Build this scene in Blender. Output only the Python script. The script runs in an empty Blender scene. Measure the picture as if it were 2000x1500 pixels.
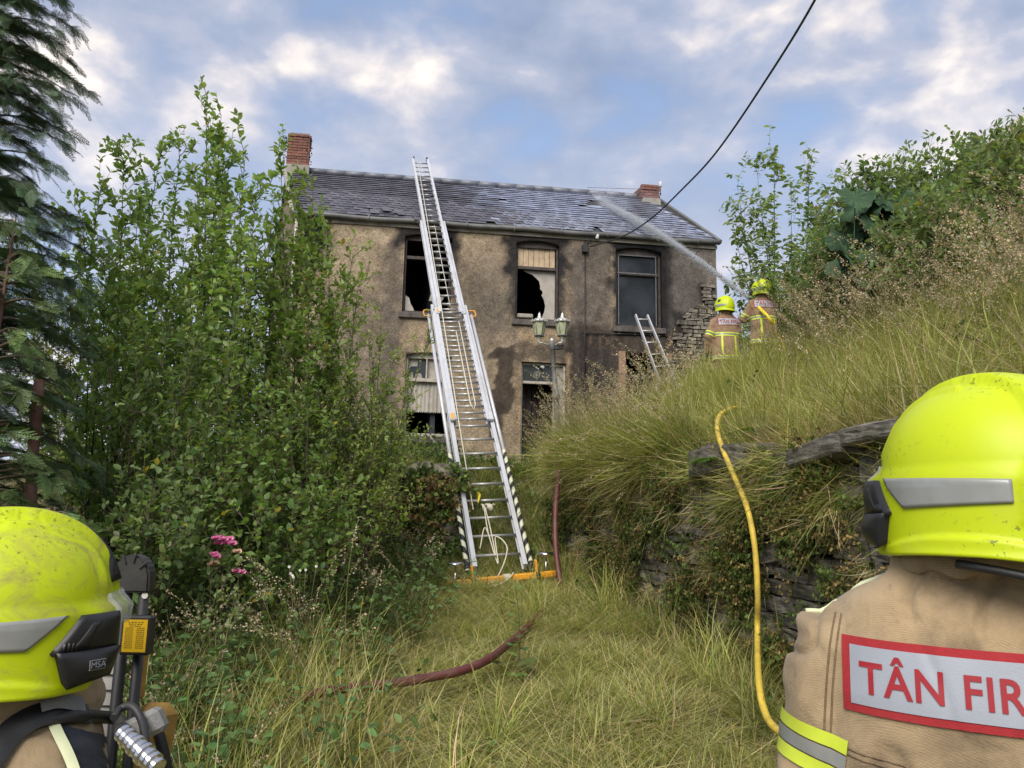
import bpy, bmesh, math, random
import numpy as np
from mathutils import Vector, Matrix, noise
from mathutils.geometry import tessellate_polygon
from mathutils.bvhtree import BVHTree

SC = bpy.context.scene
COL = SC.collection
R = math.radians
V = Vector
rnd = random.Random(7)
rng = np.random.default_rng(11)

# ------------------------------------------------------------------ camera
CAM = V((0, 0, 1.7))
PITCH, ROLL, FPX = 9.5, 1.1, 1500.0
cd = bpy.data.cameras.new("camera")
cam = bpy.data.objects.new("camera", cd)
COL.objects.link(cam)
cam.location = CAM
CROT = Matrix.Rotation(R(90 + PITCH), 3, 'X') @ Matrix.Rotation(R(ROLL), 3, 'Z')
cam.rotation_euler = CROT.to_euler()
cd.sensor_width = 36
cd.lens = 27.0
cd.clip_start = 0.05
cd.clip_end = 3000
SC.camera = cam

# ------------------------------------------------------------------ world
w = bpy.data.worlds.new("World")
SC.world = w
w.use_nodes = True
nt = w.node_tree
nt.nodes.clear()
N = nt.nodes.new
L = nt.links.new
def mth(tree, op, a, b=None, c=None, clamp=False):
    n = tree.nodes.new('ShaderNodeMath'); n.operation = op; n.use_clamp = clamp
    for i, v in enumerate((a, b, c)):
        if v is None: continue
        if isinstance(v, (int, float)): n.inputs[i].default_value = v
        else: tree.links.new(v, n.inputs[i])
    return n.outputs[0]
def mixc(tree, f, a, b, blend='MIX'):
    n = tree.nodes.new('ShaderNodeMix'); n.data_type = 'RGBA'; n.blend_type = blend
    for sock, v in ((n.inputs[0], f), (n.inputs[6], a), (n.inputs[7], b)):
        if isinstance(v, (int, float)): sock.default_value = v
        elif isinstance(v, (tuple, list)): sock.default_value = (*v[:3], 1)
        else: tree.links.new(v, sock)
    return n.outputs[2]
def ramp(tree, f, stops, interp='LINEAR'):
    n = tree.nodes.new('ShaderNodeValToRGB'); cr = n.color_ramp; cr.interpolation = interp
    while len(cr.elements) < len(stops): cr.elements.new(0.5)
    for e, (p, c) in zip(cr.elements, stops):
        e.position = p; e.color = (*c[:3], 1) if isinstance(c, (tuple, list)) else (c, c, c, 1)
    tree.links.new(f, n.inputs[0])
    return n.outputs[0]
def ntex(tree, vec, scale, detail=4, rough=0.5, dist=0.0, col=False):
    n = tree.nodes.new('ShaderNodeTexNoise')
    n.inputs['Scale'].default_value = scale; n.inputs['Detail'].default_value = detail
    n.inputs['Roughness'].default_value = rough; n.inputs['Distortion'].default_value = dist
    if vec is not None: tree.links.new(vec, n.inputs['Vector'])
    return n.outputs['Color' if col else 'Fac']

sky = N('ShaderNodeTexSky'); sky.sky_type = 'NISHITA'; sky.sun_disc = False
SUN_EL, SUN_ROT = 30, 200
sky.sun_elevation = R(SUN_EL); sky.sun_rotation = R(SUN_ROT)
sky.air_density = 1.0; sky.dust_density = 1.5; sky.ozone_density = 1.5
tc = N('ShaderNodeTexCoord')
sep = N('ShaderNodeSeparateXYZ'); L(tc.outputs['Generated'], sep.inputs[0])
zz = mth(nt, 'ADD', mth(nt, 'MAXIMUM', sep.outputs[2], 0.0), 0.22)
cmb = N('ShaderNodeCombineXYZ')
L(mth(nt, 'MULTIPLY', sep.outputs[0], 1.0), cmb.inputs[0])
L(mth(nt, 'MULTIPLY', sep.outputs[1], 1.0), cmb.inputs[1])
L(mth(nt, 'MULTIPLY', sep.outputs[2], 1.7), cmb.inputs[2])
cv = cmb.outputs[0]
n1 = ntex(nt, cv, 4.2, 7, 0.52, 0.1)
n2 = ntex(nt, cv, 8.5, 6, 0.5, 0.15)
n3 = ntex(nt, cv, 3.1, 4, 0.5, 0.0)
dens = mth(nt, 'ADD', mth(nt, 'MULTIPLY', n1, 0.7), mth(nt, 'MULTIPLY', n2, 0.35))
mask = ramp(nt, dens, [(0.34, 0.0), (0.45, 0.80), (0.52, 1.0)])
shade = mth(nt, 'ADD', mth(nt, 'MULTIPLY', n2, 0.65), mth(nt, 'MULTIPLY', n3, 0.45))
ccol = ramp(nt, shade, [(0.40, (0.23, 0.28, 0.40)), (0.51, (0.30, 0.345, 0.46)), (0.57, (0.37, 0.40, 0.50)), (0.63, (0.56, 0.54, 0.57)), (0.70, (0.84, 0.77, 0.70))])
skyc = mixc(nt, 1.0, sky.outputs[0], (0.10, 0.10, 0.10), 'MULTIPLY')
skyb = mixc(nt, 0.6, skyc, (0.29, 0.40, 0.63))
full = mixc(nt, mask, skyb, ccol)
# paler towards the horizon
hz = ramp(nt, sep.outputs[2], [(0.0, 0.65), (0.50, 0.0)])
full = mixc(nt, hz, full, (0.56, 0.62, 0.75))
bg = N('ShaderNodeBackground'); bg.inputs[1].default_value = 0.80
L(full, bg.inputs[0])
wo = N('ShaderNodeOutputWorld'); L(bg.outputs[0], wo.inputs[0])

# ------------------------------------------------------------------ sun (broken cloud, soft)
sd = bpy.data.lights.new("sun", 'SUN'); sd.energy = 2.3; sd.angle = R(40); sd.color = (1.0, 0.93, 0.82)
sun = bpy.data.objects.new("sun", sd); COL.objects.link(sun)
_az = R(SUN_ROT)
_sdir = V((math.sin(_az) * math.cos(R(SUN_EL + 12)), math.cos(_az) * math.cos(R(SUN_EL + 12)), math.sin(R(SUN_EL + 12))))
sun.rotation_euler = _sdir.to_track_quat('Z', 'Y').to_euler()
sun.location = (0, -20, 30)

SC.view_settings.view_transform = 'Standard'
SC.view_settings.look = 'None'
SC.view_settings.exposure = 0.86
SC.view_settings.gamma = 1.0
SC.view_settings.use_curve_mapping = False

# ------------------------------------------------------------------ helpers
def ray(px, py):
    return CROT @ V(((px - 1000) / FPX, -(py - 750) / FPX, -1))
def pt(px, py, Y):
    d = ray(px, py)
    return CAM + d * (Y / d.y)
def on_plane(px, py, p0, n):
    d = ray(px, py)
    return CAM + d * ((p0 - CAM).dot(n) / d.dot(n))
def proj(p):
    q = CROT.transposed() @ (V(p) - CAM)
    return (1000 + FPX * q.x / -q.z, 750 - FPX * q.y / -q.z, -q.z)

def tag(o, label=None, cat=None, group=None, kind=None):
    if label: o['label'] = label
    if cat: o['category'] = cat
    if group: o['group'] = group
    if kind: o['kind'] = kind
    return o
ORG = {}
def empty(name, loc, label=None, cat=None, group=None, parent=None):
    o = bpy.data.objects.new(name, None); COL.objects.link(o)
    loc = V(loc); ORG[o] = loc.copy()
    o.empty_display_size = 0.2
    if parent is not None:
        o.parent = parent; o.location = loc - ORG[parent]
    else: o.location = loc
    return tag(o, label, cat, group)
def mk(name, me, mat=None, parent=None):
    """link a mesh given in world coordinates; parented meshes are made local"""
    o = bpy.data.objects.new(name, me); COL.objects.link(o)
    if mat is not None:
        if isinstance(mat, (list, tuple)):
            for m in mat: me.materials.append(m)
        elif not me.materials: me.materials.append(mat)
    if parent is not None:
        o.parent = parent
        me.transform(Matrix.Translation(-ORG[parent]))
        ORG[o] = ORG[parent].copy()
    else: ORG[o] = V((0, 0, 0))
    return o
def inst(name, me, M, parent=None):
    """an object sharing mesh data, placed by a world matrix"""
    o = bpy.data.objects.new(name, me); COL.objects.link(o)
    if parent is not None:
        o.parent = parent
        o.matrix_local = Matrix.Translation(-ORG[parent]) @ M
    else: o.matrix_local = M
    return o
def bm_mesh(bm, name='m', smooth=False, recalc=True):
    if recalc: bmesh.ops.recalc_face_normals(bm, faces=bm.faces)
    me = bpy.data.meshes.new(name); bm.to_mesh(me); bm.free()
    if smooth: me.polygons.foreach_set('use_smooth', [True] * len(me.polygons))
    return me
def frame(y, zhint=(0, 0, 1)):
    y = V(y).normalized(); z = V(zhint)
    x = y.cross(z)
    if x.length < 1e-5: x = y.cross(V((1, 0.3, 0)))
    x.normalize(); z = x.cross(y)
    return Matrix((x, y, z)).transposed()
def box(bm, c, ax, ay, az, bev=0.0, mi=0):
    """box centred at c with half-axis vectors"""
    c = V(c); ax = V(ax); ay = V(ay); az = V(az)
    vs = [bm.verts.new(c + ax * i + ay * j + az * k) for i in (-1, 1) for j in (-1, 1) for k in (-1, 1)]
    fs = [(0, 1, 3, 2), (4, 6, 7, 5), (0, 4, 5, 1), (2, 3, 7, 6), (0, 2, 6, 4), (1, 5, 7, 3)]
    out = []
    for f in fs:
        fc = bm.faces.new([vs[i] for i in f]); fc.material_index = mi; out.append(fc)
    if bev > 0:
        es = list({e for f in out for e in f.edges})
        bmesh.ops.bevel(bm, geom=es, offset=bev, segments=1, affect='EDGES', clamp_overlap=True)
    return vs
def abox(bm, x0, x1, y0, y1, z0, z1, bev=0.0, mi=0):
    return box(bm, ((x0 + x1) / 2, (y0 + y1) / 2, (z0 + z1) / 2), ((x1 - x0) / 2, 0, 0), (0, (y1 - y0) / 2, 0), (0, 0, (z1 - z0) / 2), bev, mi)
def tube(bm, pts, rad, sides=8, cap=True, mi=0, hint=(0, 0, 1), flat=1.0, dome=False):
    pts = [V(p) for p in pts]
    if isinstance(rad, (int, float)): rad = [rad] * len(pts)
    rad = list(rad)
    n = len(pts)
    tans = [((pts[min(i + 1, n - 1)] - pts[max(i - 1, 0)]).normalized()) for i in range(n)]
    if dome:   # rounded ends
        a, b = [], []
        for k in (0.0, 0.5, 0.85):
            a.append((pts[0] - tans[0] * rad[0] * math.cos(k * math.pi / 2), rad[0] * max(0.05, math.sin(k * math.pi / 2)), tans[0]))
            b.append((pts[-1] + tans[-1] * rad[-1] * math.cos(k * math.pi / 2), rad[-1] * max(0.05, math.sin(k * math.pi / 2)), tans[-1]))
        seq = a + list(zip(pts, rad, tans)) + b[::-1]
    else: seq = list(zip(pts, rad, tans))
    up = V(hint)
    rings = []
    x = None
    for p, r, t in seq:
        if x is None:
            x = t.cross(up)
            if x.length < 1e-3: x = t.cross(V((1, 0.2, 0.1)))
        x = (x - t * x.dot(t)).normalized()
        y = t.cross(x)
        rings.append([bm.verts.new(p + (x * math.cos(a) + y * math.sin(a) * flat) * r) for a in [2 * math.pi * k / sides for k in range(sides)]])
    for A, B in zip(rings[:-1], rings[1:]):
        for k in range(sides):
            f = bm.faces.new((A[k], A[(k + 1) % sides], B[(k + 1) % sides], B[k])); f.material_index = mi
            f.smooth = True
    if cap:
        f = bm.faces.new(rings[0][::-1]); f.material_index = mi
        f = bm.faces.new(rings[-1]); f.material_index = mi
    return rings
def lathe(bm, c, prof, sides=16, axis=(0, 0, 1), mi=0, smooth=True):
    """prof: list of (radius, height) revolved about axis through c"""
    F = frame(axis, (0.3, 0.9, 0.1)); ax = F.col[1]; x = F.col[0]; y = F.col[2]
    c = V(c); rings = []
    for r, h in prof:
        rings.append([bm.verts.new(c + ax * h + (x * math.cos(a) + y * math.sin(a)) * max(r, 1e-4)) for a in [2 * math.pi * k / sides for k in range(sides)]])
    for A, B in zip(rings[:-1], rings[1:]):
        for k in range(sides):
            f = bm.faces.new((A[k], A[(k + 1) % sides], B[(k + 1) % sides], B[k])); f.material_index = mi; f.smooth = smooth
    bm.faces.new(rings[0][::-1]).material_index = mi; bm.faces.new(rings[-1]).material_index = mi
def loft(bm, rings, sides=24, sq=2.0):
    """rings: (centre, axX, axY) ellipses; sq>2 = boxier"""
    RR = []
    for c, ax, ay in rings:
        c = V(c); ax = V(ax); ay = V(ay)
        row = []
        for k in range(sides):
            a = 2 * math.pi * k / sides
            ca, sa = math.cos(a), math.sin(a)
            ca = math.copysign(abs(ca) ** (2 / sq), ca); sa = math.copysign(abs(sa) ** (2 / sq), sa)
            row.append(bm.verts.new(c + ax * ca + ay * sa))
        RR.append(row)
    for A, B in zip(RR[:-1], RR[1:]):
        for k in range(sides): bm.faces.new((A[k], A[(k + 1) % sides], B[(k + 1) % sides], B[k]))
    bm.faces.new(RR[0][::-1]); bm.faces.new(RR[-1])
def catmull(pts, n=8):
    pts = [V(p) for p in pts]; out = []
    P = [pts[0] * 2 - pts[1]] + pts + [pts[-1] * 2 - pts[-2]]
    for i in range(1, len(P) - 2):
        for k in range(n):
            t = k / n
            out.append(0.5 * ((2 * P[i]) + (P[i + 1] - P[i - 1]) * t + (2 * P[i - 1] - 5 * P[i] + 4 * P[i + 1] - P[i + 2]) * t * t + (3 * P[i] - P[i - 1] - 3 * P[i + 1] + P[i + 2]) * t ** 3))
    out.append(pts[-1]); return out

def np_mesh(name, verts, tris, cols=None, smooth=False):
    me = bpy.data.meshes.new(name)
    verts = np.asarray(verts, dtype=np.float32); tris = np.asarray(tris, dtype=np.int32)
    me.vertices.add(len(verts)); me.vertices.foreach_set('co', verts.ravel())
    me.loops.add(tris.size); me.loops.foreach_set('vertex_index', tris.ravel())
    me.polygons.add(len(tris)); me.polygons.foreach_set('loop_start', np.arange(0, tris.size, tris.shape[1], dtype=np.int32))
    if smooth: me.polygons.foreach_set('use_smooth', np.ones(len(tris), dtype=bool))
    if cols is not None:
        at = me.attributes.new('col', 'FLOAT_COLOR', 'POINT')
        c4 = np.ones((len(verts), 4), dtype=np.float32); c4[:, :3] = cols
        at.data.foreach_set('color', c4.ravel())
    me.update(calc_edges=True)
    return me
def frames_np(Y, Z):
    """Y: (n,3) axis, Z: (n,3) hint -> (n,3,3) with columns x,y,z"""
    Y = Y / np.linalg.norm(Y, axis=1, keepdims=True)
    X = np.cross(Y, Z); X /= (np.linalg.norm(X, axis=1, keepdims=True) + 1e-9)
    Zn = np.cross(X, Y)
    return np.stack([X, Y, Zn], axis=2)
def batch(tv, tt, F, P, S, C=None):
    """place template (tv,tt) n times: frames F, positions P, sizes S -> verts, tris, cols"""
    tv = np.asarray(tv); tt = np.asarray(tt); n = len(P)
    S = np.asarray(S).reshape(n, 1, -1)
    Vv = np.einsum('nij,nkj->nki', F, tv[None] * S) + P[:, None, :]
    T = tt[None] + (np.arange(n) * len(tv))[:, None, None]
    Cc = None if C is None else np.repeat(C, len(tv), axis=0)
    return Vv.reshape(-1, 3), T.reshape(-1, tt.shape[1]), Cc
def merge(parts):
    vs, ts, cs = [], [], []; off = 0
    for v, t, c in parts:
        vs.append(v); ts.append(t + off); off += len(v)
        cs.append(c if c is not None else np.full((len(v), 3), 0.5))
    return np.concatenate(vs), np.concatenate(ts), np.concatenate(cs)

# ------------------------------------------------------------------ materials
def new_mat(name):
    m = bpy.data.materials.new(name); m.use_nodes = True
    t = m.node_tree; b = t.nodes['Principled BSDF']
    return m, t, b
def objco(t, kind='Object'):
    return t.nodes.new('ShaderNodeTexCoord').outputs[kind]
def worldco(t):
    return t.nodes.new('ShaderNodeNewGeometry').outputs['Position']
def bump(t, b, h, strength=0.3, dist=0.01):
    n = t.nodes.new('ShaderNodeBump'); n.inputs['Strength'].default_value = strength; n.inputs['Distance'].default_value = dist
    t.links.new(h, n.inputs['Height']); t.links.new(n.outputs[0], b.inputs['Normal'])
def mat_plain(name, col, rough=0.6, metal=0.0, var=0.12, scale=6.0, bumpk=0.0, bscale=40.0, dirt=None, dirt_amt=0.5, dscale=3.0, rnd_obj=0.0, spec=0.5, zst=1.0):
    m, t, b = new_mat(name)
    co = worldco(t)
    if zst != 1.0:
        mp = t.nodes.new('ShaderNodeMapping'); mp.inputs['Scale'].default_value = (1, 1, zst); t.links.new(co, mp.inputs[0]); co = mp.outputs[0]
    n = ntex(t, co, scale, 5, 0.6)
    lo = tuple(c * (1 - var) for c in col); hi = tuple(min(1, c * (1 + var)) for c in col)
    c = ramp(t, n, [(0.3, lo), (0.7, hi)])
    if dirt is not None:
        d = ntex(t, co, dscale, 6, 0.65, 0.4)
        f = ramp(t, d, [(0.48, 0.0), (0.68, dirt_amt)])
        c = mixc(t, f, c, dirt)
    if rnd_obj > 0:
        oi = t.nodes.new('ShaderNodeObjectInfo')
        k = mth(t, 'ADD', mth(t, 'MULTIPLY', oi.outputs['Random'], 2 * rnd_obj), 1 - rnd_obj)
        vm = t.nodes.new('ShaderNodeVectorMath'); vm.operation = 'SCALE'
        t.links.new(c, vm.inputs[0]); t.links.new(k, vm.inputs['Scale']); c = vm.outputs[0]
    t.links.new(c, b.inputs['Base Color'])
    b.inputs['Roughness'].default_value = rough; b.inputs['Metallic'].default_value = metal
    b.inputs['Specular IOR Level'].default_value = spec
    if bumpk > 0: bump(t, b, ntex(t, co, bscale, 6, 0.6), bumpk, 0.01)
    return m
def mat_leaf(name, trans=0.3, rough=0.5, tint=(1, 1, 1), var=0.25, spec=0.35):
    """colour from the per-leaf attribute, thin-leaf translucency"""
    m, t, b = new_mat(name)
    at = t.nodes.new('ShaderNodeAttribute'); at.attribute_name = 'col'
    oi = t.nodes.new('ShaderNodeObjectInfo')
    k = mth(t, 'ADD', mth(t, 'MULTIPLY', oi.outputs['Random'], 2 * var), 1 - var)
    vm = t.nodes.new('ShaderNodeVectorMath'); vm.operation = 'SCALE'
    t.links.new(mixc(t, 1.0, at.outputs['Color'], tint, 'MULTIPLY'), vm.inputs[0]); t.links.new(k, vm.inputs['Scale'])
    c = vm.outputs[0]
    t.links.new(c, b.inputs['Base Color'])
    b.inputs['Roughness'].default_value = rough; b.inputs['Specular IOR Level'].default_value = spec
    tr = t.nodes.new('ShaderNodeBsdfTranslucent')
    t.links.new(mixc(t, 1.0, c, (1.25, 1.35, 0.6), 'MULTIPLY'), tr.inputs[0])
    mx = t.nodes.new('ShaderNodeMixShader'); mx.inputs[0].default_value = trans
    t.links.new(b.outputs[0], mx.inputs[1]); t.links.new(tr.outputs[0], mx.inputs[2])
    t.links.new(mx.outputs[0], t.nodes['Material Output'].inputs[0])
    return m
M = {}
M['alu'] = mat_plain('brushed_aluminium', (0.56, 0.57, 0.61), 0.45, 0.25, 0.06, 3, 0.05, 60, dirt=(0.35, 0.34, 0.32), dirt_amt=0.5, dscale=2)
M['alu_rung'] = mat_plain('rung_aluminium', (0.58, 0.58, 0.57), 0.38, 0.3, 0.05, 9)
M['black'] = mat_plain('black_rubber', (0.018, 0.018, 0.02), 0.5, 0, 0.2, 10, 0.08, 80, dirt=(0.07, 0.065, 0.06), dirt_amt=0.4)
M['rope'] = mat_plain('pale_rope', (0.62, 0.58, 0.47), 0.85, 0, 0.15, 60, 0.3, 300)
M['orange'] = mat_plain('orange_paint', (0.75, 0.33, 0.02), 0.4, 0, 0.08, 8, 0.05, 50, dirt=(0.30, 0.16, 0.05), dirt_amt=0.6)
M['chrome'] = mat_plain('worn_chrome', (0.6, 0.6, 0.6), 0.22, 1.0, 0.1, 12)
M['soot_timber'] = mat_plain('charred_timber', (0.045, 0.033, 0.03), 0.7, 0, 0.4, 14, 0.5, 60, dirt=(0.10, 0.085, 0.08), dirt_amt=0.7, dscale=9)
M['interior'] = mat_plain('burnt_interior', (0.035, 0.042, 0.055), 0.9, 0, 0.3, 3)
M['stone'] = mat_plain('field_stone', (0.15, 0.138, 0.12), 0.9, 0, 0.55, 9, 1.0, 22, dirt=(0.035, 0.04, 0.02), dirt_amt=0.9, dscale=6, rnd_obj=0.4, zst=3.5)
M['slate'] = mat_plain('roof_slate', (0.075, 0.072, 0.092), 0.48, 0, 0.3, 4, 0.35, 30, dirt=(0.12, 0.115, 0.12), dirt_amt=0.6, dscale=2.2, rnd_obj=0.35)
M['slate_wet_sheen'] = mat_plain('wet_slate_painted_sheen', (0.13, 0.14, 0.185), 0.2, 0, 0.3, 5, 0.5, 30, dirt=(0.36, 0.40, 0.50), dirt_amt=0.75, dscale=5, rnd_obj=0.4, spec=0.9)  # pale blue base and blotches paint reflected sky onto the wet slates
M['slate_many'] = None
M['lead'] = mat_plain('ridge_lead', (0.17, 0.18, 0.21), 0.5, 0.1, 0.2, 3, 0.2, 20)
M['brick'] = mat_plain('red_brick', (0.21, 0.085, 0.062), 0.85, 0, 0.25, 12, 0.5, 60, dirt=(0.10, 0.08, 0.07), dirt_amt=0.5, dscale=5, rnd_obj=0.25)
M['mortar'] = mat_plain('mortar', (0.20, 0.18, 0.16), 0.9, 0, 0.2, 20, 0.4, 80)
M['render_grey'] = mat_plain('grey_cement', (0.30, 0.28, 0.24), 0.9, 0, 0.25, 6, 0.5, 60, dirt=(0.10, 0.09, 0.08), dirt_amt=0.6)
M['sill'] = mat_plain('sill_stone', (0.11, 0.095, 0.085), 0.85, 0, 0.3, 7, 0.6, 50, dirt=(0.03, 0.025, 0.025), dirt_amt=0.8, dscale=4)
M['cream_paint'] = mat_plain('weathered_cream_paint', (0.42, 0.39, 0.33), 0.6, 0, 0.2, 10, 0.2, 60, dirt=(0.12, 0.10, 0.08), dirt_amt=0.7, dscale=6)
M['gutter'] = mat_plain('gutter', (0.13, 0.13, 0.125), 0.5, 0, 0.3, 2, 0.1, 20, dirt=(0.05, 0.05, 0.055), dirt_amt=0.8, dscale=1.2)
M['barge'] = mat_plain('cream_board', (0.30, 0.27, 0.22), 0.7, 0, 0.3, 3, 0.2, 30, dirt=(0.05, 0.045, 0.04), dirt_amt=0.8, dscale=1.5)
M['earth'] = mat_plain('earth_and_thatch', (0.11, 0.10, 0.048), 0.95, 0, 0.5, 3, 0.8, 14, dirt=(0.13, 0.115, 0.055), dirt_amt=0.8, dscale=5)
M['white'] = mat_plain('white_plastic', (0.7, 0.69, 0.66), 0.45, 0, 0.08, 8, dirt=(0.4, 0.38, 0.33), dirt_amt=0.4)
M['curtain'] = mat_plain('net_curtain', (0.40, 0.37, 0.33), 0.9, 0, 0.12, 9, 0.2, 60, dirt=(0.22, 0.19, 0.17), dirt_amt=0.5, dscale=4)
M['boards'] = mat_plain('pale_boards', (0.50, 0.38, 0.25), 0.7, 0, 0.15, 9, 0.2, 60, dirt=(0.2, 0.13, 0.08), dirt_amt=0.5, dscale=6)
def mat_glass():
    m, t, b = new_mat('dirty_glass')
    b.inputs['Base Color'].default_value = (0.02, 0.025, 0.03, 1); b.inputs['Roughness'].default_value = 0.12
    b.inputs['Alpha'].default_value = 0.35
    return m
M['glass'] = mat_glass()
# ================================================================== terrain
# the path climbs from the camera to the ladder foot; a dry stone wall holds the bank on the right
def lerpc(x, xs, ys): return float(np.interp(x, xs, ys))
WY = [-3.0, 0.0, 3.0, 5.0, 6.5, 8.0, 9.0, 9.8, 11.0, 13.0, 15.0]
WX = [3.1, 2.75, 2.3, 1.85, 1.5, 1.15, 0.85, 0.55, 0.45, 0.35, 0.3]
def wall_x(y): return np.interp(y, WY, WX)
def sstep(x, a, b):
    t = np.clip((x - a) / (b - a), 0, 1); return t * t * (3 - 2 * t)
def vnoise(x, y, s, seed=0):
    """cheap smooth noise from sines, vectorised"""
    x = x / s; y = y / s
    return (np.sin(x * 1.7 + y * 2.3 + seed) + np.sin(x * 3.1 - y * 1.3 + seed * 2.1) * 0.6 + np.sin(-x * 2.2 + y * 4.1 + seed * 0.7) * 0.4) / 2.0
def ground(x, y):
    x = np.asarray(x, dtype=float); y = np.asarray(y, dtype=float)
    path = 0.10 * np.clip(y, -5, 9.2) + 0.03 * vnoise(x, y, 0.9)
    rise = sstep(y, 9.3, 12.0) * 1.32 + np.clip(y - 9.2, 0, 8) * 0.02
    path = path + rise
    # left terrace behind the low stone wall
    tl = sstep(y, 10.0, 10.12) * sstep(-x, 0.62, 0.72)
    path = np.where(tl > 0, np.maximum(path, path * (1 - tl) + 2.18 * tl), path)
    wx = wall_x(y)
    d = x - wx
    top = 2.12 + 0.035 * np.clip(y - 4, 0, 10) - 0.06 * np.clip(4 - y, 0, 6)
    side = np.clip(d - 0.35, 0, 40)
    slope = 0.60 - 0.012 * np.clip(y - 6, 0, 8)
    bank = top + 0.34 * np.minimum(side, 1.5) + (slope - 0.07) * np.clip(side - 1.5, 0, 4.6) + 0.12 * np.clip(side - 6.1, 0, 30) + 0.07 * vnoise(x, y, 1.3, 3) * sstep(d, 0.3, 1.2)
    # the bank flattens out onto the yard in front of the house
    yard = sstep(y, 13.3, 15.2)
    bankY = bank * (1 - yard) + (2.45 + 0.5 * np.clip(x - 4.9, 0, 12)) * yard
    k = sstep(d, 0.22, 0.34)
    z = path * (1 - k) + bankY * k
    z = np.where(x > 5.2, np.maximum(z, (bank * k) * sstep(x, 5.2, 6.5)), z)
    far = sstep(y, 17.0, 26.0)
    left = np.clip(-x - 4, 0, 30) * 0.02
    return z + left * (1 - far)
def gz(x, y): return float(ground(x, y))

def build_ground():
    xs = np.concatenate([[-900, -300, -100, -40, -20, -12], np.arange(-8, 9.01, 0.1), [10, 12, 15, 20, 30, 60, 150, 400, 900]])
    ys = np.concatenate([[-300, -60, -15, -5, -2], np.arange(-1, 18.01, 0.1), [19, 20, 22, 26, 34, 60, 150, 400, 1200]])
    X, Y = np.meshgrid(xs, ys)
    Z = ground(X, np.clip(Y, -6, 60))
    Z = np.where(Y > 60, Z - (Y - 60) * 0.01, Z)
    v = np.stack([X, Y, Z], -1).reshape(-1, 3)
    nx, ny = len(xs), len(ys)
    i = (np.arange(ny - 1)[:, None] * nx + np.arange(nx - 1)[None]).reshape(-1)
    q = np.stack([i, i + 1, i + nx + 1, i + nx], 1)
    me = np_mesh('ground', v, q, smooth=True)
    tag(mk('ground', me, M['earth']), kind='structure')
build_ground()

# ================================================================== house
PHI = R(8.0)
U = V((math.cos(PHI), math.sin(PHI), 0))            # along the front
NB = V((math.sin(PHI), -math.cos(PHI), 0))          # out of the front, to the viewer
D = V((-math.sin(R(15)), math.cos(R(15)), 0))       # from front to back (old house, not quite square)
F0 = V((0, 16.5, 0))
def fac(px, py):
    p = on_plane(px, py, F0, NB); return ((p - F0).dot(U), p.z)
def FP(s, z, out=0.0): return F0 + U * s + V((0, 0, z)) + NB * out
S0 = fac(566, 600)[0]; S1 = fac(1401, 600)[0]
ZE = fac(985, 445)[1]            # eaves
ZB = 2.30
HD = 6.2
SKL = 0.42      # the left gable is out of square
RID = fac(0, 0)
pr = on_plane(920, 362, F0 + D * (HD / 2), NB); ZR = pr.z
house = empty('house', FP((S0 + S1) / 2, ZB), 'fire gutted two storey house with soot stained pebbledash walls and slate roof', 'house')

# openings in facade coordinates from the photograph: (x0, x1, ytop, ybottom, rise of the arch)
def opening(x0, x1, yt, yb, arch):
    xm = (x0 + x1) / 2
    return dict(s0=fac(x0, (yt + yb) / 2)[0], s1=fac(x1, (yt + yb) / 2)[0], z1=fac(xm, yt)[1], z0=fac(xm, yb)[1], arch=arch)
W1 = opening(788, 882, 458, 612, 0.07)
W2 = opening(1007, 1092, 470, 626, 0.09)
W3 = opening(1203, 1293, 484, 640, 0.10)
W4 = opening(790, 880, 688, 852, 0.07)
DR = opening(1017, 1105, 708, 905, 0.0)
W5 = opening(1222, 1302, 690, 840, 0.0)
OPS = [W1, W2, W3, W4, DR, W5]
for o in OPS: o['zs'] = o['z1'] - o['arch']      # springing line

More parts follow.
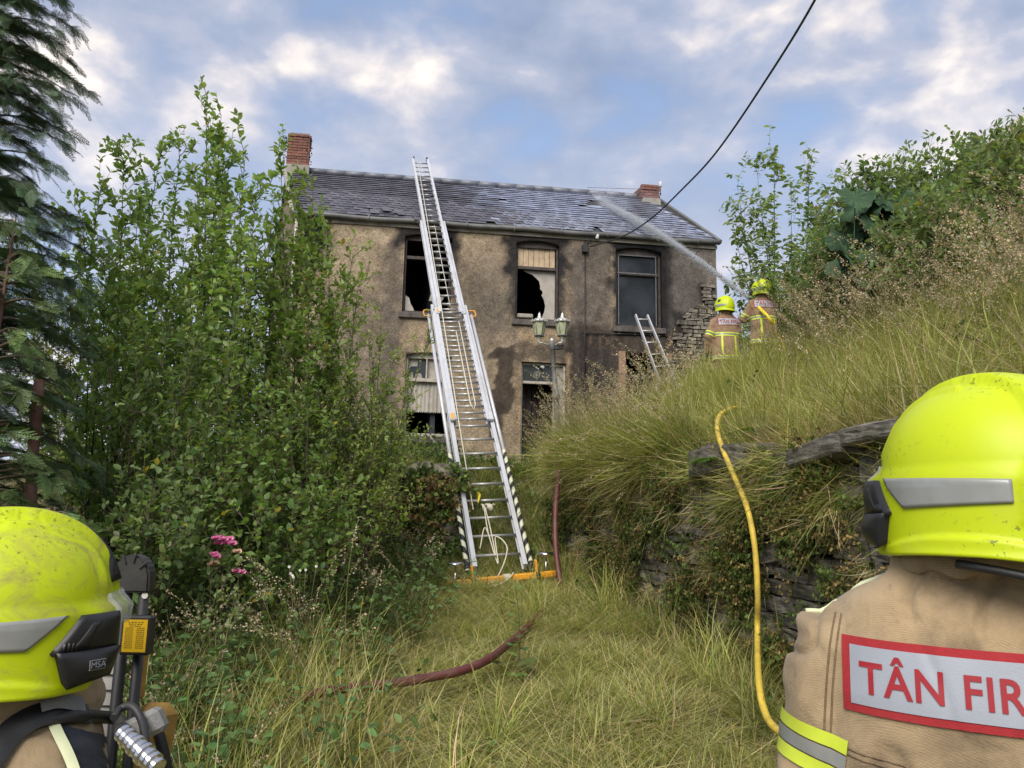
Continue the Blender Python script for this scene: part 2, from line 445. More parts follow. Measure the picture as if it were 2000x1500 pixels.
def blob(s, z, s0, s1, z0, z1, soft, wob=0.12, seed=0):
    """soft box with a wandering edge"""
    n1 = vnoise(s, z, 0.22, seed) * wob + vnoise(s, z, 0.08, seed + 5) * wob * 0.35
    dx = np.maximum(s0 - s, s - s1); dz = np.maximum(z0 - z, z - z1)
    d = np.maximum(dx, dz) + n1
    return 1 - np.clip(d / soft + 0.5, 0, 1)
def fbox(x0, x1, y0, y1):
    a = fac(x0, (y0 + y1) / 2)[0]; b = fac(x1, (y0 + y1) / 2)[0]; xm = (x0 + x1) / 2
    return a, b, fac(xm, y1)[1], fac(xm, y0)[1]
def wall_colour(s, z):
    s = np.asarray(s, float); z = np.asarray(z, float)
    base = np.array([0.325, 0.255, 0.175]); grime = np.array([0.115, 0.096, 0.082]); soot = np.array([0.018, 0.017, 0.019]); wetb = np.array([0.055, 0.042, 0.034])
    C = np.broadcast_to(base, s.shape + (3,)).copy()
    def put(m, c, k=1.0):
        nonlocal C
        m = (np.clip(m, 0, 1) * k)[..., None]; C = C * (1 - m) + np.array(c) * m
    t = (s - S0) / (S1 - S0)
    put(sstep(t, 0.55, 0.85), [0.15, 0.13, 0.11], 0.8)            # the right of the front is greyer
    put(blob(s, z, *fbox(600, 790, 560, 900), 0.9, 0.3, 1), grime, 0.6)
    put(blob(s, z, *fbox(735, 786, 470, 900), 0.35, 0.16, 2), grime, 0.75)
    put(blob(s, z, *fbox(895, 1000, 500, 660), 0.7, 0.25, 3), grime, 0.6)
    put(blob(s, z, *fbox(930, 1010, 560, 650), 0.6, 0.2, 12), [0.12, 0.105, 0.085], 0.6)
    put(blob(s, z, *fbox(1098, 1200, 470, 800), 0.5, 0.18, 4), grime, 0.9)
    put(blob(s, z, *fbox(1280, 1400, 470, 800), 0.7, 0.2, 5), [0.095, 0.088, 0.082], 0.8)
    # damp, dark lower wall
    put(blob(s, z, *fbox(1104, 1400, 640, 980), 0.12, 0.10, 6), wetb, 0.92)
    put(blob(s, z, *fbox(957, 1003, 684, 700), 0.03, 0.09, 7), wetb, 0.9)
    put(blob(s, z, *fbox(968, 1003, 676, 806), 0.03, 0.07, 17), wetb, 0.9)
    put(blob(s, z, *fbox(955, 982, 760, 860), 0.05, 0.05, 8), wetb, 0.9)
    put(blob(s, z, *fbox(1005, 1108, 668, 708), 0.16, 0.08, 9), wetb, 0.75)
    put(blob(s, z, *fbox(1106, 1200, 650, 900), 0.10, 0.05, 10), soot, 0.55)
    # soot licks round the windows
    put(blob(s, z, *fbox(770, 897, 436, 486), 0.20, 0.12, 11), soot, 0.95)
    put(blob(s, z, *fbox(880, 893, 440, 585), 0.10, 0.06, 13), soot, 0.85)
    put(blob(s, z, *fbox(986, 1110, 446, 540), 0.20, 0.13, 14), soot, 0.95)
    put(blob(s, z, *fbox(996, 1103, 500, 630), 0.18, 0.08, 15), soot, 0.88)
    put(blob(s, z, *fbox(1192, 1306, 460, 580), 0.2, 0.11, 16), soot, 0.95)
    put(blob(s, z, *fbox(1200, 1304, 540, 645), 0.12, 0.07, 17), soot, 0.85)
    put(blob(s, z, *fbox(1204, 1300, 640, 660), 0.12, 0.05, 19), soot, 0.6)
    put(blob(s, z, *fbox(1286, 1312, 478, 640), 0.12, 0.06, 35), soot, 0.8)
    put(blob(s, z, *fbox(1196, 1300, 456, 490), 0.10, 0.05, 36), soot, 0.9)
    put(blob(s, z, *fbox(1316, 1400, 610, 800), 0.10, 0.05, 37), [0.03, 0.027, 0.024], 0.9)
    put(blob(s, z, *fbox(1366, 1392, 552, 620), 0.06, 0.04, 38), [0.03, 0.027, 0.024], 0.9)
    # pale washed edges and drips
    put(blob(s, z, *fbox(1194, 1199, 500, 640), 0.06, 0.05, 20), [0.28, 0.22, 0.15], 0.7)
    put(blob(s, z, *fbox(1106, 1110, 530, 650), 0.10, 0.05, 21), [0.30, 0.23, 0.15], 0.65)
    put(blob(s, z, *fbox(1005, 1016, 712, 860), 0.06, 0.02, 22), [0.28, 0.20, 0.125], 0.8)
    put(blob(s, z, *fbox(1106, 1114, 690, 830), 0.06, 0.02, 23), [0.28, 0.20, 0.125], 0.8)
    for k, x in enumerate((1152, 1160, 1172, 1184, 1195)):
        put(blob(s, z, *fbox(x, x + 2.0, 655, 672 + 6 * (k % 3)), 0.035, 0.012, 24 + k), [0.19, 0.12, 0.07], 0.6)
    put(blob(s, z, *fbox(780, 788, 630, 850), 0.08, 0.02, 30), [0.30, 0.22, 0.15], 0.6)
    put(blob(s, z, *fbox(798, 860, 632, 676), 0.15, 0.06, 31), [0.29, 0.22, 0.14], 0.6)
    put(blob(s, z, *fbox(1010, 1092, 645, 668), 0.15, 0.06, 32), [0.29, 0.21, 0.13], 0.7)
    # run-down streaks under the eaves
    st = np.sin(s * 23) * 0.5 + np.sin(s * 9.1 + 1) * 0.5
    put(np.clip(st, 0, 1) * np.clip((ZE - z) / 1.5, 0, 1), grime, 0.25)
    n = vnoise(s, z, 0.5, 40) * 0.5 + vnoise(s, z, 0.17, 41) * 0.35
    C = C * (1 + 0.22 * n[..., None])
    return C

def mat_wall():
    m, t, b = new_mat('pebbledash')
    at = t.nodes.new('ShaderNodeAttribute'); at.attribute_name = 'col'
    co = worldco(t)
    n = ntex(t, co, 45, 3, 0.7); n2 = ntex(t, co, 5, 6, 0.6); n3 = ntex(t, co, 16, 4, 0.7)
    k = mth(t, 'MULTIPLY', ramp(t, n, [(0.3, 0.5), (0.5, 1.0), (0.7, 1.6)]), ramp(t, n2, [(0.3, 0.72), (0.7, 1.25)]))
    k = mth(t, 'MULTIPLY', k, ramp(t, n3, [(0.3, 0.7), (0.7, 1.3)]))
    vm = t.nodes.new('ShaderNodeVectorMath'); vm.operation = 'SCALE'
    t.links.new(at.outputs['Color'], vm.inputs[0]); t.links.new(k, vm.inputs['Scale'])
    t.links.new(vm.outputs[0], b.inputs['Base Color']); b.inputs['Roughness'].default_value = 0.9
    b.inputs['Specular IOR Level'].default_value = 0.25
    vor = t.nodes.new('ShaderNodeTexVoronoi'); vor.inputs['Scale'].default_value = 55; t.links.new(co, vor.inputs['Vector'])
    bump(t, b, vor.outputs['Distance'], 0.7, 0.01)
    return m
M['wall'] = mat_wall()

def arch_z(o, s):
    c = (o['s0'] + o['s1']) / 2; h = (o['s1'] - o['s0']) / 2
    return o['zs'] + o['arch'] * (1 - ((s - c) / h) ** 2)
def front_wall():
    STEP = 0.055
    ss = set(np.round(np.arange(S0, S1, STEP), 4)) | {round(S1, 4)}
    zs = set(np.round(np.arange(ZB - 0.3, ZE, STEP), 4)) | {round(ZE, 4)}
    for o in OPS:
        ss |= {round(o['s0'], 4), round(o['s1'], 4)}; zs |= {round(o['z0'], 4), round(o['z1'], 4)}
        for k in ('s0', 's1', 'z0', 'z1'): o[k] = round(o[k], 4)
    # plaster line: exposed stone area boundary handled by the stones standing proud
    ss = np.array(sorted(ss)); zs = np.array(sorted(zs))
    SS, ZZ = np.meshgrid(ss, zs)
    cols = wall_colour(SS, ZZ).reshape(-1, 3)
    v = (np.array(F0)[None] + SS.reshape(-1, 1) * np.array(U)[None] + ZZ.reshape(-1, 1) * np.array([[0, 0, 1.0]]))
    # slightly uneven wall
    v = v + (0.012 * vnoise(SS, ZZ, 1.1, 9).reshape(-1, 1)) * np.array(NB)[None]
    ns = len(ss); q = []
    for j in range(len(zs) - 1):
        zc = (zs[j] + zs[j + 1]) / 2
        for i in range(ns - 1):
            sc = (ss[i] + ss[i + 1]) / 2
            if any(o['s0'] < sc < o['s1'] and o['z0'] < zc < o['z1'] for o in OPS): continue
            a = j * ns + i; q.append((a, a + 1, a + ns + 1, a + ns))
    vv = [tuple(x) for x in v]; cc = [tuple(c) for c in cols]
    DEP = 0.22
    def add(p, c): vv.append(tuple(p)); cc.append(tuple(c)); return len(vv) - 1
    for o in OPS:
        if o['arch'] > 0:   # infill between the arch and the square head of the grid
            n = 12; prev = None
            for k in range(n + 1):
                s = o['s0'] + (o['s1'] - o['s0']) * k / n
                c = wall_colour(np.array([s]), np.array([o['z1']]))[0]
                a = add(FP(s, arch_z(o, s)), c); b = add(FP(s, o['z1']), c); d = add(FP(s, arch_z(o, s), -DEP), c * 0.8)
                if prev:
                    q.append((prev[0], a, b, prev[1])); q.append((prev[2], d, a, prev[0]))
                prev = (a, b, d)
        zt = o['zs']
        for s in (o['s0'], o['s1']):   # reveals
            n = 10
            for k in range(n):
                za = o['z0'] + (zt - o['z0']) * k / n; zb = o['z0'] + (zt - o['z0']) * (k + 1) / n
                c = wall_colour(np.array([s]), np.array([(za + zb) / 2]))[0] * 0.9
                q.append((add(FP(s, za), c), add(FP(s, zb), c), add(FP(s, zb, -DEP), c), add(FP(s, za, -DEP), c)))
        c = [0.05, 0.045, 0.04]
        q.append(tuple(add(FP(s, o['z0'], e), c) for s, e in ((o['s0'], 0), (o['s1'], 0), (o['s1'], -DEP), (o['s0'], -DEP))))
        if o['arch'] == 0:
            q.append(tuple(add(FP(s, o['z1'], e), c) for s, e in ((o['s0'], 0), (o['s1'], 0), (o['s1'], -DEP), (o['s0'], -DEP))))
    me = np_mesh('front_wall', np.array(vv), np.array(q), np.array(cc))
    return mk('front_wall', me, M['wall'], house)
front = front_wall()

# side, back walls and a dark interior
def quad_mesh(quads, name, colour=(0.2, 0.16, 0.12)):
    v = []; q = []
    for f in quads:
        q.append(tuple(range(len(v), len(v) + 4))); v += [tuple(p) for p in f]
    return np_mesh(name, np.array(v), np.array(q), np.tile(np.array(colour), (len(v), 1)))
A, B = FP(S0, 0), FP(S1, 0)
def zz_(p, z): return V((p.x, p.y, z))
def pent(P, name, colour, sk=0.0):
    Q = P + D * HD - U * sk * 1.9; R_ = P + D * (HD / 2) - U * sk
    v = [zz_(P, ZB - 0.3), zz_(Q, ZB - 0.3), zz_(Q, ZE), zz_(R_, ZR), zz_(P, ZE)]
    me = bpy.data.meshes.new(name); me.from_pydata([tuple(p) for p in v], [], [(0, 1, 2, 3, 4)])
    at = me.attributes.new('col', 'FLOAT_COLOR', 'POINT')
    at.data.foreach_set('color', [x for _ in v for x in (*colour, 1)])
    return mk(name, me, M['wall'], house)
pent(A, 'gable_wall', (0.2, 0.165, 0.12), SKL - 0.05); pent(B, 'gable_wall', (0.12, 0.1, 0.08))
mk('back_wall', quad_mesh([[zz_(A + D * HD, ZB - 0.3), zz_(B + D * HD, ZB - 0.3), zz_(B + D * HD, ZE), zz_(A + D * HD, ZE)]], 'back_wall'), M['wall'], house)
# interior: floor slabs, a cross wall and ceiling, all charred
ZF = (W4['z1'] + W1['z0']) / 2
bm = bmesh.new()
def slab(z, t=0.08):
    c = (FP(S0, z) + FP(S1, z)) / 2 + D * (HD / 2)
    box(bm, c, U * ((S1 - S0) / 2 - 0.05), D * (HD / 2 - 0.28), V((0, 0, t)))
slab(ZF); slab(ZE - 0.12); slab(ZB + 0.05)
c = (FP(S0, 0) + FP(S1, 0)) / 2 + D * 3.4 + V((0, 0, (ZB + ZE) / 2))
box(bm, c, U * ((S1 - S0) / 2 - 0.05), D * 0.05, V((0, 0, (ZE - ZB) / 2 - 0.1)))
for f in (0.33, 0.68):
    c = FP(S0 + (S1 - S0) * f, 0) + D * 1.8 + V((0, 0, (ZB + ZE) / 2))
    box(bm, c, U * 0.05, D * 1.5, V((0, 0, (ZE - ZB) / 2 - 0.1)))
mk('charred_interior', bm_mesh(bm), M['interior'], house)

# ---- windows
def bar(bm, s0, s1, z0, z1, d0, d1, bev=0.006):
    c = FP((s0 + s1) / 2, (z0 + z1) / 2, -(d0 + d1) / 2)
    box(bm, c, U * ((s1 - s0) / 2), NB * ((d1 - d0) / 2), V((0, 0, (z1 - z0) / 2)), bev)
def window(o, mat, transom, fw=0.055, dep=(0.10, 0.17), sill=True, sill_h=0.13, light_mat=None, over=0.07):
    s0, s1, z0, z1, zs = o['s0'], o['s1'], o['z0'], o['z1'], o['zs']
    bm = bmesh.new()
    bar(bm, s0 + 0.003, s0 + fw, z0 + 0.002, zs + o['arch'] * 0.4, *dep)
    bar(bm, s1 - fw, s1 - 0.003, z0 + 0.002, zs + o['arch'] * 0.4, *dep)
    bar(bm, s0 + fw, s1 - fw, z0 + 0.002, z0 + fw * 1.2, *dep)
    # head follows the arch
    n = 8
    for k in range(n):
        a = s0 + 0.003 + (s1 - s0 - 0.006) * k / n; b = s0 + 0.003 + (s1 - s0 - 0.006) * (k + 1) / n
        za = arch_z(o, a) if o['arch'] else z1; zb = arch_z(o, b) if o['arch'] else z1
        vs = []
        for d in dep:
            vs += [bm.verts.new(FP(a, zs - fw, -d)), bm.verts.new(FP(b, zs - fw, -d)), bm.verts.new(FP(b, zb - 0.003, -d)), bm.verts.new(FP(a, za - 0.003, -d))]
        bm.faces.new(vs[0:4]); bm.faces.new(vs[7:3:-1]); bm.faces.new((vs[0], vs[4], vs[5], vs[1]))
    fr = mk('window_frame', bm_mesh(bm), mat, house)
    zt = z0 + (zs - z0) * transom
    bm = bmesh.new(); bar(bm, s0 + fw, s1 - fw, zt - 0.04, zt + 0.035, dep[0] - 0.012, dep[1]); 
    mk('transom', bm_mesh(bm), mat, fr)
    if sill:
        bm = bmesh.new()
        bar(bm, s0 - over, s1 + over, z0 - sill_h, z0 - 0.002, -0.07, 0.215, 0.012)
        mk('sill', bm_mesh(bm), M['sill'], fr)
    return fr, zt
f1, z1t = window(W1, M['soot_timber'], 0.74)
f2, z2t = window(W2, M['soot_timber'], 0.70)
f3, z3t = window(W3, M['soot_timber'], 0.72)
f4, z4t = window(W4, M['cream_paint'], 0.70, sill_h=0.15)
f5, z5t = window(W5, M['soot_timber'], 0.70)
def pane(o, fr, a, b, za, zb, mat, name='pane', d=0.14, shape=None, label=None, wav=0.0):
    """flat or pleated sheet in window o from fractions a..b of its width, heights za..zb; shape: list of (fx, fz)"""
    s0, s1 = o['s0'], o['s1']; W = s1 - s0
    if shape:
        bm = bmesh.new()
        vs = [bm.verts.new(FP(s0 + W * fx, za + (zb - za) * fz, -d)) for fx, fz in shape]
        f = bm.faces.new(vs); r = bmesh.ops.extrude_face_region(bm, geom=[f])
        for v_ in [g for g in r['geom'] if isinstance(g, bmesh.types.BMVert)]: v_.co -= NB * 0.006
        me = bm_mesh(bm)
    else:
        n = 60 if wav else 1; v = []; q = []
        for i in range(n + 1):
            fx = a + (b - a) * i / n; off = wav * (math.sin(i * 1.05) + 0.5 * math.sin(i * 0.63 + 1))
            jag = 0.02 * math.sin(i * 2.3) * (1 if wav else 0)
            v += [FP(s0 + W * fx, za + jag, -d + off), FP(s0 + W * fx, zb, -d + off * 0.6)]
            if i: k = 2 * i; q.append((k - 2, k, k + 1, k - 1))
        me = np_mesh(name, np.array([tuple(x) for x in v]), np.array(q))
    o_ = mk(name, me, mat, fr)
    if label: o_['label'] = label
    return o_
H2 = W2['z1'] - W2['z0']
# upper middle window: scorched boards behind the top light, pale torn blind below
W_ = W2['s1'] - W2['s0']
for k in range(7):
    pane(W2, f2, 0.07 + k * 0.123, 0.07 + k * 0.123 + 0.115, z2t + 0.035, W2['zs'] - 0.05, M['boards'], 'board', d=0.155 + 0.004 * (k % 3))
pane(W2, f2, 0, 1, W2['z0'] + 0.05, z2t - 0.04, M['curtain'], 'torn_blind', d=0.19, shape=[
    (0.94, 0.0), (0.94, 1.0), (0.20, 1.0), (0.30, 0.955), (0.40, 0.93), (0.50, 0.86), (0.57, 0.80), (0.60, 0.70), (0.595, 0.64), (0.65, 0.60), (0.66, 0.55), (0.63, 0.52), (0.69, 0.42), (0.72, 0.30), (0.70, 0.18), (0.645, 0.06), (0.63, 0.0)], label='pale smoke stained blind burnt away along its left edge')
bm = bmesh.new(); bar(bm, W2['s0'] + 0.06, W2['s0'] + 0.42, W2['z0'] + 0.06, W2['z0'] + 0.16, 0.05, 0.17, 0.02); mk('melted_box', bm_mesh(bm), M['render_grey'], f2)
# upper right window: thin pale sash, smoky glass
bm = bmesh.new()
for a, b, c_, d_ in ((0.07, 0.90, W3['zs'] - 0.075, W3['zs'] - 0.055), (0.07, 0.09, W3['z0'] + 0.08, W3['zs'] - 0.055), (0.885, 0.905, W3['z0'] + 0.08, W3['zs'] - 0.055)):
    bar(bm, W3['s0'] + (W3['s1'] - W3['s0']) * a, W3['s0'] + (W3['s1'] - W3['s0']) * b, c_, d_, 0.088, 0.099, 0.0)
bar(bm, W3['s0'] + 0.06, W3['s1'] - 0.08, z3t - 0.008, z3t + 0.012, 0.075, 0.087, 0.0)
M['sash_grey'] = mat_plain('ash_grey_sash', (0.13, 0.14, 0.15), 0.6, 0, 0.3, 12)
mk('sash_trim', bm_mesh(bm), M['sash_grey'], f3)
m_, t_, b_ = new_mat('smoky_glass'); b_.inputs['Roughness'].default_value = 0.35; b_.inputs['Alpha'].default_value = 0.6
t_.links.new(ramp(t_, ntex(t_, worldco(t_), 1.8, 5, 0.6), [(0.35, (0.02, 0.025, 0.03)), (0.7, (0.075, 0.085, 0.1))]), b_.inputs['Base Color'])
M['smoky'] = m_
pane(W3, f3, 0.06, 0.94, W3['z0'] + 0.06, W3['zs'] - 0.05, M['smoky'], 'smoked_pane', d=0.15)
# upper left window: glass left only in the bottom corner
pane(W1, f1, 0, 1, W1['z0'] + 0.06, z1t, M['curtain'], 'melted_scrap', d=0.15, shape=[(0.06, 0), (0.26, 0), (0.22, 0.08), (0.17, 0.15), (0.14, 0.25), (0.06, 0.30)])
pane(W1, f1, 0, 1, W1['z0'] + 0.06, z1t, M['curtain'], 'melted_scrap', d=0.15, shape=[(0.55, 0.22), (0.80, 0.20), (0.86, 0.28), (0.78, 0.36), (0.66, 0.40), (0.58, 0.33)])
# lower left window: cream frame, horse picture light, net curtain
WS, WE = W4['s0'], W4['s1']; WW = WE - WS
pane(W4, f4, 0.06, 0.42, z4t + 0.035, W4['zs'] - 0.05, M['cream_paint'], 'backing_card', d=0.19)
pane(W4, f4, 0.44, 0.94, z4t + 0.035, W4['zs'] - 0.05, M['curtain'], 'backing_card', d=0.175)
zl, zh = z4t + 0.035, W4['zs'] - 0.05
pane(W4, f4, 0, 1, zl, zh, M['interior'], 'dark_cutout', d=0.16, shape=[(0.08, 0.0), (0.11, 0.0), (0.12, 0.32), (0.16, 0.34), (0.17, 0.0), (0.20, 0.0), (0.21, 0.30), (0.33, 0.34), (0.37, 0.08), (0.42, 0.0), (0.45, 0.0), (0.44, 0.98), (0.27, 0.96), (0.26, 0.62), (0.12, 0.60), (0.08, 0.45)], label='dark shape like a standing animal in the top light')
bm = bmesh.new(); bar(bm, WS + WW * 0.445, WS + WW * 0.475, z4t + 0.036, W4['zs'] - 0.056, 0.098, 0.165, 0.0)
mk('glazing_bar', bm_mesh(bm), M['cream_paint'], f4)
pane(W4, f4, 0.05, 0.95, z4t - 0.04 - (z4t - W4['z0']) * 0.53, z4t - 0.045, M['curtain'], 'net_curtain', d=0.185, wav=0.012)
# lower right window reveals: pinkish boards either side, mostly behind grass
M['pinkish'] = mat_plain('raw_patched_render', (0.30, 0.19, 0.13), 0.9, 0, 0.2, 9, 0.5, 60)
bm = bmesh.new()
bar(bm, W5['s0'] - 0.16, W5['s0'] - 0.002, W5['z0'] - 0.5, W5['z1'] + 0.02, -0.022, -0.002, 0.003)
bar(bm, W5['s1'] + 0.002, W5['s1'] + 0.14, W5['z0'] - 0.5, W5['z1'] + 0.02, -0.022, -0.002, 0.003)
mk('window_surround', bm_mesh(bm), M['pinkish'], house)

# ---- door
bm = bmesh.new()
s0, s1, z0, z1 = DR['s0'], DR['s1'], DR['z0'], DR['z1']
zT = fac(1050, 746)[1]; sd1 = fac(1082, 760)[0]
bar(bm, s0 + 0.003, s0 + 0.045, z0, z1 - 0.06, 0.10, 0.17); bar(bm, sd1, sd1 + 0.10, z0, z1 - 0.06, 0.12, 0.17)
bar(bm, s0 + 0.003, s1 - 0.003, z1 - 0.06, z1 - 0.003, 0.09, 0.17); bar(bm, s0 + 0.045, sd1, zT - 0.03, zT + 0.03, 0.09, 0.17)
bar(bm, s1 - 0.05, s1 - 0.003, z0, z1 - 0.06, 0.05, 0.17)
dfr = mk('door_frame', bm_mesh(bm), M['cream_paint'], house)
bm = bmesh.new(); bar(bm, sd1 + 0.10, s1 - 0.05, z0, z1 - 0.06, 0.14, 0.16, 0)
mk('side_panel', bm_mesh(bm), M['render_grey'], dfr)
bm = bmesh.new(); bar(bm, s0 + 0.046, sd1 - 0.001, zT + 0.031, z1 - 0.061, 0.12, 0.14, 0)
M['dark_panel'] = mat_plain('dark_green_panel', (0.03, 0.035, 0.035), 0.35, 0, 0.2, 8)
mk('fanlight_panel', bm_mesh(bm), M['dark_panel'], dfr)
# round emblem on the fanlight
bm = bmesh.new()
cs, cz = fac(1050, 730); rr = 0.075
def ring2(bm, cs, cz, r0, r1, n=28, d=-0.115, a0=0, a1=2 * math.pi):
    prev = None
    for k in range(n + 1):
        a = a0 + (a1 - a0) * k / n
        p = [bm.verts.new(FP(cs + r * math.cos(a), cz + r * math.sin(a), e)) for r in (r0, r1) for e in (d, d - 0.004)]
        if prev:
            bm.faces.new((prev[0], p[0], p[2], prev[2])); bm.faces.new((prev[2], p[2], p[3], prev[3])); bm.faces.new((prev[1], p[1], p[0], prev[0]))
        prev = p
ring2(bm, cs, cz, rr * 0.80, rr)
for (x, y, r) in ((0.0, 0.42, 0.16), (-0.38, -0.05, 0.2), (0.36, -0.1, 0.2), (0.0, -0.35, 0.2), (-0.3, 0.35, 0.12), (0.34, 0.34, 0.12)):
    ring2(bm, cs + x * rr, cz + y * rr, 0.0001, r * rr, 8)
box(bm, FP(cs, cz, -0.116), U * 0.006, NB * 0.002, V((0, 0, rr * 0.75))); box(bm, FP(cs, cz - 0.012, -0.1165), U * rr * 0.7, NB * 0.002, V((0, 0, 0.005)))
mk('round_emblem', bm_mesh(bm), M['render_grey'], dfr)
for x, y in ((1020.5, 718.5), (1020.5, 741)):
    bm = bmesh.new(); a, b = fac(x, y); vs_ = [bm.verts.new(FP(a + u_ * 0.014, b + w_ * 0.014, -0.117)) for u_, w_ in ((-1, -1), (1, -1), (1, -.4), (-.4, -.4), (-.4, 1), (-1, 1))]
    bm.faces.new(vs_); mk('corner_clip', bm_mesh(bm), M['white'], dfr)
bm = bmesh.new(); a, b = fac(1057, 716); tube(bm, [FP(a, b, -0.1), FP(a + 0.02, b - 0.01, 0.02), FP(a + 0.035, b - 0.02, 0.06)], [0.02, 0.025, 0.03], 10)
mk('door_lamp', bm_mesh(bm), M['white'], dfr)
# charred door leaf standing ajar inside, vertical planks
for k in range(5):
    bm = bmesh.new(); x = s0 + 0.12 + 0.14 * k
    c = FP(x, (z0 + zT) / 2, -0.45 - 0.08 * k); box(bm, c, (U * 0.062 - NB * 0.03), NB * 0.012, V((0, 0, (zT - z0) / 2)), 0.006)
    mk('door_plank', bm_mesh(bm), M['soot_timber'], dfr)

# ---- roof
OV = 0.07      # eaves overhang
EA, EB = FP(S0 - 0.05, ZE + 0.02, OV), FP(S1 + 0.05, ZE + 0.02, OV)
RA, RB = A + D * (HD / 2) - U * SKL, B + D * (HD / 2) + U * 0.05
RA.z = RB.z = ZR
EA.z = EB.z = ZE - 0.0
upE = (RA - EA); roofn = (EB - EA).cross(upE).normalized()
BA_, BB_ = A + D * (HD + 0.1) - U * SKL * 1.9, B + D * (HD + 0.1) + U * 0.05; BA_.z = BB_.z = ZE - 0.05
def slabmesh(pts, n, t=0.03):
    me = bmesh.new(); a = [me.verts.new(p) for p in pts]; b = [me.verts.new(p - n * t) for p in pts]
    me.faces.new(a); me.faces.new(b[::-1])
    for i in range(len(pts)): me.faces.new((a[i], b[i], b[(i + 1) % len(pts)], a[(i + 1) % len(pts)]))
    return bm_mesh(me)
M['underlay'] = mat_plain('roof_underlay', (0.03, 0.03, 0.033), 0.8)
roof = mk('roof', slabmesh([EA, EB, RB, RA], roofn), M['underlay'], house)
backn = (BB_ - RB).cross(RA - RB).normalized()
if backn.z < 0: backn = -backn
mk('back_roof', slabmesh([RA - V((0, 0, .003)), RB - V((0, 0, .003)), BB_, BA_], backn), M['underlay'], house)
def mat_slate_many():
    m, t, b = new_mat('roof_slates')
    at = t.nodes.new('ShaderNodeAttribute'); at.attribute_name = 'col'
    co = worldco(t)
    k = mth(t, 'MULTIPLY', ramp(t, ntex(t, co, 4, 5, 0.6), [(0.3, 0.6), (0.7, 1.5)]), ramp(t, ntex(t, co, 30, 4, 0.7), [(0.3, 0.7), (0.7, 1.35)]))
    vm = t.nodes.new('ShaderNodeVectorMath'); vm.operation = 'SCALE'
    t.links.new(at.outputs['Color'], vm.inputs[0]); t.links.new(k, vm.inputs['Scale'])
    t.links.new(vm.outputs[0], b.inputs['Base Color'])
    sx = t.nodes.new('ShaderNodeSeparateColor'); t.links.new(at.outputs['Color'], sx.inputs[0])
    t.links.new(ramp(t, sx.outputs[0], [(0.10, 0.5), (0.2, 0.25)]), b.inputs['Roughness'])
    bump(t, b, ntex(t, co, 30, 5, 0.6), 0.35, 0.01)
    return m
M['slate_many'] = mat_slate_many()
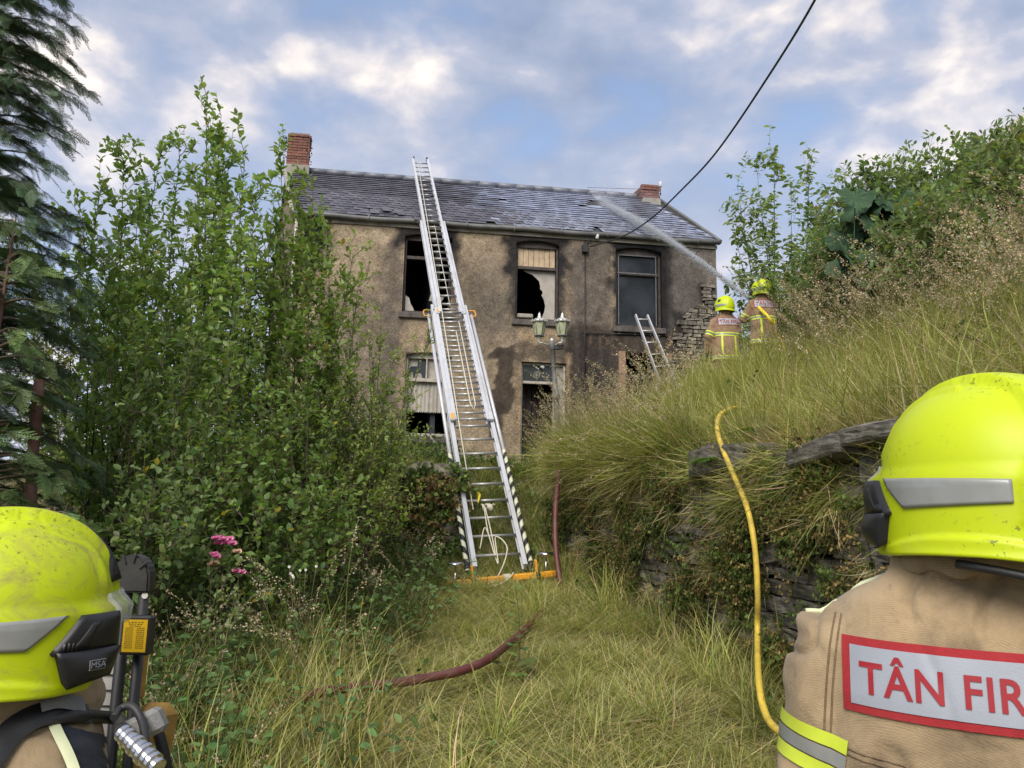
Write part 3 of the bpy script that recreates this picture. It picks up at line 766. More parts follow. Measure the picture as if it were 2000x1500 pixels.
def slates():
    ROWS = 19
    Lr = upE.length; cw = 0.205
    ev = upE.normalized(); W = (EB - EA).length
    ncol = int(W / cw)
    tv = []; allp = []
    r_ = random.Random(3)
    th = 0.007
    base = [(-.5, 0, 0), (.5, 0, 0), (.5, 1, 0), (-.5, 1, 0)]
    meshes = {}
    def smesh(matname):
        bm = bmesh.new(); vs = []
        for z in (0, 1):
            for (x, y, _) in base: vs.append(bm.verts.new((x, y, z)))
        bm.faces.new(vs[4:8]); bm.faces.new((vs[0], vs[1], vs[5], vs[4])); bm.faces.new((vs[1], vs[2], vs[6], vs[5])); bm.faces.new((vs[3], vs[0], vs[4], vs[7])); bm.faces.new((vs[2], vs[3], vs[7], vs[6]))
        me = bm_mesh(bm, 'slate'); me.materials.append(M[matname]); return me
    meshes['d'] = smesh('slate'); meshes['w'] = smesh('slate_wet_sheen')
    items = []
    for j in range(ROWS):
        y = Lr * j / ROWS
        for i in range(ncol + 1):
            x = (i + (0.5 if j % 2 else 0.0)) * cw
            if x < 0.02 or x > W - 0.02: continue
            slope_k = x / W
            # wet area on the right where the hose plays, sky reflection painted in paler
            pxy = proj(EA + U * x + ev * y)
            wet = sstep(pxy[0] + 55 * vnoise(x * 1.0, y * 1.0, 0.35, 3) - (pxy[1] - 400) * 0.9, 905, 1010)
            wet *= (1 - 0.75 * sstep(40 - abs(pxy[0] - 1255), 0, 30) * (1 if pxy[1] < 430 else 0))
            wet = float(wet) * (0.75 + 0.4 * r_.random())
            rot = r_.gauss(0, 0.012); lift = abs(r_.gauss(0, 0.0015)); dy = r_.gauss(0, 0.008)
            # slipped slates near the ladder along the eaves, and a hole where the jet lands
            if 700 < pxy[0] < 830 and j < 3 and r_.random() < 0.5: rot += r_.gauss(0, 0.12); dy += r_.gauss(-0.05, 0.05); lift += r_.random() * 0.05
            if 700 < pxy[0] < 830 and j < 3 and r_.random() < 0.12: continue
            if abs(pxy[0] - 1165) < 14 and abs(pxy[1] - 402) < 6: continue
            if 1150 < pxy[0] < 1175 and j < 2 and r_.random() < 0.6: continue
            if r_.random() < 0.03: rot += r_.gauss(0, 0.09); dy -= 0.03 * r_.random()
            if r_.random() < 0.008: continue
            ln = Lr / ROWS * 1.9 if j < ROWS - 1 else Lr / ROWS
            tilt = 0.040 / (ln)
            o = EA + U * x + ev * (y + dy) + roofn * (0.004 + lift + 0.036)
            yv = (ev - roofn * tilt).normalized()
            c, s = math.cos(rot), math.sin(rot)
            xv = U * c + yv * s; yv2 = yv * c - U * s; zv = roofn
            ww = cw * (0.975 + 0.02 * r_.random())
            tone = 0.75 + 0.5 * r_.random()
            items.append((o, xv * ww, yv2 * ln, zv * th, wet, tone, pxy))
    # the nearest 300 that show largest become single slates, the rest one joined part
    items.sort(key=lambda t: t[6][2] + (0 if t[6][0] > 600 else 9))
    near, rest = items[:296], items[296:]
    for o, x, y, z, wet, tone, _ in near:
        Mx = Matrix.Identity(4); Mx.col[0][:3] = x; Mx.col[1][:3] = y; Mx.col[2][:3] = z; Mx.col[3][:3] = o
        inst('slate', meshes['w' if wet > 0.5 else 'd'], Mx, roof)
    vs = []; qs = []; cs = []
    for o, x, y, z, wet, tone, _ in rest:
        b0 = len(vs)
        for zz2 in (0, 1):
            for (a, b, _) in base: vs.append(tuple(o + x * a + y * b + z * zz2))
        c = np.array([0.068, 0.066, 0.085]) * tone * (1 - min(wet, 1)) + np.array([0.25, 0.28, 0.38]) * min(1.2, wet) * (0.5 + 0.5 * tone)  # wet slates blend to pale blue, a sky sheen put into the colour
        cs += [tuple(c)] * 8
        qs += [(b0 + 4, b0 + 5, b0 + 6, b0 + 7), (b0, b0 + 1, b0 + 5, b0 + 4), (b0 + 1, b0 + 2, b0 + 6, b0 + 5), (b0 + 3, b0, b0 + 4, b0 + 7)]
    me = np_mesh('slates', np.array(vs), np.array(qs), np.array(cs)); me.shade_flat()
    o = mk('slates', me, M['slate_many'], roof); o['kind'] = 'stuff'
slates()
# ridge capping in overlapping lengths
n = 20
for k in range(n):
    a = RA.lerp(RB, k / n) + V((0, 0, 0.045)); b = RA.lerp(RB, (k + 1) / n + 0.004) + V((0, 0, 0.045 + 0.006 * (k % 2)))
    sag = lambda f: V((0, 0, -0.05 * math.sin(f * math.pi)))
    bm = bmesh.new(); tube(bm, [a + V((0, 0, 0.004 * (k % 3))), b], 0.085, 10)
    mk('ridge_tile', bm_mesh(bm), M['lead'], roof)
# gutter with brackets, fascia, verge boards
bm = bmesh.new()
gp = [EA + (EB - EA) * (k / 30) + NB * 0.045 + V((0, 0, -0.045 + 0.012 * math.sin(k * 0.9))) for k in range(31)]
tube(bm, gp, 0.058, 10)
mk('gutter', bm_mesh(bm), M['gutter'], house)
bm = bmesh.new()
for k in range(9):
    p = EA.lerp(EB, (k + 0.5) / 9) + NB * 0.045 + V((0, 0, -0.05)); tube(bm, [p - U * 0.02, p + U * 0.02], 0.068, 10)
mk('gutter_joint', bm_mesh(bm), M['gutter'], house)
bm = bmesh.new(); box(bm, (EA + EB) / 2 + V((0, 0, -0.125)) - NB * 0.045, U * ((EB - EA).length / 2 - 0.03), NB * 0.02, V((0, 0, 0.045)), 0.004)
mk('fascia', bm_mesh(bm), M['barge'], house)
for P, Q in ((EA, RA), (EB, RB)):
    bm = bmesh.new(); d = (Q - P).normalized(); s = -1 if P is EA else 1
    box(bm, (P + Q) / 2 + U * s * 0.03 + V((0, 0, 0.0)), d * ((Q - P).length / 2), U * 0.045, roofn * 0.05, 0.008)
    mk('verge', bm_mesh(bm), M['render_grey'] if s < 0 else M['gutter'], house)
# corner downpipe at the left
bm = bmesh.new(); tube(bm, [FP(S0 + 0.03, ZE - 0.15, 0.06), FP(S0 + 0.03, ZB, 0.06)], 0.035, 8)
mk('downpipe', bm_mesh(bm), M['cream_paint'], house)

# ---- chimneys, brick by brick
def chimney(cx, w, d, zb, zt, plinth, shade=1.0):
    """cx: ground position of centre; w along U, d along D"""
    bm = bmesh.new()
    c = V((cx.x, cx.y, 0))
    box(bm, c + V((0, 0, (zb + zt) / 2)), U * (w / 2 - 0.012), D * (d / 2 - 0.012), V((0, 0, (zt - zb) / 2 - 0.01)))
    st = mk('chimney', bm_mesh(bm), M['mortar'], house)
    bm = bmesh.new(); box(bm, c + V((0, 0, zb + plinth / 2)), U * (w / 2 + 0.03), D * (d / 2 + 0.03), V((0, 0, plinth / 2)), 0.01)
    mk('chimney_base', bm_mesh(bm), M['render_grey'], st)
    bm = bmesh.new(); box(bm, V((0, 0, 0)), (0.106, 0, 0), (0, 0.05, 0), (0, 0, 0.0325), 0.006); bme = bm_mesh(bm); bme.materials.append(M['brick'])
    bm = bmesh.new(); box(bm, V((0, 0, 0)), (0.05, 0, 0), (0, 0.05, 0), (0, 0, 0.0325), 0.006); bmh = bm_mesh(bm); bmh.materials.append(M['brick'])
    z = zb + plinth + 0.04; j = 0
    while z < zt - 0.03:
        top = z > zt - 0.16
        g = 0.028 if top else 0.0
        for ax, ay, ln, dp in ((U, NB, w, d), (D, -U, d, w), (D, U, d, w)):
            n = max(1, round(ln / 0.22)); step = ln / n
            for i in range(n + (j % 2)):
                x = -ln / 2 + (i + (0.0 if j % 2 else 0.5)) * step
                half = (j % 2) and (i in (0, n))
                if half: x += step * 0.25 * (1 if i == 0 else -1)
                out = dp / 2 - 0.045 + g + rnd.gauss(0, 0.003)
                p = c + ax * x + ay * out + V((0, 0, z))
                Mx = Matrix.Identity(4); sc = step / 0.22
                Mx.col[0][:3] = ax * sc; Mx.col[1][:3] = ay * 1.0; Mx.col[2][:3] = V((0, 0, 1)); Mx.col[3][:3] = p
                inst('brick', bmh if half else bme, Mx @ Matrix.Rotation(rnd.gauss(0, 0.012), 4, 'Z'), st)
        z += 0.0755; j += 1
    return st
ca = on_plane(584, 300, F0 + D * (HD / 2), NB)
zt1 = on_plane(584, 258, F0 + D * (HD / 2) + NB * 0.3, NB).z; w1 = 0.52
c1 = on_plane(583.5, 300, F0 + D * (HD / 2) + NB * 0.3, NB) + D * 0.35
chimney(c1, w1, 0.66, ZR - 0.35, zt1, 0.42)
c2 = on_plane(1271, 385, F0 + D * (HD / 2) + NB * 0.4, NB) + D * 0.6
zt2 = on_plane(1271, 361, F0 + D * (HD / 2) + NB * 0.4, NB).z
chimney(c2, 0.44, 1.3, ZR - 0.45, zt2, 0.28)
# aerial on the right chimney
ae = empty('aerial', zz_(c2 + U * 0.35, zt2), 'small white aerial on a bracket at the right of the right chimney', 'aerial')
bm = bmesh.new(); p = zz_(c2 + U * 0.22 - D * 0.3, zt2 - 0.1); tube(bm, [p, p + U * 0.22], 0.014, 6); tube(bm, [p + U * 0.2 + V((0, 0, -0.05)), p + U * 0.2 + V((0, 0, 0.2))], 0.012, 6)
mk('bracket', bm_mesh(bm), M['gutter'], ae)
bm = bmesh.new(); lathe(bm, p + U * 0.2 + V((0, 0, 0.2)), [(0.03, 0), (0.04, 0.02), (0.04, 0.13), (0.02, 0.16)], 10)
mk('aerial_head', bm_mesh(bm), M['white'], ae)

# ---- exposed rubble stone at the right corner (render fallen off)
stone_meshes = []
def make_stone(seed, mat='stone', rough=0.16):
    r_ = random.Random(seed); bm = bmesh.new()
    bmesh.ops.create_cube(bm, size=1.0)
    bmesh.ops.subdivide_edges(bm, edges=bm.edges[:], cuts=1, use_grid_fill=True)
    for v_ in bm.verts:
        l = v_.co.length
        v_.co *= 1 - 0.20 * max(0, l - 0.62)
        v_.co += V((r_.gauss(0, .6), r_.gauss(0, 1), r_.gauss(0, 1))) * rough * 0.30
    me = bm_mesh(bm, 'stone'); me.materials.append(M[mat]); return me
M['stone_pale'] = mat_plain('pale_rubble_stone', (0.215, 0.19, 0.155), 0.9, 0, 0.4, 9, 0.7, 40, dirt=(0.03, 0.028, 0.025), dirt_amt=0.85, dscale=7, rnd_obj=0.45)
stone_meshes = [make_stone(i, rough=0.12) for i in range(9)]
def make_slab(seed, mat='stone'):
    r_ = random.Random(seed); bm = bmesh.new(); bmesh.ops.create_cube(bm, size=1.0)
    bmesh.ops.subdivide_edges(bm, edges=bm.edges[:], cuts=6, use_grid_fill=True)
    for v_ in bm.verts:
        q = V((abs(v_.co.x), abs(v_.co.y), abs(v_.co.z))) * 2; e_ = sum(1 for c in q if c > 0.98)
        if e_ >= 2: v_.co *= 0.93
        v_.co += V((noise.noise(v_.co * 2.3 + V((seed, 0, 0))), noise.noise(v_.co * 2.3 + V((0, seed, 0))), noise.noise(v_.co * 3 + V((0, 0, seed))) * 0.9)) * 0.03
        v_.co += V((0, 1, 1)) * noise.noise(v_.co * 9 + V((seed, seed, 0))) * 0.022
    me = bm_mesh(bm, 'coping_stone'); me.materials.append(M[mat]); return me
slab_meshes = [make_slab(i) for i in range(5)]
stone_pale = [make_stone(40 + i, 'stone_pale') for i in range(8)]
def in_patch(px, py):
    """outline of the bare stone area as seen on the front"""
    prof = [(1312, 712, 800), (1322, 650, 800), (1340, 612, 800), (1352, 606, 800), (1366, 596, 800), (1372, 548, 800), (1386, 556, 800), (1398, 575, 800)]
    if px < 1312: return False
    y = np.interp(px, [p[0] for p in prof], [p[1] for p in prof])
    return py > y - 2 and px < 1400
bm = bmesh.new()
z = fac(1350, 790)[1]; r_ = random.Random(5)
smin = fac(1305, 700)[0]
while z < fac(1380, 545)[1]:
    h = r_.uniform(0.05, 0.12); s = smin + r_.uniform(0, 0.1)
    while s < S1 - 0.05:
        wd = r_.uniform(0.10, 0.30)
        p = FP(s + wd / 2, z + h / 2, 0.012)
        a = proj(p)
        if in_patch(a[0], a[1]):
            Mx = Matrix.Identity(4)
            Mx.col[0][:3] = U * (wd * r_.uniform(0.82, 0.95)); Mx.col[1][:3] = NB * 0.09; Mx.col[2][:3] = V((0, 0, h * r_.uniform(0.7, 0.88))); Mx.col[3][:3] = p + NB * r_.uniform(-0.004, 0.012)
            inst('stone', r_.choice(stone_pale), Mx @ Matrix.Rotation(r_.gauss(0, 0.05), 4, 'Y'), front)
        s += wd
    z += h
# ---- wall fittings
jb = empty('junction_box', FP(*fac(1142, 488)), 'black cable junction box on the wall between the upper middle and right windows', 'junction box')
bm = bmesh.new(); s, z = fac(1142, 488); box(bm, FP(s, z, 0.06), U * 0.075, NB * 0.05, V((0, 0, 0.09)), 0.012); mk('box_body', bm_mesh(bm), M['black'], jb)
bm = bmesh.new()
for dx in (-0.03, 0.03):
    tube(bm, catmull([FP(s + dx, z + 0.08, 0.06), FP(s + dx + 0.01, z + 0.15, 0.08), FP(s + dx + 0.05, z + 0.13, 0.07)]), 0.009, 6)
tube(bm, catmull([FP(s + 0.05, z + 0.08, 0.05), FP(s + 0.08, z + 0.2, 0.06), FP(s + 0.17, z + 0.2, 0.07), FP(s + 0.2, z + 0.09, 0.07), FP(s + 0.12, z + 0.06, 0.07)]), 0.008, 6)
mk('cable_loop', bm_mesh(bm), M['black'], jb)
bm = bmesh.new(); tube(bm, [FP(s, z - 0.08, 0.035), FP(s + 0.012, ZB + 1.2, 0.035)], 0.013, 6); mk('drop_cable', bm_mesh(bm), M['black'], jb)
bm = bmesh.new(); a1_ = fac(1146, 650); a2_ = fac(1300, 656); tube(bm, [FP(a1_[0], a1_[1], 0.03), FP(a2_[0], a2_[1], 0.03)], 0.013, 6)
for k in range(6):
    p = FP(*[a1_[i] + (a2_[i] - a1_[i]) * k / 5 for i in (0, 1)], 0.035); box(bm, p, U * 0.02, NB * 0.015, V((0, 0, 0.02)))
mk('cable_run', bm_mesh(bm), M['black'], jb)
sl = empty('security_light', FP(*fac(1163, 466)), 'small white security light under the gutter above the junction box', 'light')
bm = bmesh.new(); s2, z2 = fac(1163, 468); tube(bm, [FP(s2, z2 - 0.03, 0.0), FP(s2, z2, 0.09)], 0.015, 6); mk('arm', bm_mesh(bm), M['black'], sl)
bm = bmesh.new(); lathe(bm, FP(s2 + 0.005, z2 - 0.03, 0.12), [(0.03, 0), (0.04, 0.02), (0.035, 0.1), (0.02, 0.13)], 10, axis=(0.15, -0.2, 1)); mk('lamp_head', bm_mesh(bm), M['white'], sl)
# meter box on the wall beside the ladder, over the lower left window
bm = bmesh.new(); s3, z3 = fac(843, 655); box(bm, FP(s3, z3, 0.03), U * 0.09, NB * 0.03, V((0, 0, 0.13)), 0.01)
tag(mk('wall_lamp', bm_mesh(bm), M['soot_timber']), 'small dark lantern box fixed to the wall over the lower left window', 'wall lamp')
# overhead service cable from top right to the junction box
cab = [FP(s + 0.12, z + 0.06, 0.07), pt(1215, 462, 15.6), pt(1270, 428, 14.2), pt(1330, 372, 12.8), pt(1400, 296, 11.3), pt(1500, 150, 9.6), pt(1597, -10, 8.4), pt(1720, -260, 7.0)]
bm = bmesh.new(); tube(bm, catmull(cab, 10), [0.013 + 0.00008 * i for i in range(71)], 6)
tag(mk('overhead_cable', bm_mesh(bm), M['black']), 'black overhead cable sagging across the sky down to the house wall', 'cable')
bm = bmesh.new(); tube(bm, [RA.lerp(RB, 0.80) + V((0, 0, 0.2)), RB + V((0, 0, 0.3))], 0.006, 5)
tag(mk('ridge_wire', bm_mesh(bm), M['black']), 'thin wire running above the ridge to the right chimney', 'wire')
# ================================================================== big ladder
def mat_stripe():
    m, t, b = new_mat('striped_pole')
    at = t.nodes.new('ShaderNodeAttribute'); at.attribute_name = 'col'
    t.links.new(at.outputs['Color'], b.inputs['Base Color']); b.inputs['Roughness'].default_value = 0.5
    return m
M['stripe'] = mat_stripe()
LB = pt(977, 1112, 9.0); LT = pt(820, 316, 18.6)
LAX = (LT - LB).normalized(); LLEN = (LT - LB).length
LR = V((math.cos(R(13)), math.sin(R(13)), 0.085)).normalized(); LR = (LR - LAX * LR.dot(LAX)).normalized()
LN = LR.cross(LAX).normalized()
if LN.y > 0: LN = -LN                     # towards the viewer / sky side
def lt_at(py):
    lo, hi = 0.0, LLEN
    for _ in range(40):
        m = (lo + hi) / 2
        if proj(LB + LAX * m)[1] > py: lo = m
        else: hi = m
    return (lo + hi) / 2
ladder = empty('extension_ladder', LB, 'tall silver three section fire ladder leaning from the path to the roof', 'ladder')
def stile(bm, side, width, t0, t1, noff, dep=0.095, th=0.056):
    off = LR * (side * (width / 2 - th / 2)) + LN * noff
    a = LB + LAX * t0 + off; b = LB + LAX * t1 + off; c = (a + b) / 2
    # I-section: web plus two flanges
    box(bm, c, LAX * ((t1 - t0) / 2), LR * (th * 0.18), LN * (dep / 2 - 0.004))
    for s in (-1, 1): box(bm, c + LN * s * (dep / 2 - 0.005), LAX * ((t1 - t0) / 2), LR * (th / 2), LN * 0.0085, 0.002)
    box(bm, c + LR * side * (th * 0.35), LAX * ((t1 - t0) / 2), LR * 0.004, LN * (dep / 2 - 0.014))
def section(t0, t1, width, noff, first, spacing=0.305, name='ladder_section'):
    sec = empty(name, LB + LAX * t0, parent=ladder)
    for side in (-1, 1):
        bm = bmesh.new(); stile(bm, side, width, t0, t1, noff)
        mk('stile', bm_mesh(bm), M['alu'], sec)
    bm = bmesh.new(); tube(bm, [V((-1, 0, 0)), V((1, 0, 0))], 0.0165, 8, hint=(0, 1, 0)); rm = bm_mesh(bm); rm.materials.append(M['alu_rung'])
    t = t0 + first
    while t < t1 - 0.03:
        Mx = Matrix.Identity(4); Mx.col[0][:3] = LR * (width / 2 - 0.02); Mx.col[1][:3] = LAX; Mx.col[2][:3] = LN; Mx.col[3][:3] = LB + LAX * t + LN * noff
        inst('rung', rm, Mx, sec); t += spacing
    return sec
tA = lt_at(600); tB0, tB1 = lt_at(828), lt_at(438); tC0 = lt_at(620)
s1_ = section(0.02, tA, 0.64, 0.0, 0.20); s2_ = section(tB0, tB1, 0.54, 0.035, 0.07); s3_ = section(tC0, LLEN, 0.43, 0.070, 0.05)
# brackets at section feet, pulleys, wheels at the head
bm = bmesh.new()
for t0, wd in ((tB0, 0.54), (tC0, 0.43)):
    for s in (-1, 1): box(bm, LB + LAX * (t0 + 0.06) + LR * s * (wd / 2 + 0.005) + LN * 0.09, LAX * 0.09, LR * 0.035, LN * 0.02, 0.006)
mk('guide_bracket', bm_mesh(bm), M['alu'], ladder)
bm = bmesh.new()
for t0, wd in ((tB0, 0.54), (tC0, 0.43)): box(bm, LB + LAX * (t0 + 0.05) + LR * -(wd / 2 + 0.005) + LN * 0.112, LAX * 0.06, LR * 0.022, LN * 0.003)
mk('yellow_label', bm_mesh(bm), M['orange'], ladder)
for s in (-1, 1):
    bm = bmesh.new(); p = LB + LAX * (LLEN - 0.06) + LR * s * 0.17 + LN * 0.10
    tube(bm, [p - LR * 0.02, p + LR * 0.02], 0.05, 14); mk('head_wheel', bm_mesh(bm), M['black'], ladder)
    # yellow grab handles
    bm = bmesh.new(); p = LB + LAX * (tA - 0.12) + LR * s * 0.34
    tube(bm, catmull([p, p + LR * s * 0.09 - LAX * 0.0, p + LR * s * 0.115 - LAX * 0.05, p + LR * s * 0.115 - LAX * 0.15, p + LR * s * 0.09 - LAX * 0.2, p - LAX * 0.2], 4), 0.013, 8)
    mk('grab_handle', bm_mesh(bm), M['orange'], ladder)
# support poles strapped to the outside: striped below, plain above
def pole(side):
    off = LR * side * 0.375 + LN * -0.01
    tP1 = lt_at(615); tS = lt_at(885 if side < 0 else 880)
    n = int(tS / 0.012); sides = 16; v = []; c = []; q = []
    for i in range(n + 1):
        t = tS * i / n; tap = 0.028
        for k in range(sides):
            a = 2 * math.pi * k / sides
            v.append(tuple(LB + off + LAX * t + (LR * math.cos(a) + LN * math.sin(a)) * tap))
            on = ((t / 0.20 + side * a / (2 * math.pi)) % 1.0) < 0.5
            c.append((0.015, 0.015, 0.018) if on else (0.62, 0.62, 0.48))
        if i:
            b = (i - 1) * sides
            q += [(b + k, b + (k + 1) % sides, b + sides + (k + 1) % sides, b + sides + k) for k in range(sides)]
    o = mk('striped_pole', np_mesh('striped_pole', np.array(v), np.array(q), np.array(c), True), M['stripe'], ladder)
    bm = bmesh.new(); tube(bm, [LB + off + LAX * tS, LB + off + LAX * tP1], 0.0275, 12); mk('pole', bm_mesh(bm), M['alu'], ladder)
    bm = bmesh.new()
    for t in (0.02, 1.75): tube(bm, [LB + off + LAX * t, LB + off + LAX * (t + 0.07)], 0.037, 12)
    mk('strap', bm_mesh(bm), M['black'], ladder)
pole(-1); pole(1)
# ropes on the ladder
bm = bmesh.new()
ro = lambda t, x, n_: LB + LAX * t + LR * x + LN * n_
tube(bm, [ro(lt_at(1000), -0.20, 0.05), ro(lt_at(850), -0.20, 0.10), ro(lt_at(620), -0.16, 0.14), ro(LLEN - 0.15, -0.08, 0.13)], 0.008, 6)
tube(bm, [ro(lt_at(660), 0.02, 0.12), ro(lt_at(800), 0.02, 0.10), ro(lt_at(812), 0.05, 0.10), ro(lt_at(800), 0.09, 0.10), ro(lt_at(640), 0.10, 0.12)], 0.009, 6)
tube(bm, [ro(lt_at(610), 0.0, 0.13), ro(lt_at(450), 0.02, 0.11)], 0.006, 6)
mk('hauling_line', bm_mesh(bm), M['rope'], ladder)
bm = bmesh.new()
tk = lt_at(995)
for k in range(7):
    a = k * 1.3; c = ro(tk, -0.09 + 0.012 * k, 0.03)
    tube(bm, catmull([c + (LAX * math.cos(x) + LN * math.sin(x)) * 0.045 + LR * 0.006 * x for x in [i * 1.05 + a for i in range(7)]], 3), 0.009, 6)
mk('rope_knot', bm_mesh(bm), M['rope'], ladder)
bm = bmesh.new()
g = gz(0, 8.9)
tube(bm, catmull([ro(tk, -0.06, 0.05), ro(tk - 0.5, -0.08, 0.10), ro(tk - 1.0, -0.04, 0.12), ro(0.35, -0.02, 0.16), ro(0.12, 0.08, 0.2), V((LB.x - 0.05, 8.8, g + 0.08)), V((LB.x - 0.28, 8.6, g + 0.03)), V((LB.x - 0.3, 8.45, g + 0.03)), V((LB.x - 0.05, 8.5, g + 0.04)), V((LB.x + 0.1, 8.75, g + 0.1)), V((LB.x + 0.15, 8.82, g + 0.16))], 6), 0.0075, 6)
tube(bm, catmull([ro(tk, -0.05, 0.05), ro(tk - 0.45, -0.05, 0.12), ro(tk - 0.9, -0.06, 0.14), ro(0.5, -0.12, 0.17), ro(0.2, -0.22, 0.14)], 6), 0.0075, 6)
mk('trailing_rope', bm_mesh(bm), M['rope'], ladder)
bm = bmesh.new(); tube(bm, [ro(tk + 0.28, -0.1, 0.03), ro(tk + 0.2, -0.09, 0.06), ro(tk + 0.05, -0.13, 0.07)], [0.014, 0.02, 0.008], 8)
M['yellow'] = mat_plain('yellow_plastic', (0.75, 0.58, 0.03), 0.45, 0, 0.1, 20)
mk('yellow_tie', bm_mesh(bm), M['yellow'], ladder)
# bottle line hanging out of the lower left window
gp = [pt(838, 850, 16.0), pt(872, 905, 13.2), pt(884, 952, 10.9)]
bm = bmesh.new(); tube(bm, gp, 0.011, 6); tube(bm, [gp[0], pt(880, 900, 12.6), pt(893, 925, 10.6)], 0.011, 6); tube(bm, [pt(878, 856, 15.0), pt(881, 950, 11.2)], 0.009, 6)
tag(mk('guy_rope', bm_mesh(bm), M['rope']), 'pale guy ropes running down left of the ladder from the lower left window', 'rope')
# stabiliser bar with levelling jacks
BL, BR = pt(872, 1141, 8.72), pt(1087, 1120, 8.95)
bax = (BR - BL).normalized()
sb = empty('stabiliser', (BL + BR) / 2, parent=ladder)
bm = bmesh.new(); bn = bax.cross(V((0, 0, 1))).normalized()
if bn.y > 0: bn = -bn
bup = bn.cross(bax); bup = bup if bup.z > 0 else -bup
box(bm, (BL + BR) / 2, bax * ((BR - BL).length / 2), bn * 0.033, bup * 0.037, 0.014)
mk('bar', bm_mesh(bm), M['orange'], sb)
bm = bmesh.new()
for p in (BL, BR):
    s = -1 if p is BL else 1; box(bm, p + bax * s * 0.001, bax * 0.003, bn * 0.027, bup * 0.03)
mk('bar_end', bm_mesh(bm), M['black'], sb)
def jack(f, name='jack', top=0.20, low=0.20):
    p = BL.lerp(BR, f); j = mk(name, (lambda b: (tube(b, [p - V((0, 0, low)), p + V((0, 0, top))], 0.011, 8), bm_mesh(b))[1])(bmesh.new()), M['chrome'], sb)
    b = bmesh.new(); lathe(b, p + V((0, 0, top)), [(0.02, -0.03), (0.075, -0.016), (0.10, 0.0), (0.095, 0.018), (0.06, 0.03), (0.0, 0.034)], 20); mk('hand_wheel', bm_mesh(b), M['chrome'], j)
    b = bmesh.new(); box(b, p - V((0, 0, 0.055)), bax * 0.06, bn * 0.05, V((0, 0, 0.008)), 0.002); mk('clamp_plate', bm_mesh(b), M['chrome'], j)
    return j
jack(0.075); jack(0.90, top=0.22, low=0.12)
for f in (0.232, 0.815):
    bm = bmesh.new(); p = BL.lerp(BR, f)
    box(bm, p + bup * 0.055, bax * 0.012, bn * 0.05, bup * 0.12, 0.008); mk('upright_bracket', bm_mesh(bm), M['orange'], sb)
    bm = bmesh.new(); tube(bm, [p - bax * 0.0 + bn * 0.0 - bax * 0.012, p + bax * 0.03], 0.066, 12, flat=1.0); mk('rubber_band', bm_mesh(bm), M['black'], sb)
bm = bmesh.new(); p = BL.lerp(BR, 0.535)
for k in range(6): tube(bm, [p + bax * (0.014 * k - 0.035), p + bax * (0.014 * k - 0.024)], 0.050, 12)
mk('white_tape', bm_mesh(bm), M['rope'], sb)
bm = bmesh.new()
for side in (-1, 1):
    c = LB + LAX * 0.16 + LR * side * 0.30 + LN * 0.047; box(bm, c, LAX * 0.1, LR * 0.016, LN * 0.0015)
mk('white_label', bm_mesh(bm), M['white'], ladder)
M['red'] = mat_plain('red_print', (0.5, 0.03, 0.03), 0.5)
bm = bmesh.new()
for side in (-1, 1):
    c = LB + LAX * 0.10 + LR * side * 0.30 + LN * 0.0495
    for r0 in (0.011,):
        for k in range(12):
            a0, a1 = k * math.pi / 6, (k + 1) * math.pi / 6
            vs = [bm.verts.new(c + (LR * math.cos(a) + LAX * math.sin(a)) * r) for a, r in ((a0, r0), (a1, r0), (a1, r0 + 0.005), (a0, r0 + 0.005))]; bm.faces.new(vs)
    box(bm, c + LAX * 0.06, LAX * 0.004, LR * 0.012, LN * 0.0008)
mk('red_print', bm_mesh(bm), M['red'], ladder)
#print('LADDER len', LLEN, 'base', LB, 'top', LT, 'eaves clearance')
# short roof ladder standing at the right hand window
def small_ladder():
    a0, a1 = pt(1318, 745, 15.6), pt(1264, 616, 16.2); b0, b1 = pt(1290, 750, 15.5), pt(1241, 615, 16.15)
    e = empty('short_ladder', (a0 + b0) / 2, 'short silver ladder standing in the grass below the right hand upper window', 'ladder')
    for p, q in ((a0, a1), (b0, b1)):
        bm = bmesh.new(); d = (q - p).normalized(); x = (a1 - b1).normalized(); nn = d.cross(x).normalized()
        box(bm, (p + q) / 2, d * ((q - p).length / 2), x * 0.014, nn * 0.04, 0.004); mk('stile', bm_mesh(bm), M['alu'], e)
    for k in range(6):
        f = 0.06 + 0.175 * k
        bm = bmesh.new(); tube(bm, [a0.lerp(a1, f), b0.lerp(b1, f)], 0.014, 8); mk('rung', bm_mesh(bm), M['alu_rung'], e)
small_ladder()

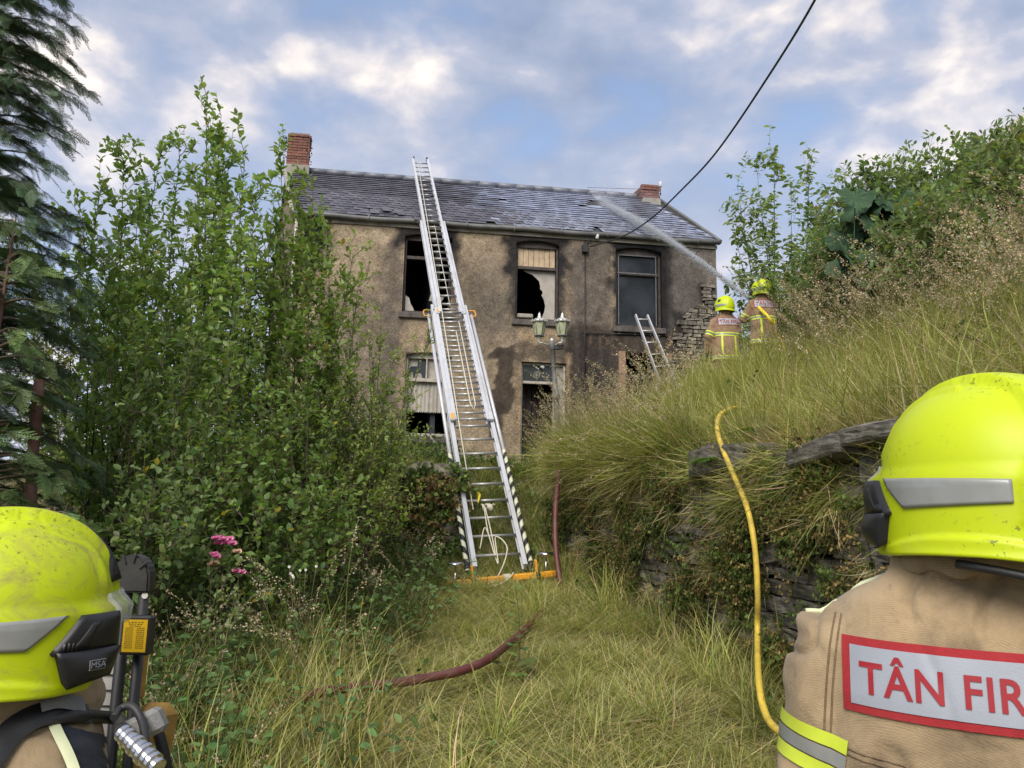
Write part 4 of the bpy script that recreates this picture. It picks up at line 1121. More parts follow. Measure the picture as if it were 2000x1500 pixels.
# ================================================================== lamp post
def lamp_post():
    base = pt(1096, 905, 14.6); top = pt(1078, 668, 14.45)
    base.z = min(base.z, 2.45)
    e = empty('lamp_post', base, 'old grey garden lamp post with two glass lanterns in front of the door', 'lamp post')
    M['post'] = mat_plain('flaking_grey_paint', (0.20, 0.20, 0.185), 0.6, 0.1, 0.2, 14, 0.3, 60, dirt=(0.08, 0.075, 0.065), dirt_amt=0.7, dscale=8)
    M['silver'] = mat_plain('silver_paint', (0.55, 0.55, 0.53), 0.4, 0.3, 0.2, 20)
    ax = (top - base).normalized(); h = (top - base).length
    bm = bmesh.new()
    k = 14.5 / 1500
    lathe(bm, base, [(0.09, 0), (0.09, 0.12), (0.065, 0.2), (0.055, h * 0.5), (0.052, h * 0.56), (0.075, h * 0.565), (0.075, h * 0.60), (0.058, h * 0.61), (0.058, h * 0.64), (0.045, h * 0.65), (0.04, h * 0.94), (0.062, h * 0.945), (0.062, h * 1.0), (0.05, h * 1.01)], 14, axis=ax)
    mk('post', bm_mesh(bm), M['post'], e)
    bm = bmesh.new(); lathe(bm, top, [(0.045, 0.0), (0.05, 0.03), (0.03, 0.07), (0.0, 0.085)], 12, axis=ax); mk('finial', bm_mesh(bm), M['silver'], e)
    bm = bmesh.new(); box(bm, top + V((0.13, 0, -0.10)), V((0.1, 0, 0.01)), V((0, 0.03, 0)), V((0, 0, 0.045)), 0.01); mk('sensor_box', bm_mesh(bm), M['black'], e)
    for px, py, Y in ((1053, 655, 14.35), (1098, 655, 14.35)):
        b = pt(px, py, Y)                   # bottom of the glass
        ln = empty('lantern', b, parent=e)
        bm = bmesh.new()
        for j in range(6):     # six tapering panes
            a0, a1 = j * math.pi / 3, (j + 1) * math.pi / 3
            p = [b + V((math.cos(a) * r, math.sin(a) * r, zz3)) for a, r, zz3 in ((a0, 0.088, 0), (a1, 0.088, 0), (a1, 0.125, 0.26), (a0, 0.125, 0.26))]
            bm.faces.new([bm.verts.new(q) for q in p])
        M.setdefault('lantern_glass', mat_plain('dusty_lantern_glass', (0.36, 0.38, 0.24), 0.3, 0, 0.3, 9, dirt=(0.22, 0.22, 0.13), dirt_amt=0.6))
        mk('pane', bm_mesh(bm), M['lantern_glass'], ln)
        bm = bmesh.new()
        for j in range(6):
            a = j * math.pi / 3; tube(bm, [b + V((math.cos(a) * 0.090, math.sin(a) * 0.090, 0)), b + V((math.cos(a) * 0.128, math.sin(a) * 0.128, 0.26))], 0.007, 5)
        lathe(bm, b, [(0.096, -0.02), (0.096, 0.005), (0.085, 0.006)], 12); 
        mk('lantern_frame', bm_mesh(bm), M['post'], ln)
        bm = bmesh.new(); lathe(bm, b + V((0, 0, 0.26)), [(0.135, -0.012), (0.148, 0.01), (0.132, 0.025), (0.09, 0.06), (0.045, 0.08), (0.034, 0.09), (0.042, 0.105), (0.024, 0.13), (0.028, 0.155), (0.010, 0.18), (0.0, 0.21)], 18)
        mk('lantern_cap', bm_mesh(bm), M['silver'], ln)
        bm = bmesh.new()
        for j in range(12):
            a = j * math.pi / 6; p = b + V((math.cos(a) * 0.144, math.sin(a) * 0.144, 0.272)); tube(bm, [p, p + V((math.cos(a) * 0.012, math.sin(a) * 0.012, 0.035))], [0.012, 0.003], 5)
        mk('crown_edge', bm_mesh(bm), M['silver'], ln)
        s = -1 if px < 1078 else 1
        bm = bmesh.new(); q = top + V((0, 0, -0.02))
        tube(bm, catmull([q, q + V((s * 0.08, 0, -0.03)), b + V((-s * 0.06, 0, -0.15)), b + V((0, 0, -0.13)), b + V((0, 0, -0.01))], 6), 0.014, 7)
        lathe(bm, b + V((0, 0, -0.15)), [(0.012, 0), (0.03, 0.03), (0.02, 0.06), (0.04, 0.10), (0.05, 0.128)], 10)
        mk('arm', bm_mesh(bm), M['silver'], ln)
lamp_post()
# ================================================================== vegetation toolkit
M['leaf'] = mat_leaf('broad_leaf', 0.44, 0.45, var=0.0)
M['leaf1'] = mat_leaf('single_leaf', 0.28, 0.45, var=0.25)
M['needle'] = mat_leaf('conifer_spray', 0.15, 0.6, var=0.0)
M['grass'] = mat_leaf('grass_blade', 0.3, 0.6, var=0.28, spec=0.2)
M['bark'] = mat_plain('bark', (0.11, 0.085, 0.06), 0.9, 0, 0.3, 20, 0.6, 50)
M['bark_red'] = mat_plain('reddish_bark', (0.13, 0.06, 0.045), 0.9, 0, 0.35, 12, 0.8, 30, dirt=(0.2, 0.16, 0.13), dirt_amt=0.5, dscale=6)
LEAF_V = np.array([(0, 0, 0), (-.26, .38, .05), (.26, .38, .05), (0, .45, 0), (0, 1, -.10), (-.2, .72, .0), (.2, .72, .0)])
LEAF_T = np.array([(0, 2, 3), (0, 3, 1), (3, 2, 6), (3, 6, 4), (3, 5, 1), (3, 4, 5)])
SML_V = np.array([(0, 0, 0), (-.34, .5, .06), (.34, .5, .06), (0, 1, -.05)])
SML_T = np.array([(0, 2, 3), (0, 3, 1)])
def colvar(n, base, var=0.25, hue=0.12, r=rng):
    c = np.tile(np.array(base), (n, 1)) * (1 + var * r.normal(size=(n, 1)))
    c[:, 0] *= 1 + hue * r.normal(size=n); c[:, 2] *= 1 + hue * r.normal(size=n)
    return np.clip(c, 0.008, 0.9)
def prisms(polys, r0, r1):
    """polys (m,K,3) -> three sided tapering stems"""
    m, K, _ = polys.shape
    tan = np.gradient(polys, axis=1); tan /= np.linalg.norm(tan, axis=2, keepdims=True) + 1e-9
    hint = np.tile(np.array([0.31, 0.17, 0.93]), (m, K, 1))
    X = np.cross(tan, hint); X /= np.linalg.norm(X, axis=2, keepdims=True) + 1e-9
    Y = np.cross(tan, X)
    f = np.linspace(0, 1, K)[None, :, None]
    rad = np.asarray(r0).reshape(-1, 1, 1) * (1 - f) + np.asarray(r1).reshape(-1, 1, 1) * f
    vs = np.stack([polys + (X * math.cos(a) + Y * math.sin(a)) * rad for a in (0, 2.094, 4.189)], axis=2)
    idx = np.arange(m * K * 3).reshape(m, K, 3)
    T = []
    for k in range(3):
        a, b = idx[:, :-1, k], idx[:, :-1, (k + 1) % 3]; c, d = idx[:, 1:, (k + 1) % 3], idx[:, 1:, k]
        T.append(np.stack([a, b, c], -1).reshape(-1, 3)); T.append(np.stack([a, c, d], -1).reshape(-1, 3))
    return vs.reshape(-1, 3), np.concatenate(T)
def leaf_spots(polys, spacing, f0, r=rng):
    m, K, _ = polys.shape
    seg = np.linalg.norm(np.diff(polys, axis=1), axis=2).sum(1)
    P, Tn, Fr = [], [], []
    cnt = np.maximum(2, (seg * (1 - f0) / spacing).astype(int))
    tot = cnt.sum(); who = np.repeat(np.arange(m), cnt)
    f = f0 + (1 - f0) * r.random(tot) ** 0.85
    x = f * (K - 1); i = np.clip(x.astype(int), 0, K - 2); u = (x - i)[:, None]
    A = polys[who, i]; B = polys[who, i + 1]
    return A * (1 - u) + B * u, (B - A) / (np.linalg.norm(B - A, axis=1, keepdims=True) + 1e-9), f
def grow(stems, twig_per_m=9, twig_len=0.42, sub=2, r=rng, up=0.55, K=6, tmin=0.12):
    """stems (m,K,3): twigs off every stem, then smaller twigs off those"""
    P, T, f = leaf_spots(stems, 1.0 / twig_per_m, tmin, r)
    n = len(P)
    Ls = np.repeat(np.linalg.norm(stems[:, -1] - stems[:, 0], axis=1), 1).mean()
    side = r.normal(size=(n, 3)); side -= T * (side * T).sum(1, keepdims=True); side /= np.linalg.norm(side, axis=1, keepdims=True)
    d = T * 0.45 + side * 0.75 + np.array([0, 0, up]); d /= np.linalg.norm(d, axis=1, keepdims=True)
    ln = twig_len * (0.35 + 1.1 * (1 - f)) * (0.6 + 0.7 * r.random(n))
    s = np.linspace(0, 1, K)[None, :, None]
    tw = P[:, None] + d[:, None] * ln[:, None, None] * s + np.array([0, 0, 1.0]) * (ln[:, None, None] * 0.22 * s ** 2) + r.normal(size=(n, 1, 3)) * 0.02 * s
    out = [tw]
    if sub:
        P2, T2, f2 = leaf_spots(tw, 1.0 / (sub * 3.0), 0.2, r)
        n2 = len(P2)
        side = r.normal(size=(n2, 3)); d = T2 * 0.6 + side * 0.5 + np.array([0, 0, 0.25]); d /= np.linalg.norm(d, axis=1, keepdims=True)
        ln2 = twig_len * 0.45 * (0.5 + r.random(n2))
        tw2 = P2[:, None] + d[:, None] * ln2[:, None, None] * s
        out.append(tw2)
    return out
def shrub(name, label, group, base, tips, leaf=0.06, colour=(0.10, 0.165, 0.05), tipcol=(0.18, 0.25, 0.08), twig_per_m=9, twig_len=0.42, sub=2, spacing=0.03, seed=1, singles=0, cat='shrub', mat='leaf', stem_r=0.016, tmin=0.12, bow=0.25, var=0.22, round_leaf=False, droop=0.0):
    """base: ground point, tips: list of shoot ends in world space"""
    r = np.random.default_rng(seed); colour = tuple(c * q for c, q in zip(colour, (3.0, 2.5, 2.9)))
    base = V(base); e = empty(name, base, label, cat, group)
    K = 9; S = []
    for tp in tips:
        tp = V(tp); s = np.linspace(0, 1, K)[:, None]
        b = np.array(base) + np.array([r.normal() * 0.12, r.normal() * 0.12, -0.03])
        mid = b + (np.array(tp) - b) * 0.5 + np.array([(tp.x - base.x) * bow, (tp.y - base.y) * bow, 0]) + r.normal(size=3) * 0.06
        S.append(b * (1 - s) ** 2 + 2 * mid * s * (1 - s) + np.array(tp) * s ** 2)
    S = np.array(S)
    tws = grow(S, twig_per_m, twig_len, sub, r, tmin=tmin)
    lens = np.linalg.norm(S[:, -1] - S[:, 0], axis=1)
    parts = [prisms(S, stem_r * (0.6 + lens * 0.12), np.full(len(S), 0.002))]
    for k, t in enumerate(tws): parts.append(prisms(t, np.full(len(t), 0.0045 if k == 0 else 0.003), np.full(len(t), 0.0012)))
    v, t_, _ = merge([(a, b, None) for a, b in parts])
    mk('branches', np_mesh('branches', v, t_), M['bark'], e)
    P, T, F = [], [], []
    a = leaf_spots(S, spacing * 1.1, 0.45, r); P.append(a[0]); T.append(a[1]); F.append(a[2] ** 3)
    for k, t in enumerate(tws):
        a = leaf_spots(t, spacing, 0.12, r); P.append(a[0]); T.append(a[1]); F.append(a[2] * 0.6)
    P = np.concatenate(P); T = np.concatenate(T); F = np.concatenate(F); n = len(P)
    side = r.normal(size=(n, 3)); side -= T * (side * T).sum(1, keepdims=True); side /= np.linalg.norm(side, axis=1, keepdims=True)
    d = T * 0.55 + side * 0.8 + np.array([0, 0, 0.08 - droop])
    nrm = np.array([0, 0, 1.0]) + r.normal(size=(n, 3)) * 0.45 + side * -0.1
    Fm = frames_np(d, nrm)
    sz = leaf * (0.55 + 0.6 * r.random(n)) * (1 - 0.45 * F ** 4)
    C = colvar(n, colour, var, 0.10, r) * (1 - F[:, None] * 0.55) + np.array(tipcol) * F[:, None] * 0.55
    yl = r.random(n) < 0.01; C[yl] = (0.35, 0.28, 0.04)
    Sc = np.stack([sz * (1.25 if round_leaf else 0.92), sz, sz], 1)
    # leave the largest seen as single leaves
    if singles:
        pr_ = (P - np.array(CAM)) @ np.array(CROT); dist = -pr_[:, 2]
        inside = (np.abs(pr_[:, 0] / dist) < 0.66) & (np.abs(pr_[:, 1] / dist) < 0.5)
        score = np.where(inside, sz / dist * (1.0 + 0.7 * (F > 0.35)), 0)
        top = np.argsort(-score)[:singles]
        keep = np.ones(n, bool); keep[top] = False
        lms = []
        for k in range(3):
            lm = np_mesh('leaf', LEAF_V, LEAF_T, np.tile(np.array(colour) * (0.9 + 0.25 * k) + np.array((0.02, 0.02, 0)) * k, (len(LEAF_V), 1))); lm.materials.append(M['leaf1']); lms.append(lm)
    else: keep = np.ones(n, bool)
    tv, tt = (LEAF_V, LEAF_T) if leaf > 0.045 else (SML_V, SML_T)
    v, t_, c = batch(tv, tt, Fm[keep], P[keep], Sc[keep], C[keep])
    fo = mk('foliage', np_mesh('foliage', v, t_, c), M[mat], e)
    if singles:
        for i in top:
            Mx = Matrix.Identity(4)
            for k in range(3):
                col = Fm[i][:, k] * Sc[i][k]; Mx[0][k], Mx[1][k], Mx[2][k] = col
            Mx[0][3], Mx[1][3], Mx[2][3] = P[i]
            inst('leaf', lms[int(r.integers(3))], Mx, fo)
    return e
# ---- blades and tufts
def blades(n, rad, ln, lean, curl, width, col, seed=0, seg=4, var=0.2, tipcol=None, az=None):
    r = np.random.default_rng(seed)
    a = r.random(n) * 2 * np.pi if az is None else az + r.normal(size=n) * 0.6
    rr = rad * np.sqrt(r.random(n)); b = r.random(n) * 2 * np.pi
    P = np.stack([rr * np.cos(b), rr * np.sin(b), np.zeros(n) - 0.02], 1)
    Ln = r.uniform(*ln, n); th = r.uniform(*lean, n); cu = r.uniform(*curl, n)
    H = np.stack([np.cos(a), np.sin(a), np.zeros(n)], 1); Sd = np.stack([-np.sin(a), np.cos(a), np.zeros(n)], 1)
    ph = r.normal(size=n) * 0.5
    W = width * (0.6 + 0.8 * r.random(n))
    lv = []
    for k in range(seg + 1):
        w_ = W * (1 - (k / seg) ** 1.6) * 0.5
        lv.append((P.copy(), w_.copy()))
        t = th + cu * (k / seg); P = P + (H * np.sin(t)[:, None] + np.array([0, 0, 1.0]) * np.cos(t)[:, None] + Sd * (0.12 * np.sin(ph + k))[:, None]) * (Ln / seg)[:, None]
    vs = []
    for k, (p, w_) in enumerate(lv):
        tw = Sd * np.cos(ph)[:, None] + H * (np.sin(ph) * 0.6)[:, None]
        if k < seg: vs += [p - tw * w_[:, None], p + tw * w_[:, None]]
        else: vs += [p]
    nv = 2 * seg + 1
    v = np.stack(vs, 1).reshape(-1, 3)
    tt = []
    for k in range(seg - 1): tt += [(2 * k, 2 * k + 1, 2 * k + 3), (2 * k, 2 * k + 3, 2 * k + 2)]
    tt.append((2 * seg - 2, 2 * seg - 1, 2 * seg))
    T = (np.array(tt)[None] + (np.arange(n) * nv)[:, None, None]).reshape(-1, 3)
    C = colvar(n, col, var, 0.12, r)
    if tipcol is not None:
        fr = np.concatenate([[k / seg, k / seg] for k in range(seg)] + [[1.0]])[None, :, None]
        Cv = C[:, None] * (1 - fr ** 1.5) + np.array(tipcol) * fr ** 1.5
        return v, T, Cv.reshape(-1, 3)
    return v, T, np.repeat(C, nv, axis=0)
def seedheads(n, rad, ln, lean, curl, col, scol, seed=0, sp=34, spl=0.017, spread=0.03):
    r = np.random.default_rng(seed); V_, T_, C_ = [], [], []
    seg = 7; off = 0; parts = []
    for i in range(n):
        a = r.random() * 6.283; L_ = r.uniform(*ln); th = r.uniform(*lean); cu = r.uniform(*curl)
        h = np.array([math.cos(a), math.sin(a), 0]); p = np.array([r.normal() * rad, r.normal() * rad, -0.02]); pl = [p.copy()]
        for k in range(seg):
            t = th + cu * (k / seg) ** 2.2; p = p + (h * math.sin(t) + np.array([0, 0, math.cos(t)])) * L_ / seg; pl.append(p.copy())
        pl = np.array(pl)[None]
        v, t = prisms(pl, np.array([0.0024]), np.array([0.0011])); parts.append((v, t, np.tile(np.array(col) * (0.8 + 0.4 * r.random()), (len(v), 1))))
        P, Tn, f = leaf_spots(pl, 0.26 * L_ / sp, 0.74, r); m = len(P)
        side = r.normal(size=(m, 3)); side /= np.linalg.norm(side, axis=1, keepdims=True)
        d = Tn * 0.9 + side * 0.5 + np.array([0, 0, -0.25])
        P2 = P + side * spread * (1.15 - f)[:, None] * r.random((m, 1)) * 3.2
        s_ = spl * (0.7 + 0.6 * r.random(m))
        v, t, c = batch(SML_V, SML_T, frames_np(d, r.normal(size=(m, 3))), P2, s_[:, None], colvar(m, scol, 0.2, 0.1, r)); parts.append((v, t, c))
    return merge(parts)
def leafcluster(n, rad, h, size, col, seed=0, v_=LEAF_V, t_=LEAF_T, var=0.25, stems=True):
    r = np.random.default_rng(seed)
    m = max(2, n // 7); parts = []
    a = r.random(m) * 6.283; tips = np.stack([np.cos(a) * rad * r.random(m), np.sin(a) * rad * r.random(m), h * (0.5 + 0.6 * r.random(m))], 1)
    s = np.linspace(0, 1, 5)[None, :, None]
    pl = tips[:, None] * s * np.array([1, 1, 1]) + r.normal(size=(m, 1, 3)) * 0.03 * s
    vv, tt = prisms(pl, np.full(m, 0.003), np.full(m, 0.0012)); parts.append((vv, tt, np.tile(np.array([0.09, 0.10, 0.04]), (len(vv), 1))))
    P, T, f = leaf_spots(pl, h * m / n, 0.15, r); k = len(P)
    side = r.normal(size=(k, 3)); side[:, 2] *= 0.3; side /= np.linalg.norm(side, axis=1, keepdims=True)
    v, t, c = batch(v_, t_, frames_np(T * 0.3 + side, np.array([0, 0, 1.0]) + r.normal(size=(k, 3)) * 0.3), P, (size * (0.6 + 0.6 * r.random(k)))[:, None], colvar(k, col, var, 0.1, r))
    parts.append((v, t, c)); return merge(parts)
TUFTS = {}
def coll(name, meshes):
    c = bpy.data.collections.new(name)
    for i, m in enumerate(meshes):
        me = np_mesh('%s_clump' % name, *m); me.materials.append(M['grass'])
        o = bpy.data.objects.new('clump_%s_%02d' % (name, i), me); c.objects.link(o)
    TUFTS[name] = (c, len(meshes)); return c
GREEN = (0.19, 0.25, 0.052); YG = (0.44, 0.42, 0.14); STRAW = (0.48, 0.40, 0.24); DGREEN = (0.08, 0.125, 0.035); TAN = (0.44, 0.35, 0.25)
LSTRAW = (0.54, 0.49, 0.26)
coll('matted', [merge([blades(60, 0.20, (0.2, 0.5), (1.15, 1.6), (-0.1, 0.25), 0.006, YG, s, tipcol=LSTRAW),
                       blades(22, 0.18, (0.12, 0.4), (1.0, 1.55), (0, 0.3), 0.006, GREEN, s + 50),
                       blades(26, 0.2, (0.15, 0.5), (1.25, 1.6), (0, 0.15), 0.005, STRAW, s + 90)]) for s in range(6)])
coll('short', [merge([blades(50, 0.10, (0.07, 0.22), (0.1, 0.9), (0.2, 1.2), 0.0045, GREEN, 200 + s, tipcol=YG), blades(15, 0.10, (0.1, 0.24), (0.3, 1.2), (0.2, 1.2), 0.004, STRAW, 250 + s)]) for s in range(4)])
coll('tall', [merge([blades(38, 0.12, (0.30, 0.9), (0.05, 0.7), (0.3, 2.0), 0.010, GREEN, 300 + s, seg=6, tipcol=YG), blades(24, 0.14, (0.3, 0.8), (0.1, 1.1), (0.3, 1.8), 0.008, YG, 330 + s, seg=5, tipcol=STRAW), blades(16, 0.12, (0.2, 0.75), (0.2, 1.4), (0.2, 1.2), 0.007, STRAW, 350 + s, seg=5)]) for s in range(6)])
coll('dry', [merge([blades(50, 0.13, (0.2, 0.6), (0.2, 1.4), (0.3, 1.6), 0.006, STRAW, 400 + s, seg=5, tipcol=(0.33, 0.24, 0.13)), blades(14, 0.12, (0.2, 0.5), (0.2, 1.0), (0.4, 1.5), 0.005, YG, 440 + s, seg=5)]) for s in range(3)])
coll('seed', [merge([seedheads(9, 0.10, (0.75, 1.35), (0.02, 0.25), (0.5, 1.5), (0.22, 0.22, 0.09), TAN, 500 + s), blades(20, 0.08, (0.3, 0.6), (0.05, 0.6), (0.4, 1.5), 0.005, GREEN, 540 + s, seg=5, tipcol=YG)]) for s in range(6)])
coll('weed', [merge([leafcluster(44, 0.22, 0.30, 0.05, (0.13, 0.21, 0.06), 600 + s), blades(8, 0.1, (0.2, 0.5), (0.1, 0.8), (0.4, 1.2), 0.005, GREEN, 640 + s)]) for s in range(4)])
coll('bramble', [leafcluster(60, 0.45, 0.55, 0.065, (0.11, 0.18, 0.06), 700 + s) for s in range(4)])
coll('ivyleaf', [leafcluster(46, 0.14, 0.10, 0.028, (0.13, 0.19, 0.05), 800 + s, SML_V * np.array([1.3, 1, 1]), SML_T, 0.35) for s in range(3)] + [leafcluster(40, 0.14, 0.08, 0.024, (0.26, 0.19, 0.08), 820 + s, SML_V * np.array([1.3, 1, 1]), SML_T, 0.35) for s in range(2)])
def scatter(name, cname, P, rot, scl, label=None, kind='stuff', r=rng):
    c, k = TUFTS[cname]; n = len(P)
    me = bpy.data.meshes.new(name); me.vertices.add(n); me.vertices.foreach_set('co', np.asarray(P, dtype=np.float32).ravel())
    for nm, ty, dat in (('rot', 'FLOAT_VECTOR', np.asarray(rot, dtype=np.float32)), ('scl', 'FLOAT', np.asarray(scl, dtype=np.float32)), ('pick', 'INT', r.integers(0, k, n).astype(np.int32))):
        at = me.attributes.new(nm, ty, 'POINT'); at.data.foreach_set('vector' if ty == 'FLOAT_VECTOR' else 'value', dat.ravel())
    o = bpy.data.objects.new(name, me); COL.objects.link(o); o['kind'] = kind
    if label: o['label'] = label
    g = bpy.data.node_groups.new(name + '_scatter', 'GeometryNodeTree')
    g.interface.new_socket('Geometry', in_out='INPUT', socket_type='NodeSocketGeometry'); g.interface.new_socket('Geometry', in_out='OUTPUT', socket_type='NodeSocketGeometry')
    gi = g.nodes.new('NodeGroupInput'); go = g.nodes.new('NodeGroupOutput'); ip = g.nodes.new('GeometryNodeInstanceOnPoints')
    ci = g.nodes.new('GeometryNodeCollectionInfo'); ci.inputs['Collection'].default_value = c; ci.inputs['Separate Children'].default_value = True; ci.inputs['Reset Children'].default_value = True
    def na(nm, ty):
        x = g.nodes.new('GeometryNodeInputNamedAttribute'); x.data_type = ty; x.inputs['Name'].default_value = nm; return x.outputs['Attribute']
    er = g.nodes.new('FunctionNodeEulerToRotation')
    lk = g.links.new
    lk(gi.outputs[0], ip.inputs['Points']); lk(ci.outputs[0], ip.inputs['Instance']); ip.inputs['Pick Instance'].default_value = True
    lk(na('pick', 'INT'), ip.inputs['Instance Index']); lk(na('rot', 'FLOAT_VECTOR'), er.inputs[0]); lk(er.outputs[0], ip.inputs['Rotation']); lk(na('scl', 'FLOAT'), ip.inputs['Scale'])
    lk(ip.outputs[0], go.inputs[0])
    md = o.modifiers.new('scatter', 'NODES'); md.node_group = g
    return o
def field(n, x0, x1, y0, y1, dens, r=rng):
    """n candidates, kept with probability dens(x,y)"""
    x = r.uniform(x0, x1, n); y = r.uniform(y0, y1, n)
    k = r.random(n) < dens(x, y); x, y = x[k], y[k]
    return np.stack([x, y, ground(x, y)], 1)
def rots(P, tilt=0.12, lean=None, r=rng):
    n = len(P); out = np.stack([r.normal(size=n) * tilt, r.normal(size=n) * tilt, r.random(n) * 6.283], 1)
    return out
# ================================================================== dry stone walls
rw = empty('retaining_wall', (1.6, 6.0, gz(1.2, 6)), 'dark dry stone retaining wall holding up the grassy bank on the right', 'wall')
def wall_face_pt(y, z, out=0.0):
    x = float(wall_x(y)); x2 = float(wall_x(y + 0.05)); t = V((x2 - x, 0.05, 0)).normalized()
    n = V((-t.y, t.x, 0))       # towards the path
    if n.x > 0: n = -n
    return V((x + 0.16, y, z)) + n * out, t, n
r_ = random.Random(21)
SLABS = [(5.95, 6.4, 2.04, 0.24), (5.55, 5.93, 2.08, 0.2), (4.45, 5.05, 2.06, 0.13), (3.95, 4.5, 2.15, 0.11), (3.4, 3.9, 2.12, 0.1)]
cnt = 0
z = 0.18
while z < 2.15:
    h = r_.uniform(0.08, 0.16); y = 3.3 + r_.uniform(0, 0.2)
    while y < 10.0:
        ln = r_.uniform(0.16, 0.42) * (1.2 if h > 0.13 else 1)
        yc = y + ln / 2; g0 = gz(float(wall_x(yc)) - 0.15, yc); top = gz(float(wall_x(yc)) + 0.5, yc)
        if z + h > g0 + 0.0 and z + h < top - 0.02 and cnt < 290:
            p, t, n = wall_face_pt(yc, z + h / 2, r_.uniform(-0.03, 0.03) - (z - g0) * 0.04)
            Mx = Matrix.Identity(4); Mx.col[0][:3] = t * (ln * 0.95); Mx.col[1][:3] = n * 0.3; Mx.col[2][:3] = V((0, 0, h * 0.92)); Mx.col[3][:3] = p
            inst('stone', r_.choice(stone_meshes), Mx @ Matrix.Rotation(r_.gauss(0, 0.04), 4, 'Y'), rw); cnt += 1
        y += ln
    z += h
for y0, y1, zc, h in SLABS:
    p, t, n = wall_face_pt((y0 + y1) / 2, zc + h / 2 - 0.04, 0.0)
    Mx = Matrix.Identity(4); Mx.col[0][:3] = t * (y1 - y0) * 1.0; Mx.col[1][:3] = n * 0.5; Mx.col[2][:3] = V((0, 0, h)); Mx.col[3][:3] = p
    o = inst('coping_stone', r_.choice(slab_meshes), Mx @ Matrix.Rotation(r_.gauss(0, 0.03), 4, 'Y'), rw)
gw = empty('garden_wall', (-1.3, 10.0, gz(-1.3, 9.6)), 'low ivy covered rubble wall left of the ladder foot', 'wall')
z = 0.8
while z < 2.12:
    h = r_.uniform(0.10, 0.2); x = -3.4
    while x < -0.66:
        ln = min(r_.uniform(0.2, 0.5), -0.6 - x)
        Mx = Matrix.Identity(4); Mx.col[0][:3] = V((ln * 0.95, 0, 0)); Mx.col[1][:3] = V((0, 0.3, 0)); Mx.col[2][:3] = V((0, 0, h * 0.92)); Mx.col[3][:3] = V((x + ln / 2, 9.95 + r_.uniform(-0.03, 0.03), z + h / 2))
        inst('stone', r_.choice(stone_meshes if r_.random() < 0.7 else stone_pale), Mx @ Matrix.Rotation(r_.gauss(0, 0.04), 4, 'Y'), gw)
        x += ln
    z += h
bm = bmesh.new(); Mx = Matrix.Identity(4); Mx.col[0][:3] = V((0.3, 0, 0)); Mx.col[1][:3] = V((0, 0.3, 0)); Mx.col[2][:3] = V((0, 0, 0.06)); Mx.col[3][:3] = V((-1.32, 9.9, 2.17))
inst('coping_stone', stone_pale[2], Mx, gw); bm.free()
# rough footing showing at the foot of the house wall
z = ZB - 0.05
for k in range(26):
    s = fac(800, 930)[0] + k * 0.13 * 1.0
    if s > fac(905, 930)[0]: break
    Mx = Matrix.Identity(4); Mx.col[0][:3] = U * 0.22; Mx.col[1][:3] = NB * 0.1; Mx.col[2][:3] = V((0, 0, 0.13)); Mx.col[3][:3] = FP(s, ZB + 0.12 + 0.05 * (k % 3), 0.01)
    inst('stone', r_.choice(stone_pale), Mx, front)

# ================================================================== willow thicket on the left
def px_tips(lst): return [pt(a, b, c) for a, b, c in lst]
def gp_(x, y): return (x, y, gz(x, y))
WG = 'willow shrubs in the thicket on the left'
shrub('willow_shrub', 'tallest leafy willow shrub, its centre shoot rising higher than the chimney', WG, gp_(-2.6, 6.6),
      px_tips([(405, 178, 6.5), (432, 225, 6.7), (385, 330, 6.4), (480, 290, 6.7), (455, 255, 6.9), (352, 300, 6.8), (505, 345, 6.4), (420, 420, 6.1), (470, 470, 6.0), (380, 560, 5.9)]),
      leaf=0.083, seed=11, singles=220, twig_per_m=9, twig_len=0.34, spacing=0.024, tmin=0.2)
shrub('willow_shrub', 'willow shrub with long shoots bowing left beside the dark conifer', WG, gp_(-3.3, 6.4),
      px_tips([(243, 288, 6.4), (200, 345, 6.3), (318, 265, 6.6), (160, 415, 6.2), (270, 420, 6.2), (215, 520, 6.0), (300, 480, 6.1), (180, 600, 6.0), (250, 640, 5.8)]),
      leaf=0.08, seed=12, singles=60, twig_per_m=9, twig_len=0.36, spacing=0.024, tmin=0.2)
shrub('willow_shrub', 'willow shrub whose shoots cross in front of the left chimney and gable', WG, gp_(-2.0, 7.2),
      px_tips([(548, 298, 7.2), (612, 350, 7.4), (585, 400, 7.2), (530, 430, 7.0), (640, 455, 7.5), (600, 500, 7.0), (660, 560, 7.4), (560, 580, 6.8), (690, 500, 7.6)]),
      leaf=0.078, colour=(0.085, 0.14, 0.035), seed=13, twig_per_m=9, twig_len=0.36, spacing=0.024, tmin=0.2)
shrub('willow_shrub', 'light green willow shrub reaching across the left end of the house wall', WG, gp_(-1.7, 7.6),
      px_tips([(700, 560, 7.8), (745, 600, 7.8), (720, 660, 7.5), (770, 690, 7.9), (680, 700, 7.3), (660, 640, 7.4), (640, 760, 7.0), (790, 780, 7.9), (740, 800, 7.4)]),
      leaf=0.052, colour=(0.10, 0.155, 0.035), tipcol=(0.2, 0.26, 0.07), seed=14, twig_per_m=9, twig_len=0.34, spacing=0.026)
shrub('willow_shrub', 'low willow shrub with pale upturned leaves spreading over the rubble wall', WG, gp_(-1.75, 7.4),
      px_tips([(830, 850, 7.6), (800, 900, 7.4), (842, 640, 8.4), (760, 930, 7.0), (700, 880, 6.8), (820, 960, 7.3), (740, 850, 7.2), (640, 900, 6.4)]),
      leaf=0.05, colour=(0.105, 0.16, 0.035), tipcol=(0.2, 0.26, 0.07), seed=15, twig_per_m=9, twig_len=0.3, spacing=0.026, bow=0.1)
